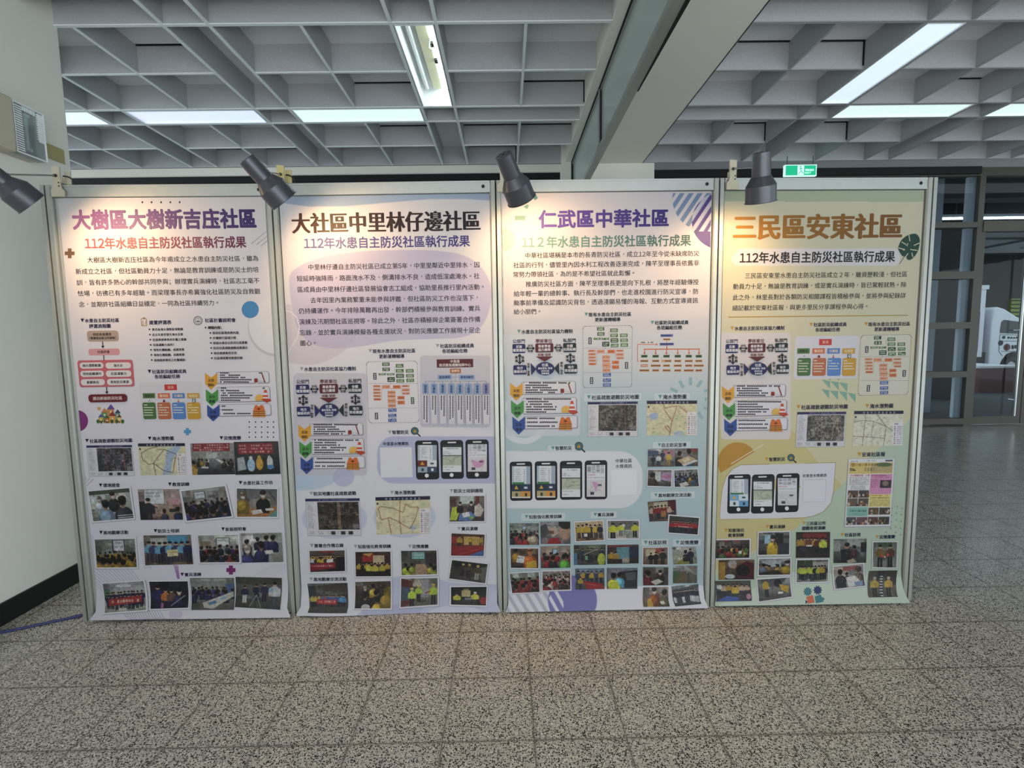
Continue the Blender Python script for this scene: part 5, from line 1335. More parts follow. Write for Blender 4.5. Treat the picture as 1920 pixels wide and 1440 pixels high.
p.part('printed_stripe', lay=1); p.crop(*C1)
p.poly([(x, y) for x, y in ((min(1851 - .035 * (y_ - 330) * (x_ > 1845), x_), y_) for x_, y_ in ((1930 + 246 * math.cos(q * .1047), 335 + 236 * math.sin(q * .1047)) for q in range(60)))], '5a4690')
stripes(1800, 140, 280, 2.16, 62, 34, '8298bc', (1500, 99, 1851, 430), 1)
stripes(1930, 335, 246, 2.16, 62, 30, 'd4d0de', (1500, 99, 1849, 420), 2)
p.part('printed_ring', lay=1); p.crop(*C1); p.poly([(max(97, x), y) for x, y in ((113 + 90 * math.cos(q * .1047), 490 + 92 * math.sin(q * .1047)) for q in range(60))], 'a6cbc6')
p.marks(); p.rect(202, 289, 290, 325, '86ae9f'); p.poly([(345, 115), (372, 98), (395, 140), (370, 160)], '5f9a8e'); p.poly([(275, 215), (300, 195), (322, 200), (305, 233)], '7cab9d')
p.crop(*C2)
for x, y, a in ((1672, 647, 90), (1748, 668, 125), (1598, 672, 60), (1535, 722, 25), (1800, 728, 160), (1805, 795, 180), (1795, 870, 205), (1755, 932, 238)):
    ca, sa = math.cos(math.radians(a)), math.sin(math.radians(a)); p.poly([(x + ca * u - sa * v, y + sa * u + ca * v) for u, v in ((-33, -13), (33, -13), (33, 13), (-33, 13))] if x < 1790 else [(x + ca * u - sa * v, y + sa * u + ca * v) for u, v in ((-20, -11), (12, -11), (12, 11), (-20, 11))], '98b9bf')
TL = '5f9a98'
p.cap('既有水患自主防災社區', 785, 1175, 87, TL, '1a1a24'); p.label('更新運轉輔導', 873, 1085, 130, '1a1a24'); p.cap('社區防災組織成員', 1338, 1655, 155, TL, '1a1a24'); p.label('各班編組任務', 1390, 1602, 197, '1a1a24'); p.cap('水患自主防災社區協力機制', 222, 685, 230, TL, '1a1a24')
coop(p, C2, (180, 292, 726, 612)); phase(p, C2, (162, 648, 726, 1092)); flow(p, C2, (770, 180, 1187, 700))
p.part('printed_diagram'); p.crop(*C2)
for y, w_ in ((264, 104), (336, 118)): p.rect(1474 - w_ / 2, y - 11, 1474 + w_ / 2, y + 11, '5f6aa8'); p.dashes(1474 - w_ / 2 + 6, 1474 + w_ / 2 - 6, y, 11, '26305c')
p.rect(1443, 287, 1505, 304, 'd8a47c'); p.dashes(1447, 1501, 296, 10, '4a2a1c'); p.arrow(1474, 304, 1474, 322, 4, 9, 'd2703a')
O_ = 'd06a34'; p.line([(1474, 350), (1474, 380)], 9, O_); p.line([(1281, 379), (1752, 377)], 8, O_)
for x in (1288, 1381, 1472, 1566, 1660, 1744): p.arrow(x, 376, x, 424, 7, 16, O_)
p.line([(1240, 480), (1229, 480), (1229, 338), (1385, 338)], 5, O_); p.arrow(1370, 338, 1400, 338, 5, 14, O_); p.rect(1255, 313, 1365, 331, 'd8d4d6'); p.dashes(1258, 1362, 322, 10, '55505a')
for j, x in enumerate((1286, 1381, 1472, 1566, 1658, 1742)):
    p.rect(x - 26, 426, x + 26, 448, '4c6a3a'); p.dashes(x - 20, x + 20, 437, 11, '1c2a16')
    for k, y in enumerate((477, 516, 556)):
        w_ = (34, 30, 42, 29)[(j + k) % 4]; p.rect(x - w_, y - 10, x + w_, y + 10, 'd9a064' if (j, k) != (0, 1) else 'b4553a'); p.dashes(x - w_ + 4, x + w_ - 4, y, 11, '4a2c1c' if (j, k) != (0, 1) else 'e8c0a8')
BX = 'd3dde2'
p.cap('社區疏散避難防災地圖', 805, 1240, 780, TL, '1f1a34', (782, 748, 1262, 812), BX); p.cap('淹水潛勢圖', 1402, 1638, 777, TL, '1f1a34', (1370, 745, 1668, 803), BX); p.cap('自主防災宣導', 1398, 1638, 1180, TL, '1f1a34', (1358, 1153, 1673, 1207), BX); p.cap('智慧防災', 507, 678, 1206, TL, '1f1a34', (480, 1182, 705, 1236), BX)
magnifier(p, C2, 738, 1190, 36)
hazmap(p, C2, [(812, 820), (1232, 815), (1230, 1110), (812, 1112)], 10, '45423c')
floodmap(p, C2, [(1307, 810), (1728, 808), (1726, 1100), (1307, 1102)], 13, [[(.33, .1), (.36, .22), (.48, .18), (.6, .16), (.5, .6), (.45, 1)], [(.34, .24), (.5, .58)], [(.62, .14), (.85, .4)], [(.4, .7), (.48, .85), (.42, .72), (.36, .74), (.46, .9)]], [[(.05, .4), (.2, .35), (.22, .5), (.1, .55)], [(.55, .9), (.7, .86), (.72, .98), (.56, .98)]], '高雄市仁武區中華里', lc='8a3c34', thick=.010)
p.crop(*C3); p.label('中華社區', 922, 1048, 221, '26222c', .01); p.label('水情資訊', 922, 1048, 263, '26222c', .01)
for bx_, k in (((107, 228, 280, 530), 'a2'), ((300, 225, 473, 526), 'a2'), ((493, 222, 665, 522), 'b'), ((684, 218, 858, 520), 'c2')): phone(p, C3, bx_, k, False)
p.part('blank_card'); p.rect(890, 290, 1085, 484, 'efeff4')
p.crop(*C3)
for t, a, b_, y, bx_ in (('知能強化教育訓練', 222, 507, 653, (195, 625, 532, 682)), ('實兵演練', 752, 908, 637, (730, 612, 930, 664)), ('異地觀摩交流活動', 1220, 1505, 487, (1193, 460, 1533, 512)), ('社區訪視', 1140, 1315, 852, (1122, 826, 1327, 876)), ('災情應變', 1385, 1560, 852, (1366, 826, 1580, 878))): p.cap(t, a, b_, y, TL, '1f1a34', bx_, BX)
P_ = p.photo
P_([(1172, 132), (1377, 128), (1375, 266), (1170, 268)], shot(('a8a4a4', '5c5a5c'), 51, ('rect', 0, .1, .4, .4, '4a5a7a'), ('rect', .55, .1, .95, .5, 'b87a8a'), ('person', .78, .2, .75, 'd0b03a', 'a8843a'), ('person', .55, .1, .6, '33405c', '223'), ('person', .2, .35, .6, '26262c', '222'), ('person', .4, .3, .65, 'c8ccd4', '334')), label='photo of a child in yellow at an information stand')
P_([(1380, 128), (1557, 126), (1557, 262), (1378, 265)], shot(('8c8a8c', '5a4438'), 52, ('rect', .5, 0, 1, .2, '9a3a3a'), ('bust', .6, .2, .13, '3a6a94'), ('bust', .2, .3, .12, '26242a'), ('poly', [(.1, .65), (.6, .4), (.9, .6), (.4, .95)], 'c8a878'), ('poly', [(.3, .62), (.55, .5), (.7, .62), (.42, .76)], 'e0d0a8'), ('poly', [(.3, .9), (.9, .62), (1, .7), (.4, 1)], 'd8d4d0')), label='photo of people around papers on a table')
P_([(1165, 285), (1362, 287), (1355, 427), (1160, 420)], shot(('7c7478', '3c3638'), 53, ('rect', .32, .1, .55, .7, 'c4c8c4'), ('poly', [(.6, .15), (1, .1), (1, .7), (.55, .6)], 'b090b8'), ('poly', [(.62, .3), (1, .3), (1, .5), (.6, .45)], 'c06a98'), ('bust', .2, .35, .14, '4a3c34')), 'w', 'photo of a person reading a pinned display board')
P_([(1367, 288), (1560, 280), (1572, 425), (1372, 430)], shot(('94969a', '5a5652'), 54, ('rows', 9, .25, .7, .04, .07, ['3a5a8a', '4a4a50', 'c8a030', '2c2c30'], 4), ('poly', [(.2, .8), (.5, .7), (.6, .9), (.25, 1)], 'd0ccc8')), 'w', 'photo of a busy indoor fair')
P_([(1170, 538), (1385, 522), (1393, 682), (1183, 690)], shot(('8a745c', '6a4c3c'), 55, ('rect', .2, .05, .7, .5, 'c4b498'), ('rect', .45, .2, .65, .45, 'b8c08a'), ('lined', 7, .2, .7, ['8a2024', '8a2024', 'c0a48a', '7a1c20']), ('rect', .45, .5, .62, .8, 'a8703c'), ('poly', [(.7, 0), (1, 0), (1, .6), (.85, .5)], '5c1c20')), 'k', 'photo of people in red receiving a plaque', bw=.02)
P_([(1330, 635), (1575, 655), (1562, 800), (1320, 782)], shot(('5a5650', '38343a'), 56, ('poly', [(0, 0), (1, 0), (1, .2), (0, .3)], '44443e'), ('lined', 12, .25, .5, ['b01c24', 'b8202a', '9c1a22']), ('lined', 11, .35, .5, ['b01c24', 'b8202a']), ('text', .2, .55, .8, .64, 10, 'e0c0b8')), 'w', 'group photo of people dressed in red')
P_([(103, 703), (331, 703), (331, 870), (107, 870)], shot(('8a948c', '5c5a58'), 57, *hall((.45, .15, .55, .28), 'a8c8e0'), ('rows', 8, .4, .7, .04, .08, ['a02a30', 'a84a40', '33333a', 'd0b49a'], 3), ('bust', .82, .45, .09, 'd0bca0', '4a4440')), label='photo of an audience in red in a pale green room')
P_([(341, 692), (573, 690), (575, 862), (345, 862)], shot(('96989a', '6a6462'), 58, ('poly', [(0, .2), (.2, .1), (.3, .5), (0, .8)], '4a4c50'), ('poly', [(.25, .3), (.5, .2), (.62, .5), (.4, .7)], 'b8a48c'), ('ell', .82, .42, .2, .4, 'b48c72'), ('poly', [(.6, .0), (.9, -.1), (1, .3), (.85, .35), (.7, .3)], '2a2422'), ('ell', .8, .12, .2, .16, '2a2422'), ('poly', [(.2, 1), (.3, .75), (.6, .7), (.7, 1)], 'a8242c'), ('rect', .3, .4, .45, .55, '6a4a3a')), label='photo of a man in red studying a leaflet')
P_([(598, 688), (828, 676), (840, 838), (610, 850)], shot(('c4a880', '8a6c4c'), 59, ('rect', .3, .05, .75, .3, 'd0b48c'), ('lined', 6, .15, .75, ['c8a42c', 'd0ac34', '2c2c38'], ('26262c', '334')), ('person', .42, .1, .85, 'c8a42c', '24242c'), ('rect', .3, .62, .42, .78, 'd8d8d4')), 'w', 'tilted photo of a vest wearing team lining up indoors')
P_([(853, 677), (1110, 675), (1110, 830), (853, 830)], shot(('a0a098', 'b4b0a4'), 60, ('rect', .1, 0, .8, .5, '6a6a64'), ('rect', .45, .2, .55, .35, 'd8d8d4'), ('person', .17, .12, .95, 'd4d428', '1e1e24'), ('person', .42, .15, .7, 'd4d42c', '6a6a6c'), ('person', .87, .12, .8, 'd4d428', '1e1e24')), 'w', 'photo of three volunteers in bright yellow vests')
P_([(103, 890), (335, 890), (335, 1057), (107, 1055)], shot(('7a6050', '3c302c'), 61, ('bust', .2, .12, .1, 'c08a2c'), ('bust', .7, .15, .16, 'd86a2a', '6a4a34', 'c8743a'), ('poly', [(.28, .35), (.52, .42), (.46, .75), (.2, .7)], 'd8d8d8'), ('text', .26, .45, .46, .52, 3, '44506a'), ('poly', [(.55, .7), (.9, .6), (.95, .95), (.55, 1)], 'd8a828')), 'w', 'rounded photo of a person in orange holding a sheet')
P_([(343, 882), (573, 875), (573, 1045), (345, 1050)], shot(('b09a84', '5a504a'), 62, ('rect', .4, .12, .58, .4, '3a3a3c'), ('rect', .42, .15, .56, .36, '9cc0d8'), ('rows', 7, .38, .55, .05, .08, ['a8242c', '26262c', 'a8242c'], 2), ('bust', .8, .5, .11, '5ab03a'), ('bust', .42, .55, .1, '2c2a30')), label='photo of an audience with one person in green')
P_([(600, 872), (846, 868), (846, 1022), (600, 1025)], shot(('5a6450', '48463e'), 63, ('lined', 6, .15, .6, ['33384a', '2c3040', '4a4c40']), ('ell', .5, .7, .15, .2, '2c2e34'), ('rect', .36, .55, .44, .75, '6ab07a'), ('ell', .86, .72, .12, .3, 'b8c43a'), ('poly', [(0, .4), (.1, .4), (.12, 1), (0, 1)], '4a7aa8'), ('line', [(.3, .5), (.75, .2)], .015, 'b8bcc0')), label='photo of people among parked motorcycles')
P_([(857, 872), (1100, 867), (1100, 1012), (857, 1017)], shot(('5a4040', '2c2828'), 64, ('rect', .3, .1, .7, .75, '5a8c9c'), ('rect', .7, .1, 1, .7, '28304a'), ('rect', 0, 0, .7, .12, '8a3434'), ('person', .14, .3, .75, 'b8902a', '3a2c20'), ('person', .28, .35, .7, 'a8842a', '3a2c20'), ('rect', .48, .7, .7, .95, 'a89c88')), label='photo of yellow coats in front of a blue gate')
P_([(95, 1082), (338, 1070), (345, 1240), (118, 1250)], shot(('8c8c80', '4a3a34'), 65, ('rect', .1, 0, .3, .25, 'b8c4c0'), ('rect', .6, 0, .85, .25, 'a8b8b4'), ('rows', 7, .32, .7, .05, .1, ['8a242a', '3a2c2c', '6a2026'], 3)), 'w', 'tilted photo of a seated group in red')
P_([(350, 1068), (580, 1060), (582, 1222), (352, 1230)], shot(('a0988a', '6a5044'), 66, ('rows', 9, .22, .6, .035, .07, ['a02a2e', 'b88a8a', '3a302e', 'c8b8a8'], 4), ('bust', .15, .65, .12, '9a2428', '221a18')), 'w', 'photo of a crowded room seen from the back')
P_([(610, 1052), (836, 1050), (838, 1210), (612, 1215)], shot(('6a8094', '4a4644'), 67, ('lined', 6, .12, .65, ['c8a02c', '2c3448', 'c0982c', '3a4a6a']), ('poly', [(.25, .6), (.95, .75), (1, 1), (.4, 1)], 'a82026'), ('line', [(.3, .72), (1, .9)], .02, 'd05a54'), ('person', .18, .4, .6, 'b8a038', '2c3040')), label='photo of people behind a red inflatable')
P_([(855, 1048), (1092, 1047), (1090, 1208), (855, 1210)], shot(('788088', '4a4c50'), 68, ('poly', [(.4, .2), (1, .1), (1, .9), (.5, .95)], '2c2e34'), ('poly', [(.6, .25), (.95, .2), (.95, .6), (.65, .6)], '54585e'), ('bust', .22, .4, .12, 'd0d82c'), ('bust', .42, .35, .1, '5ab0d8'), ('poly', [(.1, .7), (.35, .6), (.45, 1), (.1, 1)], 'd4dc2c')), label='photo of a vest wearing person beside a van')
P_([(1128, 885), (1332, 882), (1330, 1030), (1125, 1028)], shot(('a89078', '6c5444'), 69, ('rect', .1, .1, .5, .5, 'c4b494'), ('rect', .5, .05, .85, .3, 'a84a44'), ('person', .32, .3, .75, '1c1c22', '1c1c22'), ('person', .52, .25, .8, '26242a', '1c1c22'), ('person', .8, .12, .95, '2a3430', '26282c')), 'w', 'rounded photo of three people talking in a doorway')
P_([(1133, 1042), (1328, 1042), (1328, 1180), (1135, 1182)], shot(('5a5450', '4c3c34'), 70, ('rect', .5, 0, .8, .3, '8a8a84'), ('bust', .18, .35, .14, '8a1e26'), ('bust', .68, .3, .11, '2a2628', '15110f', 'b08a70'), ('poly', [(.3, .8), (.6, .65), (.8, .8), (.5, .98)], 'c8c0b4')), label='photo of two people at a low table')
P_([(1135, 1198), (1328, 1195), (1340, 1345), (1137, 1347)], shot(('9a8a80', '54463c'), 71, ('rect', 0, 0, .25, .6, '6a625c'), ('bust', .45, .2, .14, 'd06a24', '26201e', 'c0967c'), ('bust', .85, .3, .14, '5c5a3c', '17130f'), ('poly', [(.2, .6), (.32, .55), (.4, 1), (.15, 1)], 'd8a828'), ('poly', [(.65, .75), (.8, .7), (.85, .85), (.7, .88)], 'e0dcd8')), label='photo of a person in an orange vest at a doorstep')
P_([(1357, 888), (1542, 885), (1552, 1015), (1368, 1022)], shot(('c0c4c4', '8c8a74'), 72, ('rect', 0, .25, .5, .5, '9aa090'), ('poly', [(.1, 1), (.55, .5), (.7, 1)], '8a8a3c'), ('person', .75, .1, .9, '26283c', '1c1c22'), ('bust', .55, .3, .09, '2c2c38'), ('line', [(.1, .95), (.5, .55)], .015, 'c8b45a')), label='photo of people beside a reed bank')
P_([(1367, 1032), (1552, 1030), (1552, 1165), (1364, 1167)], shot(('b0b4b4', '4c4a40'), 73, ('poly', [(.5, 0), (1, 0), (1, .5)], '8a8078'), ('poly', [(.2, .35), (.55, .3), (.6, 1), (.1, 1)], '6a5c44'), ('poly', [(0, .3), (.3, .35), (.1, 1), (0, 1)], '4c6a3a'), ('poly', [(.6, .3), (1, .6), (1, 1), (.8, 1)], '6a665c')), label='photo of an overgrown drainage ditch')
P_([(1353, 1190), (1560, 1172), (1585, 1325), (1382, 1345)], shot(('9aa0a4', '3c3e44'), 74, ('poly', [(0, .2), (1, 0), (1, .18), (0, .38)], '55585c'), ('lined', 9, .2, .65, ['2a2c3c', '34384c', '26283a'], ('d0d4dc', '334'))), label='tilted group photo of people under a roof')
p.build('pale blue poster with violet title and striped circle in its top corner')

# ================================================================== beige poster
p = Poster(3); D1, D2, D3 = (1330, 340, 4.3636), (1330, 570, 4.3636), (1320, 820, 4.364)


def paint3(X, Y):
    c = Canvas(X, Y, 'd9d2b4'); c.grad([(360, 'd6d0b6'), (600, 'd9d2b6'), (800, 'd8d0ac'), (1150, 'd4cfae')])
    y0 = cp(D1, [(0, 165)])[0][1]; c.mix((Y < y0 + .002 * (X - 1540)).astype(float), 'b3bea2')
    c.poly(cp(D3, [(90, -60), (720, -60), (930, 200), (1130, 390), (740, 760), (60, 1100), (60, 300)]), 'd2c68e')
    c.poly(cp(D3, [(1130, 388), (1420, 100), (1800, -260), (1800, 1500), (0, 1500), (0, 1180), (740, 755)]), 'bccdb8')
    c.poly(cp(D3, [(0, 1500), (100, 1385), (700, 1100), (1800, 1150), (1800, 1500)]), 'd3e2d2', .7)
    for bx_ in (((95, 235), (665, 1108)), ((1225, 248), (1645, 748))):
        a, b_ = cp(D2, bx_); c.rrect(a[0], a[1], b_[0], b_[1], 7, 'e0d8da' if bx_[0][0] < 1000 else 'dcd6c8', .95)
    a, b_ = cp(D1, [(185, 550), (1560, 690)]); c.rrect(a[0], a[1], b_[0], b_[1], 11, 'e2dce0', .95)
    return c.a


p.sheet(paint3)
p.crop(*D1); p.part('title_lettering', lay=3); p.text('三民區安東社區', 203, 1572, 370, 'b8802e', 196, bold=.042, col2='7f5222', res=4, aniso=.45)
p.part('subtitle_lettering', lay=3); p.text('112年水患自主防災社區執行成果', 250, 1517, 620, '2e1c1a', 88, bold=.020, col2='14141a', res=3)
for t, a, b_, y in (('三民區安東里水患自主防災社區成立２年，雖資歷較淺，但社區', 293, 1617, 766), ('動員力十足，無論是教育訓練，或是實兵演練時，皆已駕輕就熟。除', 195, 1610, 853), ('此之外，林里長對於各類防災相關課程皆積極參與，並將參與紀錄詳', 192, 1605, 942), ('細記載於安東社區報，與更多里民分享課程參與心得。', 188, 1295, 1030)): p.body(t, a, b_, y, '1e1a1a')
p.marks(); p.poly([(183, 494), (245, 545), (195, 612), (131, 565)], 'b9d0bc'); p.line([(155, 1111), (1625, 1096)], 7, 'b8902f')
p.crop(*D2)
for t in ([(920, 618), (988, 632), (988, 692)], [(990, 630), (1058, 640), (1058, 705)], [(1060, 640), (1130, 650), (1128, 720)], [(915, 695), (980, 705), (980, 775)], [(985, 708), (1052, 712), (1052, 785)], [(1058, 712), (1126, 722), (1126, 795)], [(1130, 725), (1197, 738), (1195, 805)], [(975, 612), (995, 614), (990, 628)], [(1045, 612), (1063, 612), (1062, 630)]): p.poly(t, '86b3a0')
p.crop(*D3); p.poly([(275 + 163 * math.cos(math.radians(a)), 204 + 163 * math.sin(math.radians(a))) for a in range(148, 329, 6)], 'c2913c'); p.line([(220, 217), (485, 57)], 6, 'ece4cc', 1)
for x, y in ((1580, 568), (1620, 582), (1538, 582), (1575, 622), (1617, 634), (1535, 636), (1572, 674), (1612, 688), (1530, 690), (1568, 730), (1608, 742), (1526, 744), (1567, 780), (1606, 796), (1488, 776)): p.ell(x, y, 6, 6, '7f9a82', n=10)
for x, y, c_, s_ in ((848, 1262, '45848c', 1), (930, 1250, '2c416e', 1)):
    p.poly([(x + 32 * s_ * (1 + .18 * math.cos(5 * q * .1571 * 2)) * math.cos(q * .1571), y + 34 * (1 + .18 * math.cos(5 * q * .1571 * 2)) * math.sin(q * .1571)) for q in range(40)], c_)
p.poly([(838, 1305), (890, 1290), (905, 1350), (850, 1362)], 'd9734f', 1); p.ell(848, 1312, 12, 12, 'd9734f', 1, n=12); p.poly([(905, 1300), (955, 1285), (978, 1345), (915, 1358)], '45848c', 1); p.ell(972, 1322, 13, 13, '45848c', 1, n=12); p.poly([(828, 1330), (850, 1345), (832, 1366)], '2c416e', 1)
p.crop(*D1); p.part('printed_leaf', lay=3)
p.poly(smooth([(1690, 430), (1720, 470), (1715, 540), (1690, 600), (1650, 640), (1620, 640), (1605, 615), (1580, 612), (1550, 570), (1545, 540), (1565, 490), (1600, 455), (1640, 435)], 4), '23463a'); p.line([(1612, 590), (1555, 676)], 5, '23463a')
for a in ((1632, 440, 1640, 490), (1572, 495, 1612, 520), (1548, 545, 1600, 560), (1600, 625, 1625, 590), (1665, 620, 1655, 585), (1700, 565, 1655, 560), (1718, 505, 1672, 525)): p.line([a[:2], a[2:]], 7, 'd9d2b6', 1)
for x, y in ((1622, 512), (1618, 525), (1590, 562), (1648, 558)): p.ell(x, y, 5, 5, 'd9d2b6', 1, n=10)
GO = 'cf9a3a'
p.crop(*D2)
p.cap('水患自主防災社區協力機制', 173, 612, 198, GO, DARK); p.cap('社區防災組織成員', 818, 1122, 168, GO, DARK); p.label('各班編組任務', 867, 1068, 210, DARK); p.cap('既有水患自主防災社區', 1267, 1640, 164, GO, DARK); p.label('更新運轉輔導', 1350, 1552, 206, DARK)
coop(p, D2, (130, 285, 650, 600)); phase(p, D2, (102, 660, 638, 1080)); teams(p, D2, (697, 262, 1215, 612)); flow(p, D2, (1226, 250, 1643, 746))
p.crop(*D2); p.cap('社區疏散避難防災地圖', 713, 1130, 842, GO, '1d1c3c'); p.cap('淹水潛勢圖', 1275, 1502, 834, GO, '1d1c3c'); p.cap('智慧防災', 455, 617, 1270, GO, '1d1c3c'); p.cap('安東社區報', 1210, 1437, 1230, GO, '1d1c3c'); magnifier(p, D2, 668, 1257, 30)
hazmap(p, D2, [(718, 883), (1120, 880), (1105, 1168), (703, 1172)], 15, '54504c')
floodmap(p, D2, [(1185, 875), (1588, 872), (1578, 1157), (1170, 1160)], 16, [[(0, .32), (.2, .28), (.4, .30), (.66, .45), (.8, .58)], [(.46, .1), (.66, .46), (.62, 1)], [(.24, .1), (.2, 1)], [(.4, .32), (.37, .75), (0, .72)], [(.37, .75), (.62, .78)]], [], '高雄市三民區安東里', 'dcd8c6', lc='5a4a48', thick=.008)
p.crop(*D3); p.part('white_panel', lay=1)
p.poly([(128, 675), (132, 560), (148, 420), (180, 320), (235, 255), (300, 224), (1079, 204), (1062, 440), (1040, 540), (980, 610), (900, 645), (820, 660)], '9c8a4a', -.3); p.poly([(131, 671), (135, 560), (151, 422), (183, 323), (237, 259), (301, 228), (1075, 208), (1058, 438), (1036, 537), (977, 606), (898, 641), (820, 656)], 'e4e1ea')
for bx_, k in (((193, 303, 378, 622), 'a3'), ((388, 303, 573, 622), 'b'), ((586, 295, 777, 613), 'c3')): phone(p, D3, bx_, k)
p.crop(*D3); p.label('安東里水情資訊', 806, 1003, 312, '26213c', .012)
p.part('blank_card'); p.outline(808, 347, 996, 528, 3, 3, 'c4c2c8'); p.rect(814, 353, 990, 522, 'e6e4ec')
im = Pic(96, 140, ('e4e2e6', 'e0dee2'), seed=5)
im.text(.05, .02, .2, .035, 5, '555'); im.text(.4, .018, .6, .03, 6, '555'); im.rect(.8, .012, .97, .032, '444')
im.rect(.02, .045, .98, .215, 'd9c27c'); im.rect(.5, .06, .97, .2, 'b8a878'); im.ell(.78, .08, .18, .03, '5a6a4a'); im.text(.15, .06, .62, .10, 7, '8a6a3a'); im.ell(.1, .08, .05, .03, 'b08a4a'); im.text(.35, .12, .6, .18, 4, '77705a')
im.rect(.02, .22, .5, .45, 'e4e0e0'); im.text(.05, .225, .48, .25, 9, 'a04a54'); im.rect(.5, .22, .98, .52, 'd494b8'); im.text(.52, .23, .9, .25, 9, '8a3a6a'); im.text(.6, .26, .92, .275, 9, 'b04060'); im.rect(.72, .31, .97, .43, '3c3438'); im.ell(.84, .36, .07, .04, '8a7468')
for j in range(9): im.text(.04, .265 + j * .013, .48, .273 + j * .013, 18, '6a6670')
for j in range(5): im.text(.52, .30 + j * .025, .69, .315 + j * .025, 8, '8a4a70'); im.text(.08, .39 + j * .014, .4, .398 + j * .014, 12, '6a6670')
im.rect(.5, .52, .98, .71, 'e0d48a'); im.text(.52, .53, .95, .55, 11, 'a07a2a'); im.text(.52, .565, .95, .585, 12, '5a4a2a')
for j in range(7): im.text(.52, .60 + j * .015, .96, .608 + j * .015, 18, '77683a')
for (x0, y0, x1, y1, q) in ((.02, .46, .25, .57, '5a4a44'), (.26, .46, .49, .57, '4a4444'), (.02, .58, .25, .70, '6a5a50'), (.26, .58, .49, .70, '5a5048'), (.5, .72, .73, .83, '5a4c3a'), (.74, .72, .98, .83, '4a4640'), (.02, .86, .24, .98, '4a5058'), (.25, .86, .49, .98, '6a5058'), (.5, .86, .73, .98, '5a4440'), (.74, .86, .98, .98, '3c403a')):
    im.rect(x0, y0, x1, y1, q)
    for j in range(6): im.ell(x0 + (x1 - x0) * im.rg.rand(), y0 + (y1 - y0) * (.4 + .5 * im.rg.rand()), .025, .018, ('b8a08a', '2a2422', 'c8b8a8', '8a5a40')[im.rg.randint(4)])
im.rect(.02, .71, .49, .85, '8fbcae'); im.text(.08, .75, .46, .785, 8, '3a6a6a')
for j in range(3): im.text(.08, .80 + j * .015, .46, .808 + j * .015, 14, '4a7a74')
im.noise(.05, 2); p.photo([(1180, 177), (1557, 175), (1520, 725), (1147, 730)], im.out(), 'w', 'printed community newspaper page with pink and yellow columns', 'printed_newspaper', bw=.012)
p.lay += 1; p.text('58', 1190, 1222, 262, '3a2c1c', bold=.03); p.ell(1230, 268, 7, 7, '4a3a28', n=10)
for t, a, b_, y in (('知能強化', 168, 328, 760), ('實兵演練', 503, 663, 731), ('三民區公所', 803, 995, 703), ('社區訪視', 1117, 1280, 797), ('災情應變', 1402, 1562, 814)): p.cap(t, a, b_, y, GO, '1d1c3c')
p.label('教育訓練', 197, 325, 800, '1d1c3c'); p.label('避難收容演練', 800, 992, 742, '1d1c3c')
P_ = p.photo
P_([(90, 832), (383, 827), (380, 995), (82, 1000)], shot(('5c4c48', '2e2a28'), 81, ('rect', .1, .1, .25, .6, '8a8478'), ('ell', .3, .06, .05, .06, 'b83030'), ('ell', .6, .05, .05, .06, 'b83030'), ('rows', 7, .4, .7, .05, .08, ['a83a2c', 'c89a3a', '4a6a3a', '2c2a2c', '8a2a2c'], 3), ('rect', .68, .6, .76, .76, 'e0dcd8'), ('ell', .9, .6, .06, .15, '4a7a3a')), 'w', 'rounded photo of villagers at a shrine')
P_([(120, 1005), (410, 1000), (408, 1160), (120, 1163)], shot(('8a6a4c', '2c2426'), 82, ('rect', 0, .1, .18, 1, 'b8862e'), ('ell', .38, .2, .12, .22, 'a8a8a6'), ('ell', .42, .3, .08, .12, 'b08c74'), ('poly', [(.5, .3), (.8, .05), (1, .2), (1, 1), (.55, .9)], '5c1c24'), ('ell', .68, .55, .2, .3, '1e1a1e'), ('ell', .32, .85, .14, .12, 'c4ccd4')), 'k', 'photo of a grey haired person bending over papers', bw=.015)
P_([(92, 1175), (378, 1170), (388, 1335), (98, 1342)], shot(('5a5450', '3a3638'), 83, ('lined', 7, .15, .6, ['5a6a94', 'b8902c', '4a4a5c', '8a3a3c', 'c4a890']), ('ell', .1, .3, .08, .12, 'd0d0cc'), ('person', .55, .25, .7, 'd0b02c', '3a3a3c'), ('poly', [(.05, .95), (.3, .75), (.65, .85), (.6, 1), (.05, 1)], '3c5cc0'), ('ell', .92, .8, .07, .14, 'd88ab0')), 'k', 'photo of people sorting blue tarpaulin', bw=.015)
P_([(437, 770), (707, 762), (703, 965), (432, 970)], shot(('7a7a78', '3c3a3c'), 84, ('rect', .2, .1, .38, .5, '9ac0d8'), ('rect', .55, .05, .8, .6, '2a2628'), ('rect', .65, .5, 1, 1, '3a3c44'), ('bust', .45, .28, .11, 'c8a224', '26221e', 'a87a5c'), ('rect', .28, .72, .62, 1, 'cca626'), ('line', [(.5, .55), (.52, .42)], .03, '222')), 'w', 'photo of a speaker in a yellow jacket with microphone')
P_([(440, 985), (715, 978), (712, 1130), (435, 1135)], shot(('9a9c9c', '2e2c2a'), 85, ('rect', .1, .1, .7, .5, 'aab0b4'), ('rows', 6, .42, .5, .05, .05, ['b89a38', '4a4440', 'a8843a'], 1), ('bust', .15, .4, .09, '7a8aa8'), ('bust', .6, .45, .07, 'b88a4a'), ('bust', .9, .3, .13, 'c8a428', '26201c', 'a07a60'), ('poly', [(.05, .85), (.6, .7), (.8, 1), (0, 1)], '332c28')), 'w', 'photo of people seated around a meeting table')
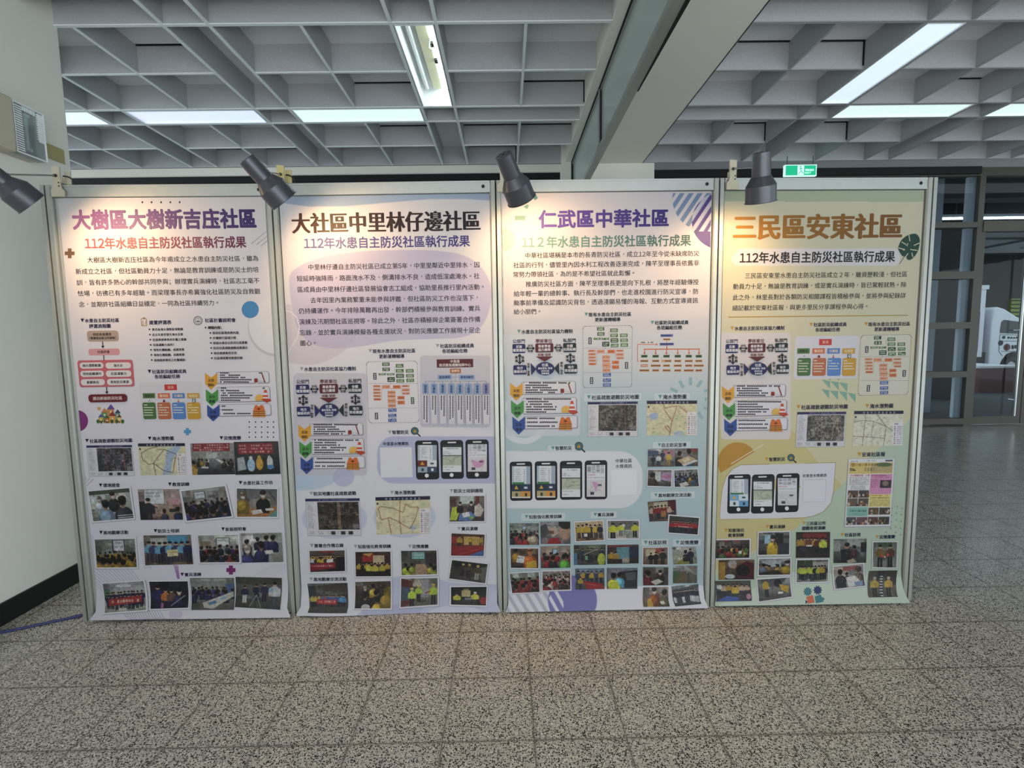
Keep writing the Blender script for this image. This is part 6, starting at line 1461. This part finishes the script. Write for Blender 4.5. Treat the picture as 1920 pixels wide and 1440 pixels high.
P_([(425, 1155), (712, 1135), (728, 1310), (440, 1355)], shot(('8a8c8a', '5c5c58'), 86, ('poly', [(.1, 0), (.9, 0), (.7, .4), (.2, .4)], '55575a'), ('ell', .24, .32, .1, .2, 'c8a028'), ('rect', .2, .5, .32, .85, '26262e'), ('ell', .62, .25, .12, .2, '1e1a1c'), ('poly', [(.65, .3), (.95, .45), (.9, .8), (.7, .6)], 'd0a828'), ('line', [(.45, .4), (.42, .9)], .02, '4a3c34'), ('rect', .6, .68, .75, .78, 'e8e4e0')), 'w', 'rounded photo of two people in yellow bending down')
P_([(753, 775), (1030, 773), (1027, 983), (750, 985)], shot(('4a3430', '34302e'), 87, ('rect', .2, .05, .9, .25, '8a2c2c'), ('lined', 6, .2, .6, ['b8902c', 'a8802a', '7a3a2c'], ('2a2628', '334'), .0, .6), ('lined', 3, .22, .6, ['8a2a28', '6a2a28'], ('222', '223'), .55, .95), ('person', .8, .2, .75, 'c8dc3c', '26262c'), ('rect', .3, .5, .48, .56, 'd8d0c8')), 'k', 'photo of helpers handing out supplies', bw=.015)
P_([(752, 995), (1025, 990), (1025, 1187), (747, 1195)], shot(('74786c', 'a09c94'), 88, ('rect', 0, 0, .5, .4, '3e4a38'), ('rect', .5, .1, 1, .3, 'a8a49c'), ('lined', 9, .25, .65, ['26262c', '2c2c34', 'b8c83a', 'c8a030', '5a3a3c'], ('1c1c22', '223')), ('person', .2, .28, .65, 'c4d83c', '1e1e24'), ('person', .8, .25, .65, 'c8a42c', '1e1e24')), 'w', 'photo of a queue of people outdoors')
P_([(1062, 833), (1330, 828), (1325, 1025), (1058, 1028)], shot(('7c7e7c', '3c3a3a'), 89, ('rect', 0, .05, .2, .5, '9a9c98'), ('rect', .4, 0, .9, .3, 'a4a6a2'), ('rect', .82, .15, 1, .55, '222226'), ('bust', .4, .3, .11, '33262a', '15110f', 'a87e66'), ('poly', [(.2, .45), (.45, .4), (.6, .7), (.25, 1)], '22242c'), ('poly', [(.4, .9), (.6, .8), (.7, .95), (.45, 1)], 'b0a488'), ('bust', .62, .35, .07, '6a3a44')), label='photo of a home visit in a cluttered shop')
P_([(1048, 1050), (1310, 1025), (1325, 1220), (1065, 1250)], shot(('b4a89c', '8a8684'), 90, ('rect', .3, .05, .8, .25, 'a85c54'), ('bust', .22, .3, .11, '26242a'), ('bust', .45, .4, .06, '3a3c4c'), ('bust', .82, .25, .12, '8a7460', '4a4038'), ('poly', [(.4, .55), (.7, .5), (.95, .9), (.45, 1)], 'dcd8d8'), ('poly', [(.65, .8), (.95, .75), (.95, .95), (.7, 1)], '8a9cc8')), 'w', 'tilted photo of people around a paper covered table')
P_([(1375, 850), (1585, 848), (1577, 1072), (1370, 1068)], shot(('6c6e60', '8a8c84'), 91, ('rect', .2, 0, .8, .2, '4a5a40'), ('person', .3, .1, .88, '7a5c2a', '1e1e24'), ('person', .72, .1, .88, '5c3c28', '1e1e24'), ('ell', .38, .55, .05, .06, 'e04030'), ('ell', .5, .58, .04, .04, 'f0b0a0'), ('ell', .62, .5, .05, .06, 'd04a30'), w=66, h=70), 'w', 'photo of two people holding glowing batons')
P_([(1350, 1092), (1582, 1088), (1587, 1305), (1347, 1310)], shot(('4c4a40', '6c665a'), 92, ('rect', .6, 0, 1, .5, '3a362e'), ('rect', .42, .2, .52, 1, '26262a'), *[('rect', .42, .22 + j * .1, .52, .26 + j * .1, 'd8d8d4') for j in range(8)], ('person', .24, .25, .75, 'c8a63c', '3a342c', 'c09a80', 'b8b4a0'), ('person', .72, .25, .75, 'c8a040', '3a342c', 'c09a80', 'b8b4a0'), w=70, h=66), None, 'photo of two yellow coats beside a striped water gauge')
p.build('beige poster with brown title and a dark green leaf')
bpy.data.objects.remove(_tobj, do_unlink=True); bpy.data.curves.remove(_tcur)
# ------------------------------------------------------------------ clip-on spotlights


def nz(v):
    v = np.asarray(v, float); return v / np.linalg.norm(v)


def spotlight(mouth, axis, clamp_px, label, cm, aim, show_back=True):
    """mouth: centre of the open rim, axis: from the cap towards the rim"""
    a = nz(axis); mo = np.array(mouth, float); t = empty('clip_spotlight', tuple(mo)); tag(t, label, 'spotlight', 'grey clip-on spotlights over the posters')
    L_ = 0.180; o = mo - a * L_
    mb = MB().use(M['shade'])
    mb.lathe(o, a, [(0, 0), (0, .030), (.002, .0325), (.085, .0335), (.086, .0350), (.119, .0545), (.178, .0555), (.1785, .0585), (.180, .0585), (.180, .0560)], 48)
    mb.use(M['shadein']); mb.lathe(o, a, [(.180, .0560), (.178, .0525), (.122, .0510), (.092, .0315), (.060, .0300), (.060, 0)], 48)
    sh = mb.build('lamp_shade', t, local=mo, sharp=18)
    mb = MB().use(M['dark']); mb.lathe(o, a, [(-.0006, .0), (-.0006, .006), (.001, .006)], 12)
    for k in range(6):
        q = k * math.pi / 3; e1 = nz(np.cross(a, [0, 1, .3])); e2 = np.cross(a, e1); mb.lathe(o + .019 * (math.cos(q) * e1 + math.sin(q) * e2), a, [(-.0006, 0), (-.0006, .0035), (.001, .0035)], 8)
    mb.build('cap_vents', sh, local=mo)
    mb = MB().use(M['bulb']); mb.lathe(o, a, [(.085, .012), (.105, .020), (.125, .030), (.138, .033), (.146, .028), (.150, .014), (.151, 0)], 28)
    mb.build('bulb', t, local=mo)
    # clamp hooked over the top rail
    i, s = clamp_px; fa, ex, nn, Wd = FRAMES[i]; base = fa + ex * s + nn * .006; ez = np.array([0, 0, 1.0]); z0 = HP - .052
    out = [(-.026, 0), (.026, 0), (.028, .004), (.028, .026), (.017, .036), (.0145, .050), (.0165, .125), (-.0165, .128), (-.0145, .052), (-.020, .036), (-.028, .030), (-.028, .004)]
    mb = MB().use(cm); mb.prism(out, base + ez * z0, ex, ez, nn, .0045)
    mb.prism([(-.012, .060), (.014, .060), (.014, .118), (-.012, .118)], base - nn * .035 + ex * .018 + ez * z0, ex, ez, nn, .004)
    mb.obox(base - nn * .018 + ex * .004 + ez * (z0 + .072), ex, nn, ez, .012, .018, .012)
    cl = mb.build('clamp', t, local=mo, bevel=.0015)
    mb = MB().use(M['dark'])
    for zz in (.078, .064): mb.lathe(base + nn * .0046 + ex * .009 + ez * (z0 + zz - .02), nn, [(0, .0032), (.0004, .0032), (.0004, 0)], 12)
    mb.build('clamp_hole', cl, local=mo)
    p0 = base + nn * .004 + ez * (z0 + .088); p1 = o + a * .050
    d = nz(p1 - p0); p1 = p1 - d * .030
    mb = MB().use(M['steel']); mb.tube([p0, p1], .0034); mb.use(M['black']); mb.tube([p0 - d * .004, p0 + d * .008], .0065)
    mb.use(M['steel']); mb.tube([p1 - d * .045, p1 + d * .004], .006)
    mb.build('arm', t, local=mo)
    c0 = base - nn * .012 + ex * .016 + ez * (z0 + .090); c3 = base - nn * .06 + ex * .055 + ez * (z0 + .035)
    mb = MB().use(M['black']); mb.tube([c0 + (c3 - c0) * q + ez * (.022 * math.sin(q * math.pi)) for q in np.linspace(0, 1, 9)] + [c3 + ez * (-.25) - nn * .01, c3 + ez * (-1.2) - nn * .01], .0028)
    mb.build('cord', t, local=mo)
    lt = bpy.data.lights.new('lamp_light', 'SPOT'); lt.energy = SPOT_W; lt.color = (1.0, .63, .30); lt.spot_size = math.radians(150); lt.spot_blend = .9; lt.shadow_soft_size = .022
    lo = bpy.data.objects.new('lamp_light', lt); COL.objects.link(lo); lo.parent = t
    lo.location = tuple(-a * .018); lo.rotation_euler = Vector(nz(aim)).to_track_quat('-Z', 'Y').to_euler()


YM = 1.97
m1 = at(60, 383, 1, YM); m2 = at(533, 377, 1, YM); m3 = at(978, 374, 1, YM); m4 = at(1426, 379, 1, YM)
spotlight(m1, (.42, .62, -.66), (0, .062), 'grey spotlight at the wall end, leaning toward the purple title', M['clamp'], (.50, .62, -.60))
spotlight(m2, (.50, .49, -.71), (1, .050), 'grey spotlight on a yellowed clamp, tilted toward the dark title', M['clampy'], (.46, .62, -.62))
spotlight(m3, (.38, .56, -.74), (2, .035), 'grey spotlight showing its pale round cap, above the teal marks', M['clamp'], (.26, .68, -.68))
spotlight(m4, (.16, .30, -.94), (3, .055), 'grey spotlight hanging straight down over the beige poster', M['clamp'], (-.22, .70, -.66))

# ------------------------------------------------------------------ wall fittings
t = empty('emergency_light', (XL, 2.45, 2.3)); tag(t, 'boxy emergency light with ribbed clear lens high on the left wall', 'emergency light'); lc = (XL, 2.45, 2.3)
mb = MB().use(M['clamp']); mb.box(XL, 2.10, 2.205, XL + .105, 2.438, 2.452); mb.build('housing', t, local=lc, bevel=.010)
mb = MB().use(M['clamp']); mb.box(XL, 2.438, 2.215, XL + .040, 2.60, 2.452); mb.build('lamp_base', t, local=lc, bevel=.006)
mb = MB().use(M['dark']); mb.box(XL + .040, 2.450, 2.222, XL + .044, 2.598, 2.440); mb.use(M['steel']); mb.box(XL + .044, 2.492, 2.245, XL + .060, 2.556, 2.415)
mb.use(M['rib']); mb.tube([(XL + .072, 2.524, 2.255), (XL + .072, 2.524, 2.405)], .008); mb.box(XL + .060, 2.508, 2.402, XL + .082, 2.540, 2.415); mb.box(XL + .060, 2.508, 2.243, XL + .082, 2.540, 2.256)
mb.build('reflector', t, local=lc)
mb = MB().use(M['lens'])
mb.box(XL + .088, 2.446, 2.214, XL + .091, 2.602, 2.446); mb.box(XL + .040, 2.446, 2.214, XL + .088, 2.449, 2.446); mb.box(XL + .040, 2.599, 2.214, XL + .088, 2.602, 2.446)
mb.box(XL + .040, 2.449, 2.214, XL + .088, 2.599, 2.217); mb.box(XL + .040, 2.449, 2.443, XL + .088, 2.599, 2.446)
mb.use(M['rib'])
for k in range(20):
    zz = 2.226 + k * .0106; mb.box(XL + .091, 2.452, zz, XL + .094, 2.487, zz + .0048)
    if k > 7: mb.box(XL + .091, 2.560, zz, XL + .094, 2.597, zz + .0042)
    mb.box(XL + .046, 2.4445, zz, XL + .085, 2.446, zz + .004)
for k in range(7): mb.box(XL + .091, 2.568 + k * .0045, 2.30, XL + .0935, 2.5695 + k * .0045, 2.436)
for k in range(9): mb.box(XL + .091, 2.492 + k * .0075, 2.418, XL + .0935, 2.4955 + k * .0075, 2.438)
for q in ((2.446, 2.214, 2.602, 2.219), (2.446, 2.441, 2.602, 2.446), (2.446, 2.219, 2.450, 2.441), (2.598, 2.219, 2.602, 2.441)): mb.box(XL + .086, q[0], q[1], XL + .095, q[2], q[3])
mb.build('lens', t, local=lc)
mb = MB().use(M['brass']); mb.box(XL, 2.700, 2.276, XL + .006, 2.808, 2.352)
tag(mb.build('cover_plate', bevel=.003), 'small yellowish cover plate on the wall beside the emergency light', 'cover plate')

pts = [at(x, y, 2, .006) for x, y in ((-60, 1194), (0, 1186), (60, 1174), (105, 1164), (152, 1154), (190, 1150), (240, 1143))]
mb = MB().use(M['cord']); mb.tube([np.array([q[0], q[1], .0062]) for q in pts], .006)
tag(mb.build('power_cable'), 'dark blue cable running across the floor behind the first panel', 'cable')

# exit sign
t = empty('exit_sign', (2.88, 4.96, 2.82)); tag(t, 'green lit exit sign with running figure hanging from the ceiling', 'exit sign'); lc = (2.88, 4.96, 2.82)
x0, x1, z0, z1, yy = 2.722, 3.036, 2.823, 2.931, 4.93
mb = MB().use(M['whitelit']); mb.box(x0, yy, z0, x1, yy + .03, z1); mb.build('lit_border', t, local=lc, bevel=.003)
mb = MB().use(M['greenlit']); mb.box(x0 + .010, yy - .002, z0 + .008, x1 - .010, yy, z1 - .008); mb.build('green_face', t, local=lc)
mb = MB().use(M['whitelit']); mb.box(x0 + .125, yy - .004, z0 + .012, x0 + .187, yy - .002, z1 - .012); mb.build('white_doorway', t, local=lc)
mb = MB().use(M['greenlit']); cx, cz = x0 + .155, z0 + .055
mb.lathe((cx - .004, yy - .004, cz + .030), (0, -1, 0), [(0, .0075), (.002, .0075), (.002, 0)], 16)
for q in ([(cx - .002, cz + .020), (cx + .002, cz - .006)], [(cx, cz + .016), (cx - .018, cz + .006)], [(cx, cz + .016), (cx + .016, cz + .010)], [(cx + .002, cz - .006), (cx - .010, cz - .022), (cx - .020, cz - .036)], [(cx + .002, cz - .006), (cx + .016, cz - .020), (cx + .024, cz - .034)]):
    mb.tube([(x, yy - .005, z) for x, z in q], .0036, 8)
mb.build('running_figure', t, local=lc)
for txt, zc, h in (('緊急出口', z0 + .056, .0215), ('EXIT', z0 + .030, .022)):
    c = bpy.data.curves.new('lettering', 'FONT'); c.body = txt; c.size = h; c.extrude = .001; c.offset = .0005
    if txt == 'EXIT': c.space_character = 1.35
    o = bpy.data.objects.new('lettering', c); COL.objects.link(o); dg = bpy.context.evaluated_depsgraph_get(); dg.update()
    me = bpy.data.meshes.new_from_object(o.evaluated_get(dg)); bpy.data.objects.remove(o, do_unlink=True)
    me.materials.clear(); me.materials.append(M['whitelit'])
    o = bpy.data.objects.new('lettering', me); COL.objects.link(o); o.parent = t
    o.rotation_euler = (math.pi / 2, 0, 0); o.location = (x0 + .198 - lc[0], yy - .004 - lc[1], zc - h * .38 - lc[2])
mb = MB().use(M['steel'])
for x in (x0 + .03, x1 - .03): mb.tube([(x, yy + .015, z1), (x, yy + .015, HC + .02)], .004)
mb.build('hanger', t, local=lc)

# ------------------------------------------------------------------ outside the glazing
b = MB().use(M['asphalt']); b.box(-9, FARW + .15, -.14, 30, 24, -.02)
tag(b.build('ground_outside'), kind='structure')
b = MB().use(M['roofdark'])
b.box(3.0, FARW + .2, 3.75, 13, 9.9, 3.95); b.box(3.0, 14.4, 3.75, 22, 16.5, 3.95)
for y in (8.2, 9.6, 11.6, 13.9): b.box(3.0, y, 3.45, 13 if y < 10 else 22, y + .3, 3.75)
for x in (4.5, 9.0, 12.6, 18): b.box(x, 9.9, 3.5, x + .35, 14.4, 3.85)
tag(b.build('roof_outside'), kind='structure')
b = MB().use(M['darkwall']); b.box(5.2, 16.4, -.05, 30, 16.6, 3.9); b.box(7.95, 9.55, -.05, 9.15, 9.75, 3.75)
tag(b.build('wall_outside'), kind='structure')
b = MB().use(M['conc']); b.box(6.70, 7.95, -.05, 6.93, 8.2, 3.75)
tag(b.build('column_outside'), kind='structure')
for y in (8.9, 11.3):  # added tubes stand in for ceiling lights mirrored in the glass
    t = empty('reflection_tube', (8.5, y, 3.3)); tag(t, 'added white tube under the outdoor roof, standing in for a reflected light ' + ('near the glazing' if y < 10 else 'above the truck'), 'ceiling light', 'added tubes standing in for reflected lights')
    mb = MB().use(M['troffer']); mb.box(7.4, y - .06, 3.30, 10.6, y + .06, 3.345); mb.build('light_body', t, local=(8.5, y, 3.3))
    mb = MB().use(M['tube']); mb.tube([(7.45, y, 3.285), (10.55, y, 3.285)], .016); mb.build('tube', t, local=(8.5, y, 3.3))
    mb = MB().use(M['steel']); mb.tube([(8, y, 3.34), (8, y, 3.76)], .008); mb.tube([(10, y, 3.34), (10, y, 3.76)], .008); mb.build('hanger', t, local=(8.5, y, 3.3))
# sunlit greenery seen through a slatted gap in the outdoor wall
mb = MB().use(M['yellowlit'])
q0 = at(1897, 560, 1, 16.3); q1 = at(1908, 625, 1, 16.3)
mb.box(q0[0], 16.3, q1[2], q0[0] + .85, 16.39, q0[2]); mb.use(M['darkwall'])
for k in range(9): zz = q1[2] + (q0[2] - q1[2]) * (k + .5) / 9; mb.box(q0[0], 16.27, zz - .02, q0[0] + .85, 16.3, zz + .02)
tag(mb.build('window_outside'), kind='structure')

# small white truck
TY = 12.4
c0 = at(1853, 684, 1, TY); tx, tz = c0[0], c0[2]        # rear lower corner of the cab
t = empty('truck', (tx + .8, TY + .8, -.02)); tag(t, 'white box truck parked outside behind the red brown planter wall', 'truck'); lc = (tx + .8, TY + .8, -.02)
e1 = np.array([1., 0, 0]); e2 = np.array([0, 0, 1.]); e3 = np.array([0, 1., 0])
mb = MB().use(M['white'])
mb.prism([(0, 0), (.0, 1.0), (.03, 1.40), (.12, 1.46), (.32, 1.40), (.55, 1.26), (.74, 1.14), (1.10, .66), (1.22, .56), (1.25, 0), (1.02, -.08), (.95, .14), (.82, .27), (.63, .32), (.46, .26), (.35, .12), (.30, -.02)], (tx, TY + .8, tz), e1, e2, e3, .8)
mb.build('cab', t, local=lc, bevel=.03)
mb = MB().use(M['glassdark']); mb.prism([(.23, .80), (.25, 1.08), (.31, 1.13), (.68, 1.08), (.94, .78), (.6, .78)], (tx, TY - .004, tz), e1, e2, e3, .006); mb.build('side_window', t, local=lc)
mb = MB().use(M['dark'])
for q in ([(.24, .76), (.24, .34), (.34, .22)], [(.24, .60), (1.1, .58)], [(.30, .34), (1.05, .33)], [(.24, .76), (1.0, .73)]): mb.tube([(tx + x, TY - .004, tz + z) for x, z in q], .005, 6)
mb.lathe((tx + .34, TY - .004, tz + .69), (0, -1, 0), [(0, .04), (.004, .04), (.004, 0)], 18); mb.lathe((tx + .27, TY - .004, tz + .55), (0, -1, 0), [(0, .065), (.004, .065), (.004, 0)], 18)
for k in range(6): mb.box(tx + .44 + k * .07, TY - .006, tz + .655, tx + .49 + k * .07, TY - .002, tz + .705 - .008 * (k % 3))
for k in range(6): mb.box(tx + .56 + k * .075, TY - .006, tz + .39 + .015 * (k % 2), tx + .62 + k * .075, TY - .002, tz + .49)
mb.use(M['redbrick']); mb.lathe((tx + .44, TY - .004, tz + .44), (0, -1, 0), [(0, .085), (.005, .085), (.005, 0)], 22)
mb.build('door_marking', t, local=lc)
mb = MB().use(M['black']); mb.lathe((tx + .64, TY + .10, tz - .08), (0, -1, 0), [(0, .16), (0, .27), (.10, .27), (.10, .17), (.06, .16)], 32); mb.use(M['steel']); mb.lathe((tx + .64, TY + .04, tz - .08), (0, -1, 0), [(0, .16), (.02, .08), (.03, 0)], 24)
mb.build('wheel', t, local=lc)
mb = MB().use(M['white']); mb.box(tx - 1.6, TY - .05, tz + .32, tx - .42, TY + 1.7, tz + 1.98); mb.box(tx - .42, TY + .02, tz + 1.9, tx - .10, TY + 1.65, tz + 2.0); mb.box(tx - .30, TY + .05, tz + .2, tx - .14, TY + .14, tz + 2.0)
mb.use(M['purple']); mb.box(tx - 1.6, TY - .056, tz + .36, tx - .47, TY - .050, tz + 1.38); mb.box(tx - .42, TY + .0, tz + .34, tx - .30, TY + 1.66, tz + 1.35); mb.use(M['white']); mb.box(tx - .415, TY + .0, tz + 1.35, tx - .32, TY + 1.66, tz + 1.9)
mb.build('cargo_box', t, local=lc)
mb = MB().use(M['dark']); mb.box(tx - 1.6, TY + .1, tz - .15, tx + .7, TY + 1.5, tz + .31); mb.lathe((tx - .9, TY + .10, tz - .12), (0, -1, 0), [(0, .20), (0, .34), (.10, .34), (.10, 0)], 32); mb.build('chassis', t, local=lc)

# planter wall with pale coping, plants behind it, white planter box
PYW = 10.35
w0 = at(1838, 688, 1, PYW); w1 = at(1900, 740, 1, PYW)
t = empty('planter_wall', (w0[0], PYW, 0)); tag(t, 'low red brown planter wall with white coping outside the door', 'planter'); lc = (w0[0], PYW, 0)
mb = MB().use(M['redbrick']); mb.box(w0[0], PYW, -.02, w0[0] + .80, PYW + .9, w0[2] - .03); mb.build('wall_body', t, local=lc)
mb = MB().use(M['white']); mb.box(w0[0] - .04, PYW - .04, w0[2] - .03, w0[0] + .84, PYW + .94, w0[2] + .02); mb.build('coping', t, local=lc, bevel=.008)
pq = at(1910, 700, 1, 10.1)
t = empty('plant_pot', (pq[0] + .25, 9.8, 0)); tag(t, 'white square plant pot with green shrub beside the planter wall', 'plant pot'); lc = (pq[0] + .25, 9.8, 0)
mb = MB().use(M['white']); mb.prism([(.03, -.02), (.47, -.02), (.5, .52), (0, .52)], (pq[0], 9.85, 0), e1, e2, e3, .25); mb.box(pq[0] - .02, 9.58, .50, pq[0] + .52, 10.12, .55); mb.build('pot', t, local=lc, bevel=.01)
mb = MB().use(M['leaf'])
for k in range(60):
    a_, e_ = RNG.random() * 6.28, RNG.random() * 1.2 + .2; L_ = .12 + .16 * RNG.random(); d = np.array([math.cos(a_) * math.cos(e_), math.sin(a_) * math.cos(e_), math.sin(e_)]); s_ = nz(np.cross(d, [0, 0, 1.])) * .022
    b0 = np.array([pq[0] + .25, 9.85, .54]) + np.array([RNG.uniform(-.16, .16), RNG.uniform(-.16, .16), 0]); mb.add([b0, b0 + d * L_ * .5 + s_, b0 + d * L_ - np.array([0, 0, .03]), b0 + d * L_ * .5 - s_], [(0, 1, 2, 3)])
mb.build('shrub', t, local=lc)
